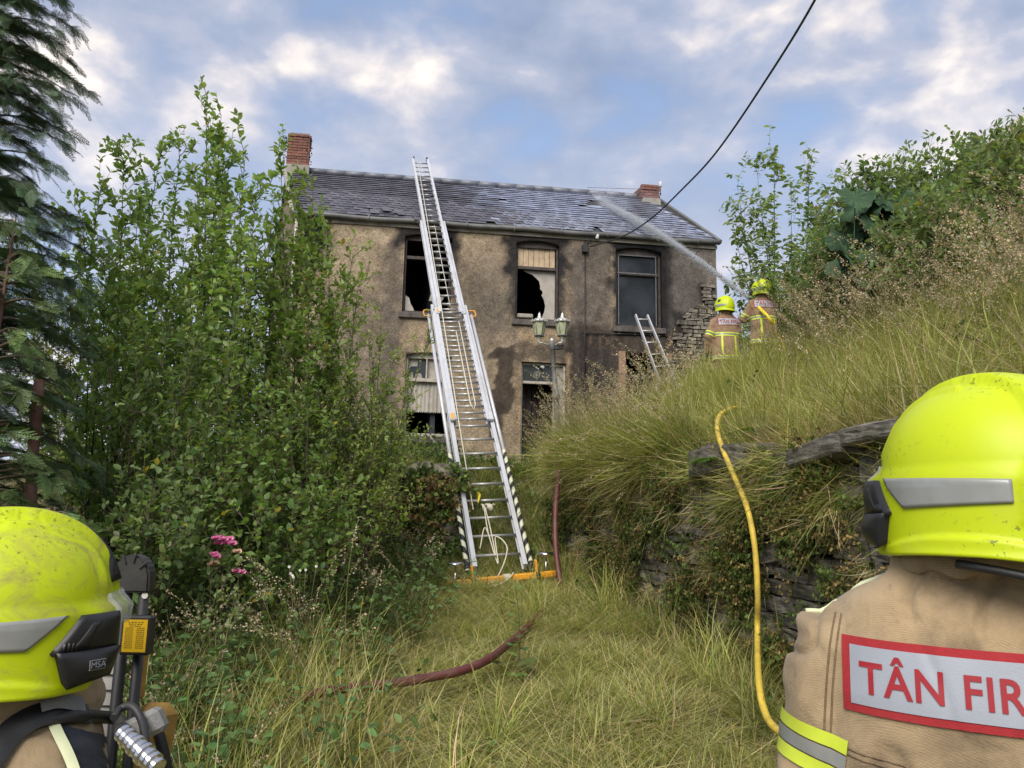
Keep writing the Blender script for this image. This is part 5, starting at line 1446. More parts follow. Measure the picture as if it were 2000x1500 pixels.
shrub('willow_shrub', 'light green willow shrub hiding the lower left of the house wall', WG, gp_(-1.6, 8.2), px_tips([(690, 640, 8.2), (730, 700, 8.2), (760, 740, 8.3), (700, 780, 8.1), (650, 720, 8.1), (770, 830, 8.2), (720, 860, 8.0), (670, 830, 8.0), (790, 880, 8.2), (620, 660, 8.2), (640, 600, 8.3)]), leaf=0.062, colour=(0.095, 0.15, 0.04), tipcol=(0.2, 0.26, 0.09), seed=29, twig_per_m=10, twig_len=0.4, spacing=0.026, tmin=0.1)
for i, (x, y, tips, lab) in enumerate([
    (-2.2, 6.3, [(500, 640, 6.0), (560, 660, 6.2), (450, 700, 5.8), (600, 720, 6.3), (520, 780, 5.7), (580, 820, 5.9), (430, 820, 5.6), (640, 850, 6.1)], 'dense middle willow shrub with broad mid green leaves, left of the house wall'),
    (-2.9, 5.9, [(330, 620, 5.8), (280, 700, 5.6), (380, 690, 5.6), (340, 790, 5.4), (260, 800, 5.5), (410, 800, 5.4), (220, 720, 5.6), (370, 880, 5.3)], 'dense dark leaved willow shrub behind the left helmet'),
    (-1.75, 5.9, [(480, 900, 5.5), (540, 920, 5.6), (600, 950, 5.8), (430, 930, 5.4), (500, 1000, 5.3), (570, 1010, 5.5), (640, 1000, 5.9), (680, 960, 6.1)], 'knee high willow growth above the pale flowers'),
    (-2.5, 5.4, [(300, 930, 5.1), (350, 960, 5.0), (400, 920, 5.2), (280, 1000, 4.9), (370, 1030, 4.8), (330, 1060, 4.7)], 'shrub of round grey green leaves just above the pink roses')]):
    shrub('willow_shrub', lab, WG, gp_(x, y), px_tips(tips), leaf=0.068 if i < 2 else 0.062, colour=[(0.07, 0.12, 0.033), (0.05, 0.088, 0.03), (0.07, 0.125, 0.033), (0.055, 0.095, 0.032)][i], seed=20 + i, twig_per_m=9, twig_len=0.42, spacing=0.024, tmin=0.05, round_leaf=i > 1)
# darker growth behind, closing the gaps
shrub('willow_shrub', 'willow shrub deep in the thicket left of the tallest one', WG, gp_(-3.3, 7.6), px_tips([(230, 470, 7.6), (280, 440, 7.5), (330, 450, 7.6), (370, 430, 7.5), (300, 540, 7.4), (250, 560, 7.4), (350, 560, 7.3), (200, 580, 7.5), (300, 650, 7.2), (390, 520, 7.4)]), leaf=0.08, colour=(0.065, 0.11, 0.03), seed=27, twig_per_m=10, twig_len=0.45, spacing=0.028, tmin=0.1)
shrub('willow_shrub', 'willow shrub deep in the thicket between the tallest one and the gable', WG, gp_(-2.5, 7.7), px_tips([(440, 430, 7.6), (490, 440, 7.5), (530, 470, 7.6), (560, 500, 7.5), (460, 540, 7.4), (520, 570, 7.4), (580, 560, 7.6), (500, 650, 7.3), (420, 500, 7.5)]), leaf=0.08, colour=(0.07, 0.12, 0.032), seed=28, twig_per_m=10, twig_len=0.45, spacing=0.028, tmin=0.1)
for i, (x, y, tips, lab) in enumerate([
    (-4.6, 8.8, [(20, 470, 8.8), (60, 520, 8.6), (110, 640, 8.6), (40, 700, 8.4), (0, 600, 8.6), (150, 480, 8.8), (210, 520, 8.7), (260, 560, 8.8), (100, 540, 8.8), (180, 640, 8.6), (60, 600, 8.8), (240, 720, 8.5), (120, 760, 8.5), (300, 640, 8.7)], 'yellowish bushy tree top behind the conifer and the thicket'),
    (-3.3, 9.0, [(330, 560, 8.9), (400, 540, 9.0), (460, 580, 9.0), (520, 560, 9.0), (380, 680, 8.7), (480, 700, 8.8), (560, 640, 9.0), (430, 800, 8.6), (340, 800, 8.6)], 'dark bush filling the back of the thicket'),
    (-2.4, 9.1, [(600, 640, 9.1), (660, 700, 9.1), (620, 760, 9.0), (700, 800, 9.1), (560, 780, 8.9), (650, 860, 8.9), (730, 880, 9.1), (600, 880, 8.8)], 'dark bush against the foot of the house wall')]):
    shrub('bush', lab, None, gp_(x, y), px_tips(tips), leaf=0.07, colour=[(0.075, 0.10, 0.03), (0.045, 0.08, 0.027), (0.05, 0.085, 0.028)][i], seed=30 + i, twig_per_m=9, twig_len=0.55, spacing=0.035, tmin=0.05, cat='bush')

# ================================================================== conifers
def spray_template(seed, n=11):
    r = np.random.default_rng(seed); parts = []
    def tri_blade(p, d, ln, w):
        d = d / np.linalg.norm(d); sd = np.cross(d, np.array([0, 0, 1.0])); sd /= np.linalg.norm(sd) + 1e-9
        return [p - sd * w, p + sd * w, p + d * ln]
    vs = []
    for k in range(n):
        f = k / n; p = np.array([0, f, -0.16 * f * f])
        for s in (-1, 1):
            L1 = 0.42 * (1 - f) ** 0.8 + 0.06; d = np.array([s * 0.72, 0.62, -0.12 + r.normal() * 0.1])
            d /= np.linalg.norm(d)
            vs.append(tri_blade(p, d, L1, 0.015))
            m = max(2, int(L1 / 0.07))
            for j in range(m):
                q = p + d * L1 * (j + 0.6) / (m + 0.4)
                for s2 in (-1, 1):
                    d2 = d * 0.75 + np.array([s2 * 0.5 * (0.62), s2 * -0.5 * (0.72 * s), r.normal() * 0.15]); vs.append(tri_blade(q, d2, 0.11 * (1 - 0.4 * j / m), 0.014))
    vs.append(tri_blade(np.array([0, 0, 0.0]), np.array([0, 1, -0.16]), 1.02, 0.012))
    v = np.array(vs).reshape(-1, 3); t = np.arange(len(v)).reshape(-1, 3)
    return v, t
SPR = [spray_template(i) for i in range(3)]
def conifer(name, label, base, h, rad, nb, colour, seed, topf=0.25, zmin=0.1, slen=0.32, trunk=0.09, az=None, dens=9):
    r = np.random.default_rng(seed); base = V(base); e = empty(name, base, label, 'conifer tree')
    bm = bmesh.new(); tube(bm, [base + V((0.02 * math.sin(k), 0.02 * math.cos(k * 1.3), h * k / 8)) for k in range(9)], [trunk * (1 - 0.85 * k / 8) for k in range(9)], 9)
    mk('trunk', bm_mesh(bm), M['bark_red'], e)
    K = 8; s = np.linspace(0, 1, K)[None, :, None]
    f = zmin + (1 - zmin) * r.random(nb); a = r.random(nb) * 6.283 if az is None else r.uniform(az[0], az[1], nb)
    R_ = rad * ((1 - f) ** 0.45 * (1 - topf) + topf * (1 - f)) * (0.6 + 0.5 * r.random(nb))
    d = np.stack([np.cos(a), np.sin(a), np.full(nb, 0.35)], 1)
    P0 = np.array(base) + np.stack([np.zeros(nb), np.zeros(nb), f * h], 1)
    br = P0[:, None] + d[:, None] * R_[:, None, None] * s + np.array([0, 0, -1.0]) * (R_[:, None, None] * 0.42 * s ** 2.5)
    v, t = prisms(br, np.full(nb, 0.014), np.full(nb, 0.002)); mk('branches', np_mesh('branches', v, t), M['bark'], e)
    P, T, fr = leaf_spots(br, 1.0 / dens / 1.6, 0.25, r); n = len(P)
    side = r.normal(size=(n, 3)); side[:, 2] *= 0.35; side /= np.linalg.norm(side, axis=1, keepdims=True)
    dd = T * 0.9 + side * 0.55 + np.array([0, 0, -0.12]); nr = np.array([0, 0, 1.0]) + r.normal(size=(n, 3)) * 0.4
    Fm = frames_np(dd, nr); sz = slen * (0.55 + 0.6 * r.random(n)) * (1.1 - 0.35 * fr)
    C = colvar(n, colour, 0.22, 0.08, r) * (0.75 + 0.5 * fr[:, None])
    parts = []
    w = r.integers(0, 3, n)
    for k in range(3):
        m = w == k; parts.append(batch(SPR[k][0], SPR[k][1], Fm[m], P[m], sz[m][:, None], C[m]))
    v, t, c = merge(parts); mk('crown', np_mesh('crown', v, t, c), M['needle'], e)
    print(name, 'sprays', n, 'tris', len(t))
conifer('cypress_tree', 'tall dark feathery cypress at the left edge with drooping spray tips against the sky', gp_(-4.1, 5.1), 7.4, 1.4, 430, (0.085, 0.135, 0.07), 3, zmin=0.08, slen=0.19, az=(-2.1, 1.3), dens=18)
conifer('young_cypress', 'low bright green cypress growth behind the left helmet', gp_(-2.55, 4.35), 1.25, 0.75, 70, (0.13, 0.20, 0.06), 4, zmin=0.25, slen=0.19, trunk=0.03, dens=13)
conifer('young_cypress', 'cypress branches hanging beside the bare reddish trunk', gp_(-3.15, 4.6), 3.0, 0.75, 110, (0.11, 0.17, 0.06), 6, zmin=0.2, slen=0.20, trunk=0.03, dens=12)
tt_ = pt(77, 742, 4.95); tb_ = pt(62, 1120, 4.95); tb_.z = gz(tb_.x, tb_.y) - 0.05
bm = bmesh.new(); tube(bm, catmull([tb_, tb_.lerp(tt_, 0.4) + V((0.03, 0, 0)), tb_.lerp(tt_, 0.7) + V((-0.005, 0, 0)), tt_], 5), [0.042, 0.04, 0.038, 0.04, 0.036, 0.037, 0.033, 0.036, 0.034, 0.033, 0.035, 0.032, 0.036, 0.033, 0.035, 0.031], 10)
tag(mk('bare_trunk', bm_mesh(bm), M['bark_red']), 'bare reddish brown trunk with a broken top between the cypress sprays', 'tree trunk')

# ================================================================== grasses
far_ok = lambda x, y: 1.0
def edge_left(x, y): return sstep(-x, 0.2, 1.6) 
wd = lambda x, y: x - wall_x(y)
P = field(5200, -4.2, 3.2, 0.9, 9.6, lambda x, y: np.where(wd(x, y) < 0.1, 1.0, 0)); scatter('matted_grass', 'matted', P, rots(P, 0.10), rng.uniform(0.7, 1.25, len(P)), 'yellow green grass trodden flat along the path')
P = field(5200, -4.5, 3.2, 0.9, 10.5, lambda x, y: np.where(wd(x, y) < 0.12, 0.10 + 0.45 * (vnoise(x, y, 0.6, 8) > 0.25), 0)); scatter('path_grass', 'short', P, rots(P, 0.15), rng.uniform(0.6, 1.3, len(P)), 'short green grass on the path')
P = field(2600, -4.5, 3.0, 1.6, 9.8, lambda x, y: np.where(wd(x, y) < 0.12, np.clip(sstep(-x - 0.12 * (y - 5), 0.55, 1.4) * 0.9 + sstep(wd(x, y), -0.55, -0.05) * 0.7 + 0.025, 0, 1), 0)); scatter('edge_grass', 'tall', P, rots(P, 0.15), rng.uniform(0.45, 0.95, len(P)), 'long grass along both edges of the path')
P = field(1400, -4.5, 3.0, 2.0, 9.6, lambda x, y: np.where(wd(x, y) < 0.05, np.clip(sstep(-x - 0.1 * (y - 5), 0.3, 1.1) * (x > -2.2) * 0.8 + sstep(wd(x, y), -0.5, -0.1) * 0.35 + 0.02, 0, 1), 0)); scatter('edge_dry_grass', 'dry', P, rots(P, 0.15), rng.uniform(0.7, 1.25, len(P)), 'straw coloured dry grass at the path edges')
P = field(110, -3.2, 2.6, 2.4, 9.4, lambda x, y: np.where(wd(x, y) < 0.05, np.clip(sstep(-x, 0.5, 1.0) * (x > -1.9) * 0.8 + sstep(wd(x, y), -0.4, -0.1) * 0.25, 0, 1), 0)); scatter('edge_seed_grass', 'seed', P, rots(P, 0.12), rng.uniform(0.5, 0.9, len(P)), 'seeding grass stems at the path edges')
P = field(1500, -4.8, -0.7, 2.6, 9.9, lambda x, y: np.where(x < -1.0 - 0.10 * (6 - y), 0.8, 0.12)); scatter('undergrowth', 'bramble', P, rots(P, 0.2), rng.uniform(0.6, 1.15, len(P)), 'bramble and weeds under the willow thicket')
P = field(1300, -2.6, 2.6, 2.4, 9.8, lambda x, y: np.where(wd(x, y) < 0.1, np.clip(sstep(-x, 0.7, 1.4) * 0.6 + sstep(wd(x, y), -0.6, -0.1) * 0.5, 0, 1), 0)); scatter('path_weeds', 'weed', P, rots(P, 0.15), rng.uniform(0.5, 1.0, len(P)), 'broad leaved weeds beside the path')
# slope behind the ladder foot and the terrace before the house
P = field(2600, -5.5, 1.0, 9.2, 16.2, lambda x, y: np.where(wd(x, y) < 0.2, 0.9, 0)); scatter('terrace_grass', 'short', P, rots(P, 0.2), rng.uniform(1.0, 1.9, len(P)), 'grass on the slope between ladder foot and house')
P = field(600, -3.5, 0.9, 9.6, 15.5, lambda x, y: np.where(wd(x, y) < 0.2, 0.8, 0)); scatter('terrace_weeds', 'weed', P, rots(P, 0.2), rng.uniform(0.8, 1.3, len(P)), 'green weeds on the slope behind the ladder')
P = field(300, -5.5, -0.8, 10.3, 16.0, lambda x, y: 0.9); scatter('terrace_brambles', 'bramble', P, rots(P, 0.2), rng.uniform(0.8, 1.3, len(P)), 'brambles on the terrace left of the ladder')
# bank
wfar = lambda x, y: np.where(wd(x, y) > 0.25, 1.0, 0)
P = field(6200, 0.3, 10.5, 1.5, 15.8, lambda x, y: wfar(x, y) * np.clip(1.15 - 0.04 * y, 0, 1) * (0.75 + 0.25 * (vnoise(x, y, 0.8, 2) > 0))); scatter('bank_grass', 'tall', P, rots(P, 0.36), rng.uniform(0.35, 1.15, len(P)), 'long arching grass over the whole bank')
P = field(2600, 0.3, 10.5, 1.5, 15.8, lambda x, y: wfar(x, y) * (0.35 + 0.6 * (vnoise(x, y, 0.9, 5) > 0.2))); scatter('bank_dry_grass', 'dry', P, rots(P, 0.4), rng.uniform(0.7, 1.7, len(P)), 'dry straw grass patches on the bank')
P = field(950, 0.3, 6.5, 3.2, 12.5, lambda x, y: wfar(x, y) * np.clip(0.12 + 0.45 * sstep(wd(x, y), 1.4, 3.0) + 0.5 * (y > 10) * (x < 2.3) - 0.6 * (x / y > 0.24) * (x / y < 0.37), 0, 1)); scatter('bank_seed_grass', 'seed', P, rots(P, 0.14), rng.uniform(0.75, 1.3, len(P)), 'tall seeding grass with brownish heads on the bank')
P = field(1100, 1.5, 10.5, 4.0, 15.0, lambda x, y: wfar(x, y) * np.clip(0.08 + 0.9 * sstep(wd(x, y), 2.2, 4.5), 0, 1)); scatter('bank_weeds', 'bramble', P, rots(P, 0.2), rng.uniform(0.7, 1.2, len(P)), 'brambles among the grass on the upper bank')
# grass spilling over the wall top
def along_wall(n, y0, y1, dz=(0, 0), seed=3, d=0.28):
    r = np.random.default_rng(seed); y = r.uniform(y0, y1, n); x = wall_x(y) + d + r.normal(size=n) * 0.05
    z = ground(wall_x(y) + 0.5, y) + r.uniform(dz[0], dz[1], n)
    return np.stack([x, y, z], 1)
def hang_rots(P, k=1.25, sd=0.25, seed=4):
    r = np.random.default_rng(seed); n = len(P)
    # tilt about the wall direction so that the tuft leans out over the path: yaw free, then tilt -x
    out = []
    for i in range(n):
        Mx = Matrix.Rotation(-(k + r.normal() * sd), 3, 'Y') @ Matrix.Rotation(r.random() * 6.283, 3, 'Z')
        out.append(tuple(Mx.to_euler('XYZ')))
    return np.array(out)
P = field(700, 2.0, 4.6, 8.6, 11.4, lambda x, y: np.where((x / y > 0.22) & (x / y < 0.36), 0.8, 0)); scatter('grass_before_crew', 'tall', P, rots(P, 0.3), rng.uniform(0.8, 1.35, len(P)), 'tall grass in front of the two firefighters')
P = along_wall(230, 7.0, 10.3, (-0.18, 0.05), 3); scatter('overhanging_grass', 'tall', P, hang_rots(P, 1.0, 0.6), rng.uniform(0.7, 1.25, len(P)), 'long grass hanging over the wall top')
P = along_wall(60, 6.6, 10.2, (-0.15, 0.08), 15); scatter('overhanging_weeds', 'weed', P, hang_rots(P, 0.8, 0.6, 16), rng.uniform(0.8, 1.4, len(P)), 'green weeds among the grass on the wall top')
P = along_wall(40, 6.8, 10.2, (-0.1, 0.08), 17); scatter('overhanging_seed_grass', 'seed', P, hang_rots(P, 0.7, 0.4, 18), rng.uniform(0.6, 0.9, len(P)), 'seeding stems arching out from the wall top')
P = along_wall(90, 7.6, 10.3, (-0.3, 0.0), 5); scatter('overhanging_dry_grass', 'dry', P, hang_rots(P, 1.5, 0.4), rng.uniform(0.8, 1.4, len(P)), 'dry grass hanging down the wall')
P = along_wall(90, 2.8, 6.3, (-0.1, 0.03), 6, 0.36); scatter('wall_top_grass', 'dry', P, hang_rots(P, 0.8, 0.5), rng.uniform(0.5, 1.0, len(P)), 'dry grass on the nearer wall top')
P = along_wall(34, 4.0, 7.0, (-0.45, -0.1), 7, 0.12); scatter('wall_crevice_grass', 'tall', P, hang_rots(P, 1.9, 0.4), rng.uniform(0.4, 0.8, len(P)), 'grass rooted in the wall joints')
# creeping small leaved plants over the wall face
def face_field(n, y0, y1, seed, dens):
    r = np.random.default_rng(seed); y = r.uniform(y0, y1, n); f = r.random(n)
    g0 = ground(wall_x(y) - 0.2, y); g1 = ground(wall_x(y) + 0.5, y)
    z = g0 + (g1 - g0) * f; k = r.random(n) < dens(y, f); y, z, f = y[k], z[k], f[k]
    x = wall_x(y) - 0.02 + 0.05 * f + r.normal(size=len(y)) * 0.015
    return np.stack([x, y, z], 1)
P = face_field(5600, 2.5, 9.9, 8, lambda y, f: np.where(vnoise(y, f * 1.8, 0.5, 3) + 0.5 * vnoise(y, f * 2, 0.2, 9) > 0.05 + 1.6 * np.clip(f - 0.6, 0, 1), 0.95, 0.08)); scatter('creeping_wall_plants', 'ivyleaf', P, hang_rots(P, 1.57, 0.25, 9), rng.uniform(0.7, 1.3, len(P)), 'tiny leaved creeping plants covering the wall face')
P = face_field(170, 2.6, 9.6, 12, lambda y, f: 0.6); scatter('hanging_dry_stems', 'dry', P, hang_rots(P, 2.3, 0.5, 13), rng.uniform(0.4, 0.9, len(P)), 'dry stems hanging down the wall face')
r = np.random.default_rng(14); n = 480; P = np.stack([r.uniform(-3.3, -0.62, n), 9.78 + r.normal(size=n) * 0.03, r.uniform(1.1, 2.2, n)], 1)
k = (P[:, 0] < -1.9) | (r.random(n) < 0.7); P = P[k]; rt = np.stack([np.full(len(P), 1.5), np.zeros(len(P)), r.normal(size=len(P)) * 0.6], 1)
scatter('ivy_on_garden_wall', 'ivyleaf', P, rt, r.uniform(1.2, 2.2, len(P)), 'ivy over the low rubble wall')

# ================================================================== bank shrubs and trees
def tips_round(cx, cy, cz, rx, rz, n, seed):
    r = np.random.default_rng(seed); out = []
    for k in range(n):
        a = r.uniform(0, 6.283); el = r.uniform(0.05, 1.5)
        out.append((cx + math.cos(a) * math.cos(el) * rx, cy + math.sin(a) * math.cos(el) * rx, cz + math.sin(el) * rz))
    return out
shrub('cherry_sapling', 'slim cherry sapling with drooping pointed leaves above the hosing firefighter', None, (4.9, 13.6, gz(4.9, 13.6)),
      px_tips([(1512, 286, 13.4), (1478, 330, 13.3), (1440, 360, 13.2), (1580, 310, 13.6), (1632, 345, 13.7), (1545, 380, 13.5), (1430, 425, 13.1), (1600, 400, 13.4), (1500, 440, 13.2), (1470, 470, 13.2)]),
      leaf=0.14, colour=(0.085, 0.13, 0.05), tipcol=(0.16, 0.22, 0.08), seed=41, twig_per_m=4.5, twig_len=0.6, sub=1, spacing=0.045, tmin=0.3, cat='tree', droop=0.55, stem_r=0.02)
HG = 'green bushes on the upper bank'
hs = [((4.75, 14.8), 1.3, 1.9, 'bush directly behind the two standing firefighters', (0.06, 0.10, 0.038)),
      ((5.6, 14.0), 1.4, 1.8, 'dark green bush right of the hosing firefighter', (0.05, 0.085, 0.033)),
      ((5.3, 12.0), 1.1, 1.6, 'bush of fresh green leaves left of the giant leaved plant', (0.07, 0.12, 0.042)),
      ((4.85, 10.7), 0.75, 1.3, 'dark low bush below the giant leaved plant', (0.045, 0.08, 0.03)),
      ((5.1, 10.3), 0.9, 1.75, 'bush wrapped around the giant leaved plant', (0.055, 0.095, 0.036)),
      ((5.75, 10.3), 1.0, 1.8, 'leafy bush crowning the ridge of the bank right of the giant leaves', (0.075, 0.12, 0.048)),
      ((6.5, 10.4), 1.0, 1.65, 'bush below the gable of the neighbouring house', (0.065, 0.11, 0.042)),
      ((6.3, 9.2), 0.95, 1.5, 'tangled bush at the right edge above the seeding grass', (0.075, 0.11, 0.05)),
      ((5.2, 9.0), 0.8, 1.1, 'small rounded bush in front of the ridge bushes', (0.07, 0.11, 0.045)),
      ((5.9, 17.0), 1.4, 2.6, 'pale green bush beyond the bare stone corner of the house', (0.09, 0.14, 0.055))]
for i, ((x, y), rx, rz, lab, c) in enumerate(hs):
    g = gz(x, y)
    shrub('bush', lab, HG, (x, y, g), tips_round(x, y, g + rz * 0.3, rx * 1.15, rz * 1.0, 34, 60 + i), leaf=0.105, colour=c, seed=50 + i, twig_per_m=7, twig_len=0.5, spacing=0.04, tmin=0.15, cat='bush', sub=2)
# giant leaved plant
def big_leaf_plant():
    x, y = 4.55, 9.7; g = gz(x, y); e = empty('giant_leaved_plant', (x, y, g), 'plant with huge ribbed dark green leaves on the skyline of the bank', 'plant')
    m, t, b = new_mat('giant_leaf'); c = ramp(t, ntex(t, worldco(t), 7, 4, 0.6), [(0.3, (0.03, 0.065, 0.035)), (0.7, (0.055, 0.10, 0.05))]); t.links.new(c, b.inputs['Base Color']); b.inputs['Roughness'].default_value = 0.75; b.inputs['Specular IOR Level'].default_value = 0.2
    M['giant'] = m; r = random.Random(9)
    for i in range(24):
        px, py = r.uniform(1640, 1790), r.uniform(385, 560); c = pt(px, py, r.uniform(9.3, 10.3)); R0 = r.uniform(0.15, 0.27)
        nrm = V((r.gauss(-0.2, 0.6), -0.6, r.uniform(0.1, 1.2))).normalized(); F = frame(V((r.gauss(0, 0.4), -0.5, -0.9)), nrm)
        bm = bmesh.new(); n = 36; rows = []
        for j in range(1, 5):
            row = []
            for k in range(n):
                a = 2 * math.pi * k / n; rad = R0 * j / 4 * (1 + (0.13 * abs(math.sin(a * 3.5)) - 0.06) * (j / 4)); 
                if abs(a - math.pi * 1.5) < 0.25: rad *= 0.55
                zc = 0.10 * (j / 4) ** 2 * R0 * 2 + 0.05 * R0 * math.sin(a * 14) * (j / 4) - 0.16 * R0 * (j / 4) ** 3
                row.append(bm.verts.new(c + F @ V((math.cos(a) * rad, math.sin(a) * rad, zc))))
            rows.append(row)
        cv = bm.verts.new(c)
        for k in range(n): bm.faces.new((cv, rows[0][k], rows[0][(k + 1) % n]))
        for A_, B_ in zip(rows[:-1], rows[1:]):
            for k in range(n): bm.faces.new((A_[k], B_[k], B_[(k + 1) % n], A_[(k + 1) % n]))
        lf = mk('leaf', bm_mesh(bm, smooth=False), M['giant'], e)
        bm = bmesh.new(); tube(bm, catmull([V((x + r.gauss(0, 0.15), y, g)), V((c.x, c.y + 0.1, (c.z + g) / 2)), c - F @ V((0, 0, 0.01))], 4), 0.008, 6); mk('leaf_stalk', bm_mesh(bm), M['giant'], lf)
big_leaf_plant()
# ferns
FR_V, FR_T = None, None
def frond(c, d, ln, up, seed, parts, col=(0.10, 0.19, 0.04)):
    r = np.random.default_rng(seed); d = np.array(d, float); d /= np.linalg.norm(d); n = 16
    s = np.linspace(0, 1, n)[:, None]; pts = np.array(c) + d * ln * s + np.array([0, 0, 1.0]) * (up * s - (up + ln * 0.35) * s ** 2)
    P, Y, S = [], [], []
    for i in range(1, n):
        t = pts[i] - pts[i - 1]; t /= np.linalg.norm(t); sd = np.cross(t, [0, 0, 1.0]); sd /= np.linalg.norm(sd)
        f = i / n; L_ = ln * 0.30 * math.sin(min(1, f * 1.1 + 0.15) * math.pi) ** 0.7 + 0.01
        for q in (-1, 1):
            for j in range(5):     # pinnules
                base = pts[i] + sd * q * L_ * j / 5; P.append(base); Y.append(sd * q * 0.8 + t * 0.8); S.append(L_ * 0.28)
                P.append(base); Y.append(sd * q * 0.8 - t * 0.6); S.append(L_ * 0.25)
    P = np.array(P); Y = np.array(Y); parts.append(batch(SML_V, SML_T, frames_np(Y, np.tile([0, 0, 1.0], (len(P), 1)) + r.normal(size=(len(P), 3)) * 0.1), P, np.array(S)[:, None], colvar(len(P), col, 0.15, 0.08, r)))
    pv, pt_ = prisms(pts[None], np.array([0.003]), np.array([0.001])); parts.append((pv, pt_, np.tile([0.15, 0.17, 0.06], (len(pv), 1))))
def fern(c, lab, n, ln, seed, spread, col=(0.10, 0.19, 0.04)):
    e = empty('fern', c, lab, 'fern'); r = random.Random(seed)
    for k in range(n):
        a = spread[0] + (spread[1] - spread[0]) * (k + 0.5) / n + r.gauss(0, 0.1); parts = []
        frond(c, (math.cos(a), math.sin(a), 0.2), ln * r.uniform(0.7, 1.1), ln * 0.35, seed + k, parts, col)
        mk('frond', np_mesh('frond', *merge(parts)), M['leaf'], e)
fern(V((float(wall_x(6.0)) + 0.1, 6.0, 2.10)), 'fern drooping from the wall top beside the yellow hose', 5, 0.42, 5, (2.2, 4.4))
fern(V((2.1, 6.1, gz(2.1, 6.1) + 0.1)), 'fern standing on the bank just right of the yellow hose', 7, 0.5, 6, (0.4, 5.6), (0.08, 0.16, 0.03))
# climbing weeds on the left chimney
# lobed weed in the path
def lobed_plant(px, py, Y, hgt, lab, seed, nl=12):
    p = pt(px, py, Y); p.z = gz(p.x, p.y); e = empty('weed_plant', p, lab, 'plant'); r = random.Random(seed)
    top = p + V((-0.03, 0, hgt)); bm = bmesh.new(); st = catmull([p, p.lerp(top, 0.5) + V((0.02, 0, 0)), top], 6); tube(bm, st, [0.005 - 0.0003 * k for k in range(13)], 6); mk('stem', bm_mesh(bm), M['bark_red'], e)
    for k in range(nl):
        f = (k / nl) ** 1.0; c = p.lerp(top, f) + V((0, 0, 0.01)); sz = (0.17 if f < 0.2 else 0.085 * (1.2 - 0.6 * f)); a = k * 2.4 + r.gauss(0, 0.2)
        F = frame(V((math.cos(a), math.sin(a), 0.25 + 0.4 * f)), V((0, 0, 1)) + V((r.gauss(0, 0.2), r.gauss(0, 0.2), 0)))
        bm = bmesh.new(); n = 22; out = []
        for i in range(n):
            t = i / (n - 1); s = -1 if t < 0.5 else 1; u = 1 - abs(2 * t - 1)
            w = 0.36 * math.sin(math.pi * min(1, u * 0.95 + 0.03)) * (1 + 0.35 * math.sin(u * 19)); out.append(bm.verts.new(c + F @ V((s * w * sz, sz * (0.08 + u), 0.05 * sz * math.sin(u * 9) - 0.25 * sz * u * u))))
        cv = bm.verts.new(c + F @ V((0, sz * 0.55, -0.05 * sz)))
        for i in range(n - 1): bm.faces.new((cv, out[i], out[i + 1]))
        me = bm_mesh(bm); at = me.attributes.new('col', 'FLOAT_COLOR', 'POINT'); cc = (0.12 * r.uniform(0.8, 1.3), 0.19 * r.uniform(0.8, 1.2), 0.05)
        at.data.foreach_set('color', [q for _ in me.vertices for q in (*cc, 1)]); mk('leaf', me, M['leaf1'], e)
lobed_plant(1012, 1332, 5.5, 0.66, 'single tall lobed weed with a reddish stem in the middle of the path', 4, 26)
lobed_plant(955, 1480, 4.3, 0.10, 'small bright green seedling low in the path grass', 5, 6)
lobed_plant(945, 1380, 5.1, 0.10, 'yellowish broad leaved weed left of the tall lobed weed', 6, 5)
# rose bush
def rose():
    p = pt(430, 1290, 4.9); p.z = gz(p.x, p.y)
    e = shrub('rose_bush', 'rose bush with clusters of pink flowers under the willow thicket', None, tuple(p), px_tips([(436, 1062, 4.9), (418, 1088, 4.85), (466, 1122, 4.85), (480, 1160, 4.8), (400, 1150, 4.8), (520, 1180, 4.9), (440, 1200, 4.6)]),
          leaf=0.045, colour=(0.075, 0.125, 0.045), seed=71, twig_per_m=9, twig_len=0.16, spacing=0.03, cat='rose bush', round_leaf=True, stem_r=0.006)
    M['petal'] = mat_plain('pink_petal', (0.62, 0.16, 0.34), 0.6, 0, 0.25, 30, rnd_obj=0.15); M['petal_old'] = mat_plain('faded_petal', (0.5, 0.33, 0.22), 0.7, 0, 0.25, 30)
    r = random.Random(3)
    for px, py in ((420, 1054), (428, 1052), (436, 1056), (446, 1055), (441, 1063), (452, 1064), (417, 1085), (421, 1090), (460, 1118), (470, 1120), (425, 1063), (418, 1102), (412, 1106), (462, 1080)):
        c = pt(px, py, 4.85 + r.gauss(0, 0.02)); bm = bmesh.new()
        for k in range(9):
            a = k * 2.4; tl = 0.25 + 0.10 * k; rad = 0.010 + 0.0013 * k
            d = V((math.cos(a) * math.sin(tl), -0.35 + math.sin(a) * math.sin(tl), math.cos(tl) * 0.8)).normalized(); F = frame(d, V((math.cos(a), math.sin(a), 0.2)))
            row = []
            for u in (-1, -0.4, 0.4, 1): row.append([bm.verts.new(c + F @ V((u * rad * (0.5 + 0.5 * w) * 0.9, rad * 1.7 * w, rad * (0.3 * w - 0.5 * u * u)))) for w in (0, 0.6, 1.0 - 0.12 * u * u)])
            for A_, B_ in zip(row[:-1], row[1:]):
                for i in range(2): bm.faces.new((A_[i], B_[i], B_[i + 1], A_[i + 1]))
        mk('flower', bm_mesh(bm, smooth=True, recalc=False), M['petal_old'] if py in (1102, 1106, 1080) else M['petal'], e)
rose()
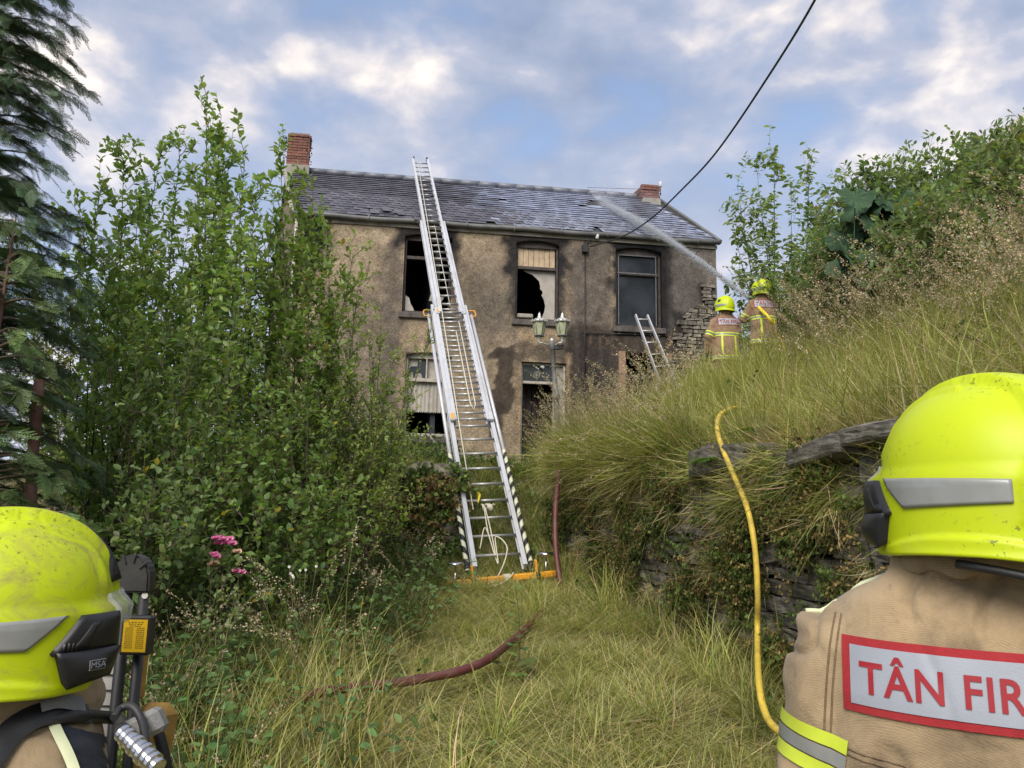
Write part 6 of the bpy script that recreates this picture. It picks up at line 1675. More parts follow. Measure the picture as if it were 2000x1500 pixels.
def pale_flowers():
    p = pt(590, 1200, 5.3); p.z = gz(p.x, p.y); r = random.Random(8); e = empty('flowering_weed', p, 'weed with small white blossoms right of the pink roses', 'plant')
    bm = bmesh.new()
    tips = [pt(r.uniform(560, 618), r.uniform(1100, 1128), 5.3) for _ in range(8)]
    for q in tips[:6]: tube(bm, catmull([p, p.lerp(q, 0.6) + V((0, 0, 0.03)), q], 4), 0.0025, 5)
    mk('stem', bm_mesh(bm), M['bark'], e)
    for q in tips:
        bm = bmesh.new()
        for k in range(5):
            a = k * 1.256; F = frame(V((math.cos(a), -0.3, math.sin(a))), V((0, -1, 0.3))); bm.faces.new([bm.verts.new(q + F @ V(s)) for s in ((0, 0, 0), (0.004, 0.006, 0), (0, 0.011, 0), (-0.004, 0.006, 0))])
        mk('blossom', bm_mesh(bm, recalc=False), M['white'], e)
pale_flowers()
# weeds growing from the chimney and ivy at the top left corner of the front
def chim_weeds():
    c = zz_(c1, zt1 - 0.3); parts = []; r = np.random.default_rng(2)
    for s in (-1, 1):
        P = np.array(c)[None] + np.array(U)[None] * (s * (w1 / 2 + 0.02)) + np.stack([r.normal(size=60) * 0.04, r.normal(size=60) * 0.1 - 0.2, r.uniform(-0.5, 0.25, 60)], 1)
        parts.append(batch(SML_V, SML_T, frames_np(r.normal(size=(60, 3)) + np.array([s, 0, 0.5]), r.normal(size=(60, 3))), P, np.full((60, 1), 0.07), colvar(60, (0.07, 0.08, 0.04), 0.3, 0.1, r)))
    o = mk('chimney_weeds', np_mesh('weeds', *merge(parts)), M['leaf']); o['kind'] = 'stuff'; o['label'] = 'tufts of weed on the left chimney'
    P = []; 
    for k in range(520):
        px, py = r.normal(615, 14), r.uniform(425, 525); s, z = fac(px - (py - 425) * 0.12, py); P.append(tuple(FP(s, z, 0.05 + 0.05 * r.random())))
    P = np.array(P); n = len(P)
    o = mk('wall_ivy', np_mesh('ivy', *batch(LEAF_V * np.array([1.3, 1, 1]), LEAF_T, frames_np(r.normal(size=(n, 3)) + np.array([0, -0.3, -0.8]), np.array(NB)[None] + r.normal(size=(n, 3)) * 0.3), P, np.full((n, 1), 0.085), colvar(n, (0.035, 0.065, 0.025), 0.3, 0.1, r))), M['leaf']); o['kind'] = 'stuff'; o['label'] = 'ivy climbing the top left corner of the house front'
chim_weeds()
# ================================================================== people
def mat_fluo(name, dirt_col, amt, scale, stretch=(1, 1, 1), thr=(0.52, 0.66)):
    m, t, b = new_mat(name)
    co = objco(t); mp = t.nodes.new('ShaderNodeMapping'); mp.inputs['Scale'].default_value = stretch; t.links.new(co, mp.inputs[0])
    d = ntex(t, mp.outputs[0], scale, 7, 0.7, 1.2)
    f = ramp(t, d, [(thr[0], 0.0), (thr[1], amt)])
    sp = ntex(t, co, 130, 3, 0.6); f2 = ramp(t, sp, [(0.60, 0.0), (0.66, 0.7)])
    big = ramp(t, ntex(t, co, 7, 3), [(0.45, 0.0), (0.6, 1.0)])
    c = mixc(t, f, (0.485, 0.59, 0.004), dirt_col)
    c = mixc(t, mth(t, 'MULTIPLY', f2, big), c, (0.05, 0.06, 0.02))
    t.links.new(c, b.inputs['Base Color']); t.links.new(mth(t, 'ADD', mth(t, 'MULTIPLY', f, 0.3), 0.45), b.inputs['Roughness'])
    b.inputs['Specular IOR Level'].default_value = 0.4
    bump(t, b, ntex(t, co, 40, 3, 0.6), 0.03, 0.01)
    return m
M['fluo'] = mat_fluo('fluorescent_helmet_shell', (0.42, 0.45, 0.05), 0.45, 9, thr=(0.55, 0.75))
M['fluo_dirty'] = mat_fluo('smeared_helmet_shell', (0.30, 0.27, 0.07), 0.75, 6, (1, 2.5, 2.5), thr=(0.47, 0.66))
def mat_cloth(name, col, dirt=(0.07, 0.055, 0.04), amt=0.5, ds=5, weave=900):
    m, t, b = new_mat(name); co = worldco(t)
    c = ramp(t, ntex(t, co, 7, 5, 0.6), [(0.3, tuple(x * 0.86 for x in col)), (0.7, tuple(min(1, x * 1.1) for x in col))])
    c = mixc(t, ramp(t, ntex(t, co, ds, 7, 0.68, 0.6), [(0.47, 0.0), (0.72, amt)]), c, dirt)
    c = mixc(t, ramp(t, ntex(t, co, 45, 3, 0.6), [(0.68, 0.0), (0.74, 0.35)]), c, dirt)
    wv = t.nodes.new('ShaderNodeTexWave'); wv.wave_type = 'BANDS'; wv.bands_direction = 'DIAGONAL'; wv.inputs['Scale'].default_value = 150; wv.inputs['Distortion'].default_value = 3; wv.inputs['Detail'].default_value = 3; t.links.new(co, wv.inputs['Vector'])
    c = mixc(t, 0.10, c, wv.outputs['Color'], 'OVERLAY')
    t.links.new(c, b.inputs['Base Color']); b.inputs['Roughness'].default_value = 0.92; b.inputs['Specular IOR Level'].default_value = 0.15
    b.inputs['Sheen Weight'].default_value = 0.15
    h = mth(t, 'ADD', mth(t, 'MULTIPLY', ntex(t, co, weave, 2, 0.5), 0.25), ntex(t, co, 26, 7, 0.62, 0.5)); bump(t, b, h, 0.5, 0.012)
    return m
M['coat'] = mat_cloth('tan_turnout_cloth', (0.385, 0.285, 0.17), amt=0.75, ds=4)
M['coat_far'] = mat_cloth('soiled_tan_cloth', (0.30, 0.20, 0.125), amt=0.6)
M['navy'] = mat_cloth('navy_shoulder_panel', (0.025, 0.032, 0.05), (0.08, 0.075, 0.07), 0.3)
M['skin'] = mat_plain('skin', (0.5, 0.3, 0.22), 0.5)
M['silver_tape'] = mat_plain('silver_reflective_tape', (0.30, 0.31, 0.30), 0.35, 0.2, 0.08, 30, dirt=(0.2, 0.2, 0.18), dirt_amt=0.5)
M['lime_tape'] = mat_plain('lime_reflective_tape', (0.62, 0.74, 0.06), 0.5, 0, 0.06, 30, dirt=(0.4, 0.42, 0.15), dirt_amt=0.4)
M['pale_piping'] = mat_plain('pale_lime_piping', (0.62, 0.66, 0.42), 0.6)
M['patch_red'] = mat_plain('red_patch_border', (0.33, 0.016, 0.022), 0.8, 0, 0.12, 60, 0.3, 500, dirt=(0.3, 0.03, 0.03), dirt_amt=0.5)
M['patch_white'] = mat_plain('pale_reflective_patch', (0.31, 0.335, 0.39), 0.5, 0, 0.06, 10, 0.1, 300, dirt=(0.28, 0.30, 0.33), dirt_amt=0.5)
M['letter_red'] = mat_plain('red_lettering', (0.29, 0.008, 0.016), 0.6, 0, 0.06, 60)
M['grey_pad'] = mat_plain('grey_strap_pad', (0.20, 0.20, 0.20), 0.75, 0, 0.15, 12, 0.3, 200)
M['side_black'] = mat_plain('moulded_black_plastic', (0.014, 0.014, 0.016), 0.42, 0, 0.15, 20, 0.03, 120)
M['glove'] = mat_plain('dark_glove', (0.02, 0.024, 0.035), 0.8, 0, 0.3, 20, 0.3, 100)
m_, t_, b_ = new_mat('clear_visor'); b_.inputs['Base Color'].default_value = (0.6, 0.62, 0.6, 1); b_.inputs['Alpha'].default_value = 0.4; b_.inputs['Roughness'].default_value = 0.12
M['visor'] = m_

def ss(x, a, b):
    t = min(1, max(0, (x - a) / (b - a))) if a != b else float(x > a); return t * t * (3 - 2 * t)
class Helmet:
    A, BF, BB, H = 0.134, 0.150, 0.160, 0.148
    def __init__(s, c, yaw, pitch=0.0, roll=0.0, k=1.0):
        s.c = V(c); s.k = k
        s.R = Matrix.Rotation(yaw, 3, 'Z') @ Matrix.Rotation(pitch, 3, 'X') @ Matrix.Rotation(roll, 3, 'Y')
    def zb(s, a):
        d = abs((a + math.pi) % (2 * math.pi) - math.pi)      # 0 at the front, pi at the back
        return -0.004 - 0.098 * ss(d, R(38), R(50)) - 0.012 * ss(d, R(120), R(180)) + 0.006 * ss(d, R(60), R(110))
    def local(s, a, q, off=0.0, z=None):
        """q in 0..1 crown to equator, 1..2 down the skirt; z overrides the skirt height"""
        d = abs((a + math.pi) % (2 * math.pi) - math.pi)
        if q <= 1 and z is None:
            th = q * math.pi / 2; r = math.sin(th) ** 0.93; zz = s.H * math.cos(th) ** 0.92 if th < math.pi / 2 - 1e-6 else 0.0
        else:
            zz = (q - 1) * s.zb(a) if z is None else z
            r = 1.0
            if zz > 0: r = (1 - (zz / s.H) ** 2) ** 0.5 * 0.99
        B = s.BF * (math.cos(a) > 0) + s.BB * (math.cos(a) <= 0)
        x = s.A * r * math.sin(a); y = B * r * math.cos(a)
        n = V((x / s.A ** 2, y / B ** 2, max(zz, 0) / s.H ** 2 + 1e-6)).normalized()
        D_ = 0.0
        cw_ = 0.028 + (0.052 * max(0.0, min(1.0, 1 - zz / s.H)) if y < 0 else 0.0); comb = 1 - ss(abs(x), cw_, cw_ + 0.006)
        D_ += (0.007 + 0.008 * max(0.0, zz / s.H)) * comb * (ss(zz, -0.02, 0.02) if y > 0 else ss(zz, -0.06, -0.05))
        # second, wider rib running from the crown to the temples
        rib = abs(abs(x) - 0.058 - 0.25 * max(0, 0.10 - zz)) + (1 if y < -0.02 else 0)
        D_ += 0.006 * (1 - ss(rib, 0.004, 0.009)) * ss(zz, 0.02, 0.05)
        D_ += 0.0055 * (1 - ss(zz, 0.012, 0.017))            # waist crease: lower shell stands out
        lip = -0.060 + 0.022 * math.cos(min(math.pi, 1.7 * max(0.0, abs(d - R(115)))))
        D_ += 0.0065 * (1 - ss(zz, lip - 0.036, lip - 0.031)) * ss(d, R(60), R(80))
        D_ += 0.008 * ss(-zz, 0.085, 0.115) * ss(d, R(70), R(110))
        D_ -= 0.004 * ss(-zz, 0.0, 0.1) * 0
        # brow brim
        D_ += 0.012 * (1 - ss(d, R(35), R(60))) * (1 - ss(zz, 0.004, 0.03))
        return V((x, y, zz)) + n * (D_ + off)
    def P(s, *a, **k): return s.c + s.R @ (s.local(*a, **k) * s.k)
    def shell(s, bm, na=120, nq=56):
        rows = []
        for j in range(1, nq + 1):
            q = 2 * j / nq; rows.append([bm.verts.new(s.P(2 * math.pi * i / na, q)) for i in range(na)])
        top = bm.verts.new(s.P(0, 0.0))
        for i in range(na): bm.faces.new((top, rows[0][i], rows[0][(i + 1) % na]))
        for A_, B_ in zip(rows[:-1], rows[1:]):
            for i in range(na): bm.faces.new((A_[i], B_[i], B_[(i + 1) % na], A_[(i + 1) % na]))
        # turned-in rim
        prev = rows[-1]
        for off in (-0.004, -0.016):
            row = [bm.verts.new(s.P(2 * math.pi * i / na, 2.0, off=off) + s.R @ V((0, 0, -0.002 if off == -0.004 else 0.004)) * s.k) for i in range(na)]
            for i in range(na): bm.faces.new((prev[i], row[i], row[(i + 1) % na], prev[(i + 1) % na]))
            prev = row
    def patch(s, bm, quad, off, thick=0.003, n=14, m=6, bulge=0.0):
        """quad: four (angle in degrees, height) corners, top-left, top-right, bottom-right, bottom-left"""
        g = []
        for j in range(m + 1):
            row = []
            for i in range(n + 1):
                u, v = i / n, j / m
                a = (quad[0][0] * (1 - u) + quad[1][0] * u) * (1 - v) + (quad[3][0] * (1 - u) + quad[2][0] * u) * v
                z = (quad[0][1] * (1 - u) + quad[1][1] * u) * (1 - v) + (quad[3][1] * (1 - u) + quad[2][1] * u) * v
                row.append(bm.verts.new(s.P(R(a), 1, off=off + bulge * math.sin(math.pi * u) * math.sin(math.pi * v) + bulge * 0.3, z=z)))
            g.append(row)
        for j in range(m):
            for i in range(n): bm.faces.new((g[j][i], g[j][i + 1], g[j + 1][i + 1], g[j + 1][i]))
        edge = g[0] + [r[-1] for r in g[1:]] + g[-1][::-1][1:] + [r[0] for r in g[::-1][1:-1]]
        ctr = s.c
        low = [bm.verts.new(v.co + (ctr - v.co).normalized() * (off + thick + bulge)) for v in edge]
        for i in range(len(edge)): bm.faces.new((edge[i], low[i], low[(i + 1) % len(edge)], edge[(i + 1) % len(edge)]))
def dress_helmet(h, e, mat, detail=True, badge=False):
    """helmet > shell, strips, side units, visor"""
    bm = bmesh.new(); h.shell(bm, 120 if detail else 48, 56 if detail else 24)
    sh = mk('helmet', bm_mesh(bm, smooth=True), mat, e)
    for sg in (-1, 1):
        bm = bmesh.new(); h.patch(bm, [(sg * 66, 0.008), (sg * 138, 0.002), (sg * 138, -0.028), (sg * 86, -0.036)], 0.0032, 0.003, 30, 8)
        mk('reflective_strip', bm_mesh(bm, smooth=True), M['silver_tape'], sh)
        bm = bmesh.new()
        h.patch(bm, [(sg * 36, 0.006), (sg * 58, 0.006), (sg * 74, -0.046), (sg * 36, -0.046)], 0.007, 0.009, bulge=0.006)
        h.patch(bm, [(sg * 36, -0.045), (sg * 72, -0.043), (sg * 66, -0.094), (sg * 42, -0.084)], 0.010, 0.010, bulge=0.010)
        if detail:
            h.patch(bm, [(sg * 50, -0.004), (sg * 54, -0.004), (sg * 64, -0.038), (sg * 56, -0.040)], 0.012, 0.004, 6, 6, bulge=0.003)
            for k in range(6): h.patch(bm, [(sg * (57 + 2.2 * k), -0.030), (sg * (57.8 + 2.2 * k), -0.030), (sg * (58.8 + 2.2 * k), -0.041), (sg * (58 + 2.2 * k), -0.041)], 0.0125, 0.003, 1, 2)
        mk('side_unit', bm_mesh(bm, smooth=True), M['side_black'], sh)
    bm = bmesh.new(); h.patch(bm, [(-34, 0.030), (34, 0.030), (36, -0.014), (-36, -0.014)], 0.008, 0.002, 24, 6); mk('visor', bm_mesh(bm, smooth=True), M['visor'], sh)
    bm = bmesh.new(); h.patch(bm, [(-9, 0.120), (9, 0.120), (20, 0.045), (-20, 0.045)], 0.007, 0.006, 20, 8); mk('front_plate', bm_mesh(bm, smooth=True), M['black'], sh)
    bm = bmesh.new(); bmesh.ops.create_uvsphere(bm, u_segments=24, v_segments=16, radius=1.0)
    for v in bm.verts: v.co = h.c + h.R @ V((v.co.x * 0.115, v.co.y * 0.125, v.co.z * 0.095 - 0.012)) * h.k
    mk('liner', bm_mesh(bm, smooth=True), M['black'], sh)
    if badge:
        for sg in (-1, 1):
            bm = bmesh.new(); h.patch(bm, [(sg * 84, 0.09), (sg * 112, 0.09), (sg * 106, 0.04), (sg * 90, 0.04)], 0.004, 0.003, 6, 6); mk('badge', bm_mesh(bm), M['black'], sh)
    return sh

def remesh(bm, voxel, smooth=2, folds=None, name='coat'):
    me0 = bm_mesh(bm, name); o = bpy.data.objects.new('tmp', me0); COL.objects.link(o)
    md = o.modifiers.new('r', 'REMESH'); md.mode = 'VOXEL'; md.voxel_size = voxel; md.use_smooth_shade = True
    ms = o.modifiers.new('s', 'SMOOTH'); ms.factor = 0.6; ms.iterations = smooth
    dg = bpy.context.evaluated_depsgraph_get(); dg.update()
    me = bpy.data.meshes.new_from_object(o.evaluated_get(dg)); bpy.data.objects.remove(o, do_unlink=True); bpy.data.meshes.remove(me0)
    if folds:
        nr = [v.normal.copy() for v in me.vertices]
        for v, n in zip(me.vertices, nr): v.co += n * folds(v.co)
    me.polygons.foreach_set('use_smooth', [True] * len(me.polygons)); me.update(); me.name = name
    return me
def capsule(bm, pts, rad, sides=14): tube(bm, pts, rad, sides, dome=True)
class Fig:
    """local frame of a standing figure: r right, f forward, z up from the feet"""
    def __init__(s, base, yaw, k=1.0):
        s.b = V(base); s.k = k; s.f = V((-math.sin(yaw), math.cos(yaw), 0)); s.r = V((math.cos(yaw), math.sin(yaw), 0)); s.yaw = yaw
    def __call__(s, r, f, z): return s.b + (s.r * r + s.f * f + V((0, 0, z))) * s.k
def glove(F_, wrist, d, n, side, e, curl=0.7):
    """d: finger direction, n: back-of-hand normal"""
    d = d.normalized(); n = (n - d * n.dot(d)).normalized(); x = d.cross(n) * side; bm = bmesh.new()
    box(bm, wrist + d * 0.045, d * 0.045, x * 0.042, n * 0.015, 0.008)
    capsule(bm, [wrist - d * 0.06, wrist + d * 0.01], [0.042, 0.034], 12)
    for i, (off, ln) in enumerate(((-0.032, 0.066), (-0.011, 0.078), (0.011, 0.072), (0.031, 0.056))):
        p = wrist + d * 0.085 + x * off; pts = [p]; a = 0.2
        for k in range(3): a += curl * 0.6; p = p + (d * math.cos(a) - n * math.sin(a)) * ln / 2.6; pts.append(p)
        capsule(bm, pts, [0.0115, 0.011, 0.0105, 0.009], 8)
    p = wrist + d * 0.03 - x * 0.038; capsule(bm, [p, p + d * 0.03 - x * 0.026 - n * 0.01, p + d * 0.058 - x * 0.03 - n * 0.025], [0.014, 0.013, 0.011], 8)
    mk('glove', remesh(bm, 0.005, 1, name='glove'), M['glove'], e)
def firefighter(label, base, yaw, k, head, head_yaw, arms, voxel=0.012, coat='coat', helmet_mat='fluo', group=None, patch=(0.0, 1.355, 0.36, 0.115), bands=True, detail=True, folds=0.006, badge=False, pitch=0.0, shoulder=0.172, patch_mat=True, lean=0.0, band_t=None, seams=False):
    """arms: for side -1/+1 a list of joints (r, f, z) shoulder, elbow, wrist"""
    F = Fig(base, yaw, k); e = empty('person', base, label, 'person', group)
    hc = V(head)
    # ---- body, one continuous figure
    bm = bmesh.new(); ln = lambda z: lean * max(0, z - 0.9)
    capsule(bm, [F(0, ln(0.95), 0.95), F(0, ln(1.1), 1.1), F(0, ln(1.3), 1.30), F(0, ln(1.42) , 1.40)], [0.115 * k, 0.11 * k, 0.10 * k, 0.075 * k], 16)
    for s in (-1, 1):
        capsule(bm, [F(s * 0.10, ln(0.95), 0.92), F(s * 0.11, 0.02, 0.5), F(s * 0.115, -0.02, 0.10)], [0.08 * k, 0.06 * k, 0.04 * k], 12)
        capsule(bm, [F(s * 0.115, -0.03, 0.06), F(s * 0.12, 0.13, 0.04)], [0.04 * k, 0.03 * k], 10)
        a = arms[s]; capsule(bm, [F(*p) for p in a], [0.055 * k, 0.042 * k, 0.028 * k], 10)
    capsule(bm, [F(0, ln(1.4), 1.40), hc + V((0, 0, -0.09))], [0.06 * k, 0.055 * k], 12); capsule(bm, [hc + V((0, 0, -0.05)), hc + V((0, 0, 0.03))], [0.078 * k, 0.088 * k], 14)
    mk('body', remesh(bm, 0.02, 1, name='body'), M['skin'], e)
    # ---- trousers and boots
    bm = bmesh.new()
    for s in (-1, 1): capsule(bm, [F(s * 0.09, ln(0.95), 0.92), F(s * 0.11, 0.02, 0.52), F(s * 0.115, -0.02, 0.14)], [0.125 * k, 0.10 * k, 0.085 * k], 14)
    mk('trousers', remesh(bm, 0.018, 1, name='trousers'), M[coat], e)
    for s in (-1, 1):
        bm = bmesh.new(); capsule(bm, [F(s * 0.115, -0.02, 0.25), F(s * 0.115, -0.025, 0.07)], [0.065 * k, 0.055 * k], 12); capsule(bm, [F(s * 0.115, -0.03, 0.05), F(s * 0.125, 0.15, 0.04)], [0.05 * k, 0.045 * k], 12)
        mk('boot', remesh(bm, 0.012, 1, name='boot'), M['black'], e)
    # ---- coat
    bm = bmesh.new(); sw = shoulder
    rings = [(0.70, 0.235, 0.175), (0.80, 0.225, 0.165), (0.95, 0.21, 0.155), (1.10, 0.205, 0.148), (1.22, 0.215, 0.145), (1.32, 0.222, 0.14), (1.39, 0.205, 0.128), (1.44, 0.175, 0.115), (1.475, 0.128, 0.098), (1.505, 0.092, 0.086)]
    loft(bm, [(F(0, ln(z), z), F.r * w_ * k * (sw / 0.172), F.f * d_ * k) for z, w_, d_ in rings], 40, 2.3)
    # collar: two soft rolls
    for zc, rr, tr in ((1.495, 0.096, 0.024), (1.532, 0.086, 0.022)):
        P_ = [F(math.cos(a) * rr, ln(zc) + math.sin(a) * rr * 1.0, zc - 0.012 * math.sin(a)) for a in [2 * math.pi * i / 20 for i in range(21)]]
        capsule(bm, P_, [tr * k] * 21, 10)
    for s in (-1, 1):
        a = [F(*p) for p in arms[s]]; mid = a[0].lerp(a[1], 0.5); m2 = a[1].lerp(a[2], 0.5)
        capsule(bm, [F(s * 0.11, ln(1.37), 1.375), a[0], mid, a[1], m2, a[2]], [q * k for q in (0.085, 0.086, 0.080, 0.074, 0.072, 0.066)], 18)
    sd_ = V((3.1 * k + base[0], 7.7, 1.3))
    def fold(p):
        q = V(((p - F.b).dot(F.r), (p - F.b).dot(F.f), p.z)); 
        a = noise.noise(V((q.x * 5 + q.z * 3, q.y * 5, q.z * 2.2)) + sd_) * 1.2 + noise.noise(V((q.x * 11 - q.z * 5, q.y * 11, q.z * 8)) + sd_) * 0.55
        cr = abs(noise.noise(V((q.x * 6 + q.z * 5, q.y * 4, q.z * 7 - q.x * 6)) + sd_)); a -= 1.3 * (1 - ss(cr, 0.0, 0.10)) * 0.5
        ar = ss(abs(q.x), 0.15, 0.23) ; b = noise.noise(V((q.x * 9, q.y * 9, q.z * 24 + q.x * 14)) + sd_)
        quiet = 1 - 0.8 * (1 - ss(abs(q.x - (patch[0] if patch else 9)), 0.14, 0.19)) * (1 - ss(abs(q.z - F.b.z - (patch[1] if patch else 9)), 0.06, 0.10)) * (q.y < 0)
        return folds * (a + 0.9 * ar * b) * quiet
    me = remesh(bm, voxel, 4, fold if folds else None); ct = mk('coat', me, M[coat], e)
    # world-space BVH for things sewn on the coat
    vs = [v.co + ORG[e] for v in me.vertices]; bvh = BVHTree.FromPolygons(vs, [tuple(p.vertices) for p in me.polygons])
    def hit_back(r, z, off=0.002):
        o = F(r, -1.0, z); h = bvh.ray_cast(o, F.f)
        return (h[0] - F.f * off) if h[0] is not None else None
    def hit_ax(c, d, off=0.003, lim=9):
        far = c + d * 0.6
        h = bvh.ray_cast(c, d)
        return (h[0] + d * off) if h[0] is not None and h[3] < lim else None
    def sheet(fn, nu, nv, mat, name, par):
        bm = bmesh.new(); g = [[fn(i / nu, j / nv) for i in range(nu + 1)] for j in range(nv + 1)]; vv = [[bm.verts.new(p) if p is not None else None for p in row] for row in g]
        for j in range(nv):
            for i in range(nu):
                q = (vv[j][i], vv[j][i + 1], vv[j + 1][i + 1], vv[j + 1][i])
                if all(x is not None for x in q): bm.faces.new(q)
        if not bm.faces: bm.free(); return None
        return mk(name, bm_mesh(bm, smooth=True, recalc=False), M[mat], par)
    # ---- back patch: red border, pale field, red letters
    if patch:
        r0, z0, pw, ph = patch; bw = 0.011 if detail else 0.010
        N_ = (60, 16) if detail else (16, 6)
        def rect(x0, x1, y0, y1, off): return lambda u, v: hit_back(r0 + x0 + (x1 - x0) * u, z0 + y0 + (y1 - y0) * v, off)
        bo = sheet(rect(-pw / 2, pw / 2, -ph / 2, ph / 2, 0.0035), *N_, 'patch_red', 'back_patch', ct)
        pf = sheet(rect(-pw / 2 + bw, pw / 2 - bw, -ph / 2 + bw, ph / 2 - bw, 0.005), *N_, 'patch_white', 'back_patch_field', ct)
        cu = bpy.data.curves.new('letters', 'FONT'); cu.body = 'T\u00c2N FIRE'; cu.size = 1.0; cu.align_x = 'CENTER'; cu.align_y = 'CENTER'; cu.offset = 0.018; cu.space_character = 1.08; cu.resolution_u = 4
        to = bpy.data.objects.new('tmp_text', cu); COL.objects.link(to); dg = bpy.context.evaluated_depsgraph_get(); dg.update()
        tm = bpy.data.meshes.new_from_object(to.evaluated_get(dg)); bpy.data.objects.remove(to, do_unlink=True)
        xs = [v.co.x for v in tm.vertices]; ys = [v.co.y for v in tm.vertices]; x0, x1 = min(xs), max(xs); y0, y1 = min(ys), max(ys)
        base_h = 0.70                       # cap height without the circumflex
        cap = (ph - 2 * bw) * 0.52; sy = cap / base_h; sx = (pw - 2 * bw) * 0.90 / (x1 - x0)
        bm = bmesh.new(); bm.from_mesh(tm)
        bm.normal_update()
        for axis, lo, hi, st in ((0, x0, x1, 0.13), (1, y0, y1, 0.16)):
            c = lo + st
            while c < hi:
                co = V((c, 0, 0)) if axis == 0 else V((0, c, 0)); no = V((1, 0, 0)) if axis == 0 else V((0, 1, 0))
                bmesh.ops.bisect_plane(bm, geom=bm.verts[:] + bm.edges[:] + bm.faces[:], plane_co=co, plane_no=no); c += st
        kill = []
        for v in bm.verts:
            # base line sits below the middle to leave room for the circumflex
            p = hit_back(r0 + (v.co.x - (x0 + x1) / 2) * sx, z0 + (v.co.y - y0) * sy - cap * 0.56, 0.0068)
            if p is None: kill.append(v)
            else: v.co = p
        bmesh.ops.delete(bm, geom=kill, context='VERTS')
        mk('lettering', bm_mesh(bm, recalc=False), M['letter_red'], ct)
    # ---- reflective bands
    def ring_band(zc, par, r_c=0.0, lim=0.27 * k):
        for dz, w_, mt in ((-0.022, 0.018, 'lime_tape'), (0.0, 0.022, 'silver_tape'), (0.022, 0.018, 'lime_tape')):
            def fn(u, v):
                a = 2 * math.pi * u; d = (F.r * math.cos(a) + F.f * math.sin(a)); z = zc + dz + (v - 0.5) * w_
                return hit_ax(F(r_c, ln(z), z), d, 0.004, lim)
            sheet(fn, 64 if detail else 40, 2, mt, 'reflective_band', par)
    def limb_band(p0, p1, t, par, w_=0.022):
        ax = (p1 - p0).normalized(); x = ax.cross(V((0.3, 0.2, 1))).normalized(); y = ax.cross(x)
        for dz, mt in ((-1, 'lime_tape'), (0, 'silver_tape'), (1, 'lime_tape')):
            def fn(u, v):
                a = 2 * math.pi * u; c = p0.lerp(p1, t) + ax * (dz * w_ + (v - 0.5) * w_ * 0.9); return hit_ax(c, x * math.cos(a) + y * math.sin(a), 0.004, 0.115 * k)
            sheet(fn, 32, 2, mt, 'sleeve_band', par)
    if bands:
        ring_band(1.14, ct); ring_band(0.76, ct)
        for s in (-1, 1):
            def fn(u, v, s=s): return hit_back(s * 0.11 + (u - 0.5) * 0.028, 0.79 + 0.32 * v, 0.004)
            sheet(fn, 2, 14, 'lime_tape', 'vertical_band', ct)
    # standing collar, a separate doubled band of cloth
    bm = bmesh.new(); rr_ = []
    for dz, q in ((0.0, 0.104), (0.004, 0.113), (0.022, 0.112), (0.030, 0.106), (0.034, 0.111), (0.056, 0.106), (0.066, 0.101), (0.067, 0.092), (0.04, 0.09)):
        rr_.append([F(math.cos(a) * q * 0.95, ln(1.5) - 0.008 + math.sin(a) * q, 1.474 + dz - 0.016 * math.sin(a) + 0.004 * math.sin(a * 5 + k) + 0.003 * math.sin(a * 11)) for a in [2 * math.pi * i / 64 for i in range(64)]])
    vv_ = [[bm.verts.new(p + (p - F(0, ln(1.5), 1.5)).normalized() * 0.004 * noise.noise(p * 14)) for p in row] for row in rr_]
    for A_, B_ in zip(vv_[:-1], vv_[1:]):
        for i in range(64): bm.faces.new((A_[i], A_[(i + 1) % 64], B_[(i + 1) % 64], B_[i]))
    mk('collar', bm_mesh(bm, smooth=True), M[coat], ct)
    for s in (-1, 1):
        a = [F(*p) for p in arms[s]]; limb_band(a[0], a[1], band_t or (0.80 if bands else 0.72), ct)
    h = Helmet(hc, head_yaw, pitch, 0, k * (1.0 if detail else 1.06)); dress_helmet(h, e, M[helmet_mat], detail, badge)
    return F, e, ct, bvh, h
def ARMS(l, r): return {-1: l, 1: r}
hang = lambda s: [(s * 0.175, 0, 1.36), (s * 0.215, 0.0, 1.09), (s * 0.225, 0.08, 0.86)]

# nearest firefighter on the right, seen from behind
hp = pt(1932, 948, 1.12)
FR = firefighter('nearest firefighter at the right edge, seen from behind, large red lettered patch on the back', (0.685, 1.15, 0.14), R(-28), 1.0, hp, R(15),
                 ARMS(hang(-1), hang(1)), voxel=0.0065, folds=0.015, band_t=0.50, patch=(-0.048, 1.345, 0.266, 0.099), bands=False, shoulder=0.176)
def near_trim(F, e, ct, bvh):
    # piping along the shoulder seam with a navy panel in front of it
    def drop(r, f):
        h = bvh.ray_cast(F(r, f, 2.2), V((0, 0, -1))); return h[0] if h[0] is not None else F(r, f, 1.3)
    for s in (-1, 1):
        p = [drop(s * (0.095 + 0.145 * t), 0.035 - 0.03 * t * t) + V((0, 0, 0.0015)) for t in [i / 14 for i in range(15)]]
        bm = bmesh.new(); tube(bm, p, 0.0045, 6); mk('piping', bm_mesh(bm), M['pale_piping'], ct)
        bm = bmesh.new(); rows = [[bm.verts.new(drop(s * (0.095 + 0.15 * i / 12), 0.038 - 0.03 * (i / 12) ** 2 + 0.022 * j) + V((0, 0, 0.004))) for i in range(13)] for j in range(4)]
        for j in range(3):
            for i in range(12): bm.faces.new((rows[j][i], rows[j][i + 1], rows[j + 1][i + 1], rows[j + 1][i]))
        mk('shoulder_panel', bm_mesh(bm, smooth=True), M['navy'], ct)
near_trim(*FR[:4])
def seam(pts, name='seam'):
    P = [h for h in pts if h is not None]
    if len(P) < 3: return
    bm = bmesh.new(); tube(bm, P, 0.0016, 5); mk(name, bm_mesh(bm), M['seam'], FR[2])
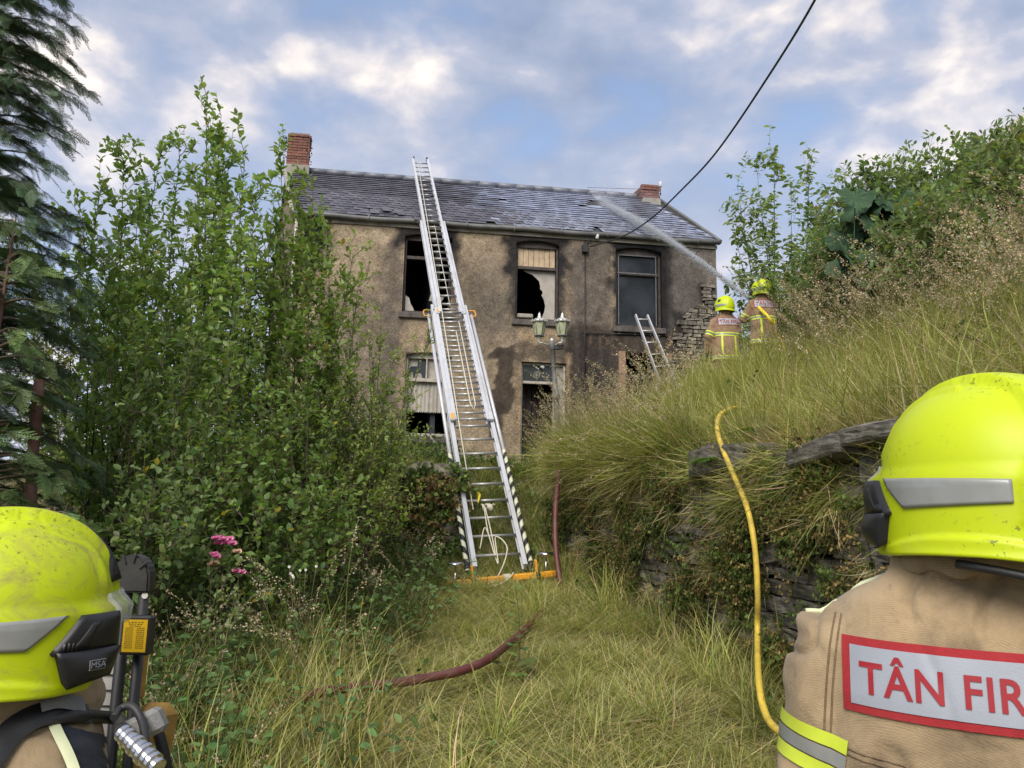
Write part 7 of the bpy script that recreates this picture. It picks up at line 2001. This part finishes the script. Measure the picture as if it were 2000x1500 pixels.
M['seam'] = mat_plain('stitched_seam', (0.20, 0.14, 0.085), 0.95, 0, 0.3, 200, 0.5, 600)
def back_pt(r, z):
    F = FR[0]; h = FR[3].ray_cast(F(r, -1.0, z), F.f); return h[0] - F.f * 0.0006 if h[0] is not None else None
for s_ in (-1, 1):
    for o_ in (0.0, 0.009): seam([back_pt(s_ * (0.182 + o_ + 0.02 * math.sin(t * 2.2)), 1.42 - 0.30 * t) for t in [i / 24 for i in range(25)]])
for o_ in (0.0, 0.008): seam([back_pt(-0.18 + 0.36 * t, 1.245 - o_ - 0.012 * math.sin(math.pi * t)) for t in [i / 30 for i in range(31)]])
# nape strap and adjuster under the helmet rim
bm = bmesh.new(); F = FR[0]; hh = FR[4]
tube(bm, [hh.P(R(a), 2.0, off=-0.02) + V((0, 0, -0.012 - 0.012 * math.sin(R((a - 110) * 1.3)))) for a in range(110, 251, 10)], 0.006, 8)
mk('nape_strap', bm_mesh(bm), M['black'], FR[1])
bm = bmesh.new(); c = hh.P(R(186), 2.0, off=-0.022) + V((0, 0, -0.018)); lathe(bm, c, [(0.018, 0), (0.019, 0.008), (0.008, 0.012), (0.0, 0.013)], 14, axis=(0.3, -1, 0)); mk('adjuster_knob', bm_mesh(bm), M['yellow'], FR[1])

# left firefighter in profile, with breathing apparatus
hp2 = pt(8, 1200, 1.20)
LBASE = (-0.745, 1.25, -0.06)
LARM = ARMS([(-0.175, 0, 1.36), (-0.20, 0.12, 1.12), (-0.14, 0.32, 1.05)], [(0.17, 0.03, 1.335), (0.225, 0.27, 1.20), (0.15, 0.46, 1.15)])
FL = firefighter('firefighter at the lower left in profile, smeared helmet and black breathing apparatus straps', LBASE, R(-58), 0.985, hp2, R(-50), LARM,
                 voxel=0.009, folds=0.006, helmet_mat='fluo_dirty', patch=None, bands=False, pitch=R(0), shoulder=0.165)
F, e, ct, bvh, h = FL
def surf(px, py, off=0.004, far=3.0):
    d = ray(px, py).normalized(); hit = bvh.ray_cast(CAM, d); 
    return hit[0] + hit[1] * off if hit[0] is not None else None
def strap(name, pts, wd, mat, off=0.006, th=0.003):
    """pts: places on the coat; gives a ribbon lying on it"""
    P = [p for p in pts if p is not None]
    if len(P) < 2: return
    C_ = catmull(P, 6); bm = bmesh.new(); prev = None
    for i, p in enumerate(C_):
        t = (C_[min(i + 1, len(C_) - 1)] - C_[max(i - 1, 0)]).normalized(); loc, nn, _, _ = bvh.find_nearest(p); loc = p.copy(); nn = ((CAM - p).normalized() * 0.8 + V((0, 0, 0.6))).normalized()
        if loc is None: continue
        if nn.dot(CAM - loc) < -0.5: nn = -nn
        x = t.cross(nn).normalized(); c = loc + nn * off
        row = []
        for u in (-1, -0.5, 0, 0.5, 1):
            q = c + x * u * wd; row.append(bm.verts.new(q + nn * (th * (1 - u * u))))
        if prev:
            for k in range(4): bm.faces.new((prev[k], prev[k + 1], row[k + 1], row[k]))
        prev = row
    mk(name, bm_mesh(bm, smooth=True, recalc=False), M[mat], ct)
zs = lambda r, f: (lambda q: q[0] if q[0] is not None else F(r, f, 1.3))(bvh.ray_cast(F(r, f, 2.0), V((0, 0, -1))))
strap('shoulder_strap', [surf(*q) for q in ((-60, 1560), (-20, 1490), (20, 1440), (70, 1405), (120, 1392), (170, 1398), (215, 1420), (240, 1460), (250, 1510))], 0.019, 'black', 0.006, 0.006)
strap('strap_pad', [surf(*q) for q in ((75, 1385), (110, 1378), (160, 1386), (205, 1410))], 0.013, 'grey_pad', 0.012, 0.005)
strap('sleeve_piping', [surf(*q) for q in ((98, 1408), (112, 1440), (128, 1475), (140, 1510), (150, 1550))], 0.007, 'pale_piping', 0.003, 0.001)
bm = bmesh.new(); gr = []
for j in range(13):
    v_ = j / 12; row = []
    for i in range(13):
        u_ = i / 12; q = surf((118 * (1 - u_) + 215 * u_) * (1 - v_) + (172 * (1 - u_) + 262 * u_) * v_, (1418 * (1 - u_) + 1440 * u_) * (1 - v_) + 1540 * v_, 0.003)
        row.append(bm.verts.new(q) if q is not None else None)
    gr.append(row)
for j in range(12):
    for i in range(12):
        f_ = (gr[j][i], gr[j][i + 1], gr[j + 1][i + 1], gr[j + 1][i])
        if all(x is not None for x in f_) and (f_[0].co - f_[2].co).length < 0.05: bm.faces.new(f_)
mk('shoulder_panel', bm_mesh(bm, smooth=True, recalc=False), M['navy'], ct)
# air hose with metal couplings running over the shoulder
bm = bmesh.new(); hpts = [surf(-20, 1470, 0.0), surf(60, 1418, 0.004), surf(140, 1408, 0.010), surf(200, 1416, 0.02), pt(240, 1432, 1.00)]; hpts = [q for q in hpts if q is not None]
tube(bm, catmull([V(p) for p in hpts], 6), 0.0095, 12); mk('air_hose', bm_mesh(bm), M['black'], e)
bm = bmesh.new(); a = pt(238, 1430, 1.00); b = pt(312, 1502, 0.97); dd = (b - a); ln_ = dd.length
prof = []
for k in range(9):
    z0_, z1_ = ln_ * k / 9, ln_ * (k + 0.8) / 9; r0_ = (0.0105, 0.0115, 0.0105, 0.0125, 0.0115, 0.0135, 0.0120, 0.0125, 0.0105)[k]
    prof += [(r0_ * 0.8, z0_), (r0_, z0_ + 0.001), (r0_, z1_ - 0.001), (r0_ * 0.8, z1_)]
lathe(bm, a, prof, 18, axis=dd, smooth=False); mk('hose_coupling', bm_mesh(bm), M['chrome'], e)
bm = bmesh.new(); tube(bm, catmull([pt(222, 1402, 1.03), pt(236, 1384, 1.05), pt(258, 1380, 1.05), pt(276, 1405, 1.04), pt(283, 1440, 1.02), pt(284, 1475, 1.0)], 6), 0.005, 10); mk('gauge_hose', bm_mesh(bm), M['black'], e)
bm = bmesh.new(); c = pt(282, 1418, 1.06); box(bm, c, V((0.024, 0, 0.012)), V((0, 0.012, 0)), V((-0.008, 0, 0.014)), 0.006); mk('whistle', bm_mesh(bm), M['grey_pad'], e)
# air cylinder on his back
bm = bmesh.new(); capsule(bm, [F(0, -0.26, 0.90), F(0, -0.25, 1.33)], [0.085, 0.085], 20); mk('air_cylinder', bm_mesh(bm), M['yellow'], e)
bm = bmesh.new(); box(bm, F(0, -0.165, 1.12), F.r * 0.11, F.f * 0.012, V((0, 0, 0.26)), 0.01); mk('back_plate', bm_mesh(bm), M['black'], e)
# maker's label on the side unit
def label_text(txt, c, x, y, size, mat, name, par, off=0.0005):
    cu = bpy.data.curves.new('t', 'FONT'); cu.body = txt; cu.size = size; cu.align_x = 'CENTER'; cu.align_y = 'CENTER'; cu.offset = 0.001 * size
    to = bpy.data.objects.new('tmp_text', cu); COL.objects.link(to); dg = bpy.context.evaluated_depsgraph_get(); dg.update()
    tm = bpy.data.meshes.new_from_object(to.evaluated_get(dg)); bpy.data.objects.remove(to, do_unlink=True)
    n = V(x).cross(V(y)).normalized()
    for v in tm.vertices: v.co = V(c) + V(x) * v.co.x + V(y) * v.co.y + n * off
    return mk(name, tm, mat, par)
a0 = h.P(R(56), 1, off=0.019, z=-0.062); a1 = h.P(R(50), 1, off=0.019, z=-0.062); up_ = (h.P(R(53), 1, off=0.019, z=-0.055) - h.P(R(53), 1, off=0.019, z=-0.067)).normalized()
xx = (a1 - a0).normalized(); yy = (up_ - xx * up_.dot(xx)).normalized(); nn = xx.cross(yy)
cc = h.P(R(53), 1, off=0.0225, z=-0.064)
bm = bmesh.new(); box(bm, cc, xx * 0.0125, yy * 0.007, nn * 0.0005); mk('maker_label', bm_mesh(bm), M['silver_tape'], e)
bm = bmesh.new(); box(bm, cc + nn * 0.0006, xx * 0.0115, yy * 0.006, nn * 0.0005); mk('maker_label', bm_mesh(bm), M['black'], e)
label_text('MSA', cc + nn * 0.0014, xx, yy, 0.0125, M['patch_white'], 'maker_lettering', e)

# two firefighters on the bank
p1 = pt(1414, 598, 11.2); b1 = V((p1.x + 0.02, p1.y + 0.02, gz(p1.x, p1.y) - 0.03)); k1 = (p1.z - b1.z) / 1.63
F1 = firefighter('firefighter on the bank left of the pair, clean yellow helmet, standing waist deep in grass', b1, R(4), k1, p1, R(30), ARMS([(-0.18, 0, 1.36), (-0.27, 0.02, 1.12), (-0.25, 0.14, 0.92)], [(0.175, 0, 1.36), (0.22, 0.08, 1.10), (0.17, 0.26, 0.98)]),
                 voxel=0.018, coat='coat_far', detail=False, group=None, patch=(0.02, 1.35, 0.36, 0.13), badge=True, folds=0.012)
p2 = pt(1487, 566, 12.6); b2 = V((p2.x + 0.02, p2.y, gz(p2.x, p2.y) - 0.02)); k2 = (p2.z - b2.z) / 1.62
F2 = firefighter('firefighter on the bank right of the pair, playing the hose on the roof', b2, R(10), k2, p2, R(35), ARMS([(-0.18, 0, 1.36), (-0.26, 0.12, 1.16), (-0.20, 0.36, 1.22)], [(0.18, 0, 1.36), (0.26, 0.08, 1.12), (0.05, 0.34, 1.16)]),
                 voxel=0.018, coat='coat_far', detail=False, group=None, patch=(-0.02, 1.36, 0.36, 0.13), folds=0.012)
for FF, s, w_ in ((F1, -1, (-0.25, 0.14, 0.92)), (F1, 1, (0.17, 0.26, 0.98))): glove(FF[0], FF[0](*w_), V((0, 0.25, -1)), FF[0].r * s, s, FF[1])
glove(F2[0], F2[0](-0.20, 0.36, 1.22), F2[0].f, V((0, 0, 1)), -1, F2[1], 1.2); glove(F2[0], F2[0](0.05, 0.34, 1.16), F2[0].f - F2[0].r, V((0, 0, 1)), 1, F2[1], 1.2)
for s in (-1, 1):
    for FF in (FL,): glove(FF[0], FF[0](*LARM[s][2]), FF[0].f, V((0, 0, 1)), s, FF[1], 0.9)
    glove(FR[0], FR[0](*hang(s)[2]), V((0, 0.15, -1)), FR[0].r * s, s, FR[1])

# branch pipe in the second one's hands, and the jet
J0 = pt(1462, 583, 12.75); roof_hit = on_plane(1166, 392, EA, roofn)
br = empty('branch_pipe', J0, 'hose branch held by the right hand firefighter of the pair', 'hose nozzle')
jd = (roof_hit + V((0, 0, 0.9)) - J0).normalized()
bm = bmesh.new(); lathe(bm, J0 - jd * 0.34, [(0.03, 0), (0.034, 0.05), (0.022, 0.09), (0.022, 0.2), (0.034, 0.22), (0.036, 0.30), (0.02, 0.34)], 14, axis=jd); mk('nozzle', bm_mesh(bm), M['black'], br)
bm = bmesh.new(); q = J0 - jd * 0.34; tube(bm, catmull([q, q - jd * 0.4 + V((0, 0, -0.05)), F2[0](0.22, -0.1, 0.8), F2[0](0.4, -0.3, 0.2), V((b2.x + 0.9, b2.y - 0.4, gz(b2.x + 0.9, b2.y - 0.4) + 0.05))], 8), 0.03, 10); mk('hose', bm_mesh(bm), M['yellow'], br)
def jet():
    r = np.random.default_rng(4); n = 60000
    P0 = np.array(J0); P1 = np.array(roof_hit); L_ = np.linalg.norm(P1 - P0)
    f = r.random(n) ** 0.8; sag = np.stack([np.zeros(n), np.zeros(n), 0.18 * 4 * f * (1 - f)], 1)
    rad = 0.014 + 0.042 * f ** 1.6 + (0.25 * np.clip(f - 0.85, 0, 1)); q = r.normal(size=(n, 3)) * rad[:, None]
    q *= np.where(r.random(n) < 0.22, 2.0, 1.0)[:, None]; q[:, 2] -= np.abs(r.normal(size=n)) * 0.05 * f
    P = P0 + (P1 - P0) * f[:, None] + sag + q
    d = np.tile((P1 - P0) / L_, (n, 1)) + r.normal(size=(n, 3)) * 0.1
    s = r.uniform(0.018, 0.040, n) * (1 - 0.35 * f)
    v1 = batch(np.array([(0, 0, 0), (-.12, .5, .0), (.12, .5, .0), (0, .5, .15), (0, 1, 0)]), np.array([(0, 2, 3), (0, 3, 1), (0, 1, 2), (4, 3, 2), (4, 1, 3), (4, 2, 1)]), frames_np(d, r.normal(size=(n, 3))), P, s[:, None], np.full((n, 3), 0.8))
    # spray bouncing off the slates
    m = 5000; a = r.normal(size=(m, 3)); a /= np.linalg.norm(a, axis=1, keepdims=True); a += np.array(roofn) * 0.7 + np.array([0.5, -0.2, 0.1])
    P = P1 + a * (r.random((m, 1)) ** 1.5) * np.array([0.55, 0.4, 0.35]) + np.array(roofn) * 0.03
    v2 = batch(SML_V, SML_T, frames_np(r.normal(size=(m, 3)), r.normal(size=(m, 3))), P, r.uniform(0.005, 0.013, m)[:, None], np.full((m, 3), 0.8))
    m_, t, b = new_mat('water_spray'); b.inputs['Base Color'].default_value = (0.85, 0.88, 0.92, 1); b.inputs['Roughness'].default_value = 0.3
    tr = t.nodes.new('ShaderNodeBsdfTranslucent'); tr.inputs[0].default_value = (0.9, 0.92, 0.95, 1); mx = t.nodes.new('ShaderNodeMixShader'); mx.inputs[0].default_value = 0.5
    t.links.new(b.outputs[0], mx.inputs[1]); t.links.new(tr.outputs[0], mx.inputs[2]); t.links.new(mx.outputs[0], t.nodes['Material Output'].inputs[0])
    o = mk('water_jet', np_mesh('water_jet', *merge([v1, v2])), m_); o['kind'] = 'stuff'; o['label'] = 'white water jet from the bank onto the roof slates'
jet()
# thin steam drifting by the eaves on the right and out of the smoky window
def puff(name, c, size, dens, lab):
    bm = bmesh.new(); bmesh.ops.create_icosphere(bm, subdivisions=3, radius=1.0)
    for v in bm.verts: v.co = V(c) + V((v.co.x * size[0], v.co.y * size[1], v.co.z * size[2]))
    m_ = bpy.data.materials.new('thin_smoke'); m_.use_nodes = True; t = m_.node_tree; t.nodes.clear(); o_ = t.nodes.new('ShaderNodeOutputMaterial'); vp = t.nodes.new('ShaderNodeVolumePrincipled')
    vp.inputs['Color'].default_value = (0.75, 0.8, 0.88, 1); vp.inputs['Anisotropy'].default_value = 0.2
    co = worldco(t); n_ = ntex(t, co, 1.6, 4, 0.6, 0.5)
    cn = t.nodes.new('ShaderNodeVectorMath'); cn.operation = 'SUBTRACT'; t.links.new(co, cn.inputs[0]); cn.inputs[1].default_value = c
    dv = t.nodes.new('ShaderNodeVectorMath'); dv.operation = 'DIVIDE'; t.links.new(cn.outputs[0], dv.inputs[0]); dv.inputs[1].default_value = size
    ln_ = t.nodes.new('ShaderNodeVectorMath'); ln_.operation = 'LENGTH'; t.links.new(dv.outputs[0], ln_.inputs[0])
    k = mth(t, 'MULTIPLY', mth(t, 'SUBTRACT', 1.0, ln_.outputs['Value'], clamp=True), ramp(t, n_, [(0.42, 0.0), (0.62, 1.0)]))
    t.links.new(mth(t, 'MULTIPLY', k, dens), vp.inputs['Density']); t.links.new(vp.outputs[0], o_.inputs['Volume'])
    o = mk(name, bm_mesh(bm), m_); o['kind'] = 'stuff'; o['label'] = lab
c_ = on_plane(1225, 415, EA, roofn) - V((0, 0.5, -0.1)); puff('steam', tuple(c_), (1.1, 0.7, 0.6), 0.55, 'thin steam over the wet slates by the right chimney')

# ================================================================== hoses
def hose(name, lab, pts, rad, mat, n=8, group=None, wrinkle=0.0):
    bm = bmesh.new(); C_ = catmull([V(p) for p in pts], n)
    rr = [rad * (1 + wrinkle * math.sin(i * 1.7) + wrinkle * 0.6 * math.sin(i * 0.63)) for i in range(len(C_))]
    tube(bm, C_, rr, 14); return tag(mk(name, bm_mesh(bm), mat), lab, 'hose', group)
M['hose_y'] = mat_plain('yellow_hose', (0.62, 0.45, 0.06), 0.55, 0, 0.1, 14, 0.2, 120, dirt=(0.25, 0.19, 0.06), dirt_amt=0.75, dscale=9)
M['hose_r'] = mat_plain('maroon_hose', (0.105, 0.026, 0.027), 0.5, 0, 0.2, 10, 0.25, 120, dirt=(0.12, 0.07, 0.055), dirt_amt=0.6, dscale=8)
def onwall(px, py, out=0.13):
    """point on the face of the retaining wall seen at this place"""
    d = ray(px, py); lo = None
    for i in range(400):
        Y = 2.0 + i * 0.025; p = CAM + d * (Y / d.y)
        if p.x > float(wall_x(Y)) - out: return p
    return p
hp_ = [pt(1560, 800, 9.6), pt(1490, 798, 8.4), pt(1440, 796, 7.4), pt(1417, 803, 6.7), pt(1404, 815, 6.45), pt(1401, 842, 6.15), pt(1412, 878, 5.75)] + [onwall(*q) for q in ((1436, 935), (1457, 985), (1470, 1040), (1477, 1100), (1480, 1170), (1479, 1240))] + [pt(1482, 1330, 4.55), pt(1492, 1385, 4.3), pt(1512, 1420, 4.1), pt(1560, 1450, 3.9)]
hose('yellow_hose', 'yellow fire hose coming over the wall and hanging down to the path', hp_, 0.0195, M['hose_y'], 8, None, 0.03)
rp = [pt(1095, 905, 9.3), pt(1089, 950, 9.05), pt(1085, 1000, 8.85), pt(1085, 1060, 8.7), pt(1090, 1110, 8.6), pt(1097, 1150, 8.5)]
hose('red_hose', 'maroon hose hanging over the end of the stone wall by the ladder foot', rp, 0.031, M['hose_r'], 8, None, 0.04)
gpz = lambda px, py, Y, dz: (lambda p: V((p.x, p.y, gz(p.x, p.y) + dz)))(pt(px, py, Y))
def onground(px, py, dz):
    d = ray(px, py)
    for i in range(600):
        p = CAM + d * ((1.5 + i * 0.02) / d.y)
        if p.z < gz(p.x, p.y) + dz: return V((p.x, p.y, gz(p.x, p.y) + dz))
    return p
hose('red_hose', 'maroon hose lying across the flattened grass of the path', [onground(*q) for q in ((1060, 1195, 0.03), (1030, 1225, 0.08), (990, 1262, 0.15), (950, 1290, 0.20), (900, 1312, 0.21), (830, 1326, 0.21), (760, 1336, 0.21), (690, 1344, 0.23), (630, 1354, 0.24), (560, 1374, 0.22), (520, 1390, 0.15), (470, 1410, 0.04))], 0.028, M['hose_r'], 8, None, 0.04)

# ================================================================== entry control board behind the left firefighter
def control_board():
    Y = 1.52; zb_ = gz(-1.1, Y); pr_ = pt(287, 1100, Y); pl_ = pt(255, 1100, Y)
    e = empty('entry_control_board', (-1.0, Y, zb_), 'white ruled control board in black tubular frame behind the left helmet', 'board')
    top = pt(265, 1078, Y).z; xr, xl = pr_.x, pl_.x - 0.001
    for x in (xr, xl, xl - 0.36, xl - 0.40):
        bm = bmesh.new(); tube(bm, [V((x, Y, zb_)), V((x, Y, top - 0.05))], 0.0105 if x < xr else 0.0095, 14); mk('frame_tube', bm_mesh(bm), M['black'], e)
    for xc, w_ in (((xr + xl) / 2 - 0.006, 0.037), ((2 * xl - 0.76) / 2, 0.037)):
        bm = bmesh.new(); pts_ = [V((xc + w_ * math.cos(a), Y, top - 0.052 + 0.048 * math.sin(a))) for a in [math.pi * i / 14 for i in range(15)]] + [V((xc - w_, Y, top - 0.075)), V((xc + w_, Y, top - 0.075))]
        f = bm.faces.new([bm.verts.new(p - V((0, 0.017, 0))) for p in pts_]); rr_ = bmesh.ops.extrude_face_region(bm, geom=[f]); [setattr(v, 'co', v.co + V((0, 0.034, 0))) for v in rr_['geom'] if isinstance(v, bmesh.types.BMVert)]
        bmesh.ops.bevel(bm, geom=bm.edges[:], offset=0.004, segments=2, affect='EDGES'); cap_ = mk('end_cap', bm_mesh(bm), M['black'], e)
        for k in range(4):
            bm = bmesh.new(); a = R(150 - 36 * k); p = V((xc + w_ * 0.86 * math.cos(a), Y - 0.018, top - 0.052 + 0.042 * math.sin(a))); box(bm, p, V((math.cos(a) * 0.009, 0, math.sin(a) * 0.009)), V((0, 0.0025, 0)), V((-math.sin(a) * 0.0018, 0, math.cos(a) * 0.0018)), 0.001); mk('grip_rib', bm_mesh(bm), M['black'], cap_)
    x1_, x0_ = xl - 0.008, xl - 0.35
    bm = bmesh.new(); box(bm, ((x0_ + x1_) / 2, Y + 0.004, (top + zb_ + 0.35) / 2 - 0.03), ((x1_ - x0_) / 2, 0, 0), (0, 0.004, 0), (0, 0, (top - zb_ - 0.40) / 2), 0.002)
    M['board_white'] = mat_plain('scuffed_white_board', (0.58, 0.58, 0.55), 0.4, 0, 0.08, 5, dirt=(0.38, 0.37, 0.34), dirt_amt=0.6, dscale=9)
    pn = mk('panel', bm_mesh(bm), M['board_white'], e)
    for k in range(16):
        z = pt(230, 1196 + 30.5 * k, Y).z; bm = bmesh.new(); box(bm, ((x0_ + x1_) / 2, Y - 0.0015, z), ((x1_ - x0_) / 2 - 0.002, 0, 0.0), (0, 0.0012, 0), (0, 0, 0.0011)); mk('ruled_line', bm_mesh(bm), M['black'], pn)
    # yellow label block
    c0, c1_ = pt(247, 1207, Y - 0.02), pt(291, 1273, Y - 0.02); c = (c0 + c1_) / 2
    bm = bmesh.new(); box(bm, c, V(((c1_.x - c0.x) / 2 + 0.004, 0, 0)), V((0, 0.011, 0)), V((0, 0, (c0.z - c1_.z) / 2 + 0.005)), 0.003); lb = mk('label_holder', bm_mesh(bm), M['black'], e)
    M['label_yellow'] = mat_plain('yellow_label', (0.72, 0.45, 0.01), 0.5, 0, 0.05, 20)
    bm = bmesh.new(); box(bm, c + V((0, -0.0118, 0)), V(((c1_.x - c0.x) / 2 - 0.002, 0, 0)), V((0, 0.0006, 0)), V((0, 0, (c0.z - c1_.z) / 2 - 0.001))); mk('yellow_label', bm_mesh(bm), M['label_yellow'], lb)
    bm = bmesh.new(); w_ = (c1_.x - c0.x) / 2; h_ = (c0.z - c1_.z) / 2
    for k in range(14):
        z = h_ * (0.82 - 0.118 * k); 
        for s in ((-0.45, 0.3), (0.42, 0.3)) if k > 2 else ((0.0, 0.62 - 0.1 * k),):
            for j in range(5): box(bm, c + V((w_ * (s[0] + s[1] * (j - 2) * 0.42), -0.0127, z)), V((w_ * s[1] * 0.16 * (0.6 + 0.4 * ((j * 7 + k) % 3) / 2), 0, 0)), V((0, 0.0002, 0)), V((0, 0, 0.0006)))
    mk('fine_print', bm_mesh(bm), M['black'], lb)['kind'] = 'stuff'
    bm = bmesh.new(); lathe(bm, pt(283, 1163, Y - 0.0105), [(0.006, 0), (0.006, 0.0008)], 16, axis=(0, -1, 0)); mk('round_sticker', bm_mesh(bm), M['white'], e)
    M['amber'] = mat_plain('amber_canvas', (0.33, 0.20, 0.05), 0.8, 0, 0.3, 30)
    bm = bmesh.new(); box(bm, pt(272, 1310, Y + 0.03), V((0.014, 0, 0)), V((0, 0.006, 0)), V((0, 0, 0.05)), 0.004); mk('tally_pouch', bm_mesh(bm), M['amber'], e)
    bm = bmesh.new(); box(bm, pt(292, 1470, Y + 0.02), V((0.04, 0, 0)), V((0, 0.02, 0)), V((0.01, 0, 0.09)), 0.02); mk('bag', bm_mesh(bm), M['amber'], e)
    bm = bmesh.new(); tube(bm, catmull([pt(296, 1400, Y), pt(312, 1440, Y), pt(326, 1500, Y), pt(330, 1560, Y)], 6), 0.01, 8); mk('bag_strap', bm_mesh(bm), M['black'], e)
control_board()

# ================================================================== neighbouring house at the top right
def neighbour():
    Y = 17.0; a = pt(1900, 318, Y); b = pt(2010, 232, Y)
    e = empty('neighbouring_house', (a.x + 2, Y, gz(a.x + 2, Y)), 'gable of a neighbouring house with a cream verge board, top right above the bank', 'house')
    sl = (b - a).normalized(); ap = a + sl * ((b - a).length * 2.6); zg = gz(a.x + 1, Y) - 0.5; w_ = ap.x - a.x
    M['neigh'] = mat_plain('grey_render', (0.24, 0.235, 0.23), 0.9, 0, 0.1, 3); M['cream'] = mat_plain('cream_verge', (0.50, 0.46, 0.38), 0.5, 0, 0.05, 5)
    bm = bmesh.new(); pts_ = [V((a.x + 0.3, Y, zg)), V((ap.x * 2 - a.x - 0.3, Y, zg)), V((ap.x * 2 - a.x - 0.3, Y, a.z)), V((ap.x, Y, ap.z - 0.15)), V((a.x + 0.3, Y, a.z - 0.1))]
    f = bm.faces.new([bm.verts.new(p) for p in pts_]); r_ = bmesh.ops.extrude_face_region(bm, geom=[f]); [setattr(v, 'co', v.co + V((0, 7, 0))) for v in r_['geom'] if isinstance(v, bmesh.types.BMVert)]
    mk('wall', bm_mesh(bm), M['neigh'], e)
    for s in (1, -1):
        A_ = V((ap.x - s * w_, Y, a.z)); B_ = V((ap.x, Y, ap.z)); d = (B_ - A_).normalized(); nn = V((-d.z * s, 0, d.x * s)) if s > 0 else V((-d.z * s, 0, d.x * s)); L_ = (B_ - A_).length
        if nn.z < 0: nn = -nn
        bm = bmesh.new(); box(bm, (A_ + B_) / 2 + V((0, 3.4, 0)) + nn * 0.08, d * (L_ / 2 + 0.1), V((0, 3.9, 0)), nn * 0.06); rf = mk('roof', bm_mesh(bm), M['underlay'], e)
        bm = bmesh.new(); box(bm, (A_ + B_) / 2 + V((0, -0.53, 0)) + nn * 0.06, d * (L_ / 2 + 0.1), V((0, 0.025, 0)), nn * 0.13, 0.01); mk('verge_board', bm_mesh(bm), M['cream'], rf)
    bm = bmesh.new(); p = a + sl * 0.15 + V((0, 0.2, 0.1)); tube(bm, [p, p + V((0, 0, 0.55))], 0.012, 5)
    for k in range(4): tube(bm, [p + V((-0.08, 0, 0.2 + 0.1 * k)), p + V((0.08, 0, 0.2 + 0.1 * k))], 0.007, 4)
    mk('aerial', bm_mesh(bm), M['gutter'], e)
neighbour()

#print('MEN', b1, gz(b1.x,b1.y), b2, gz(b2.x,b2.y))
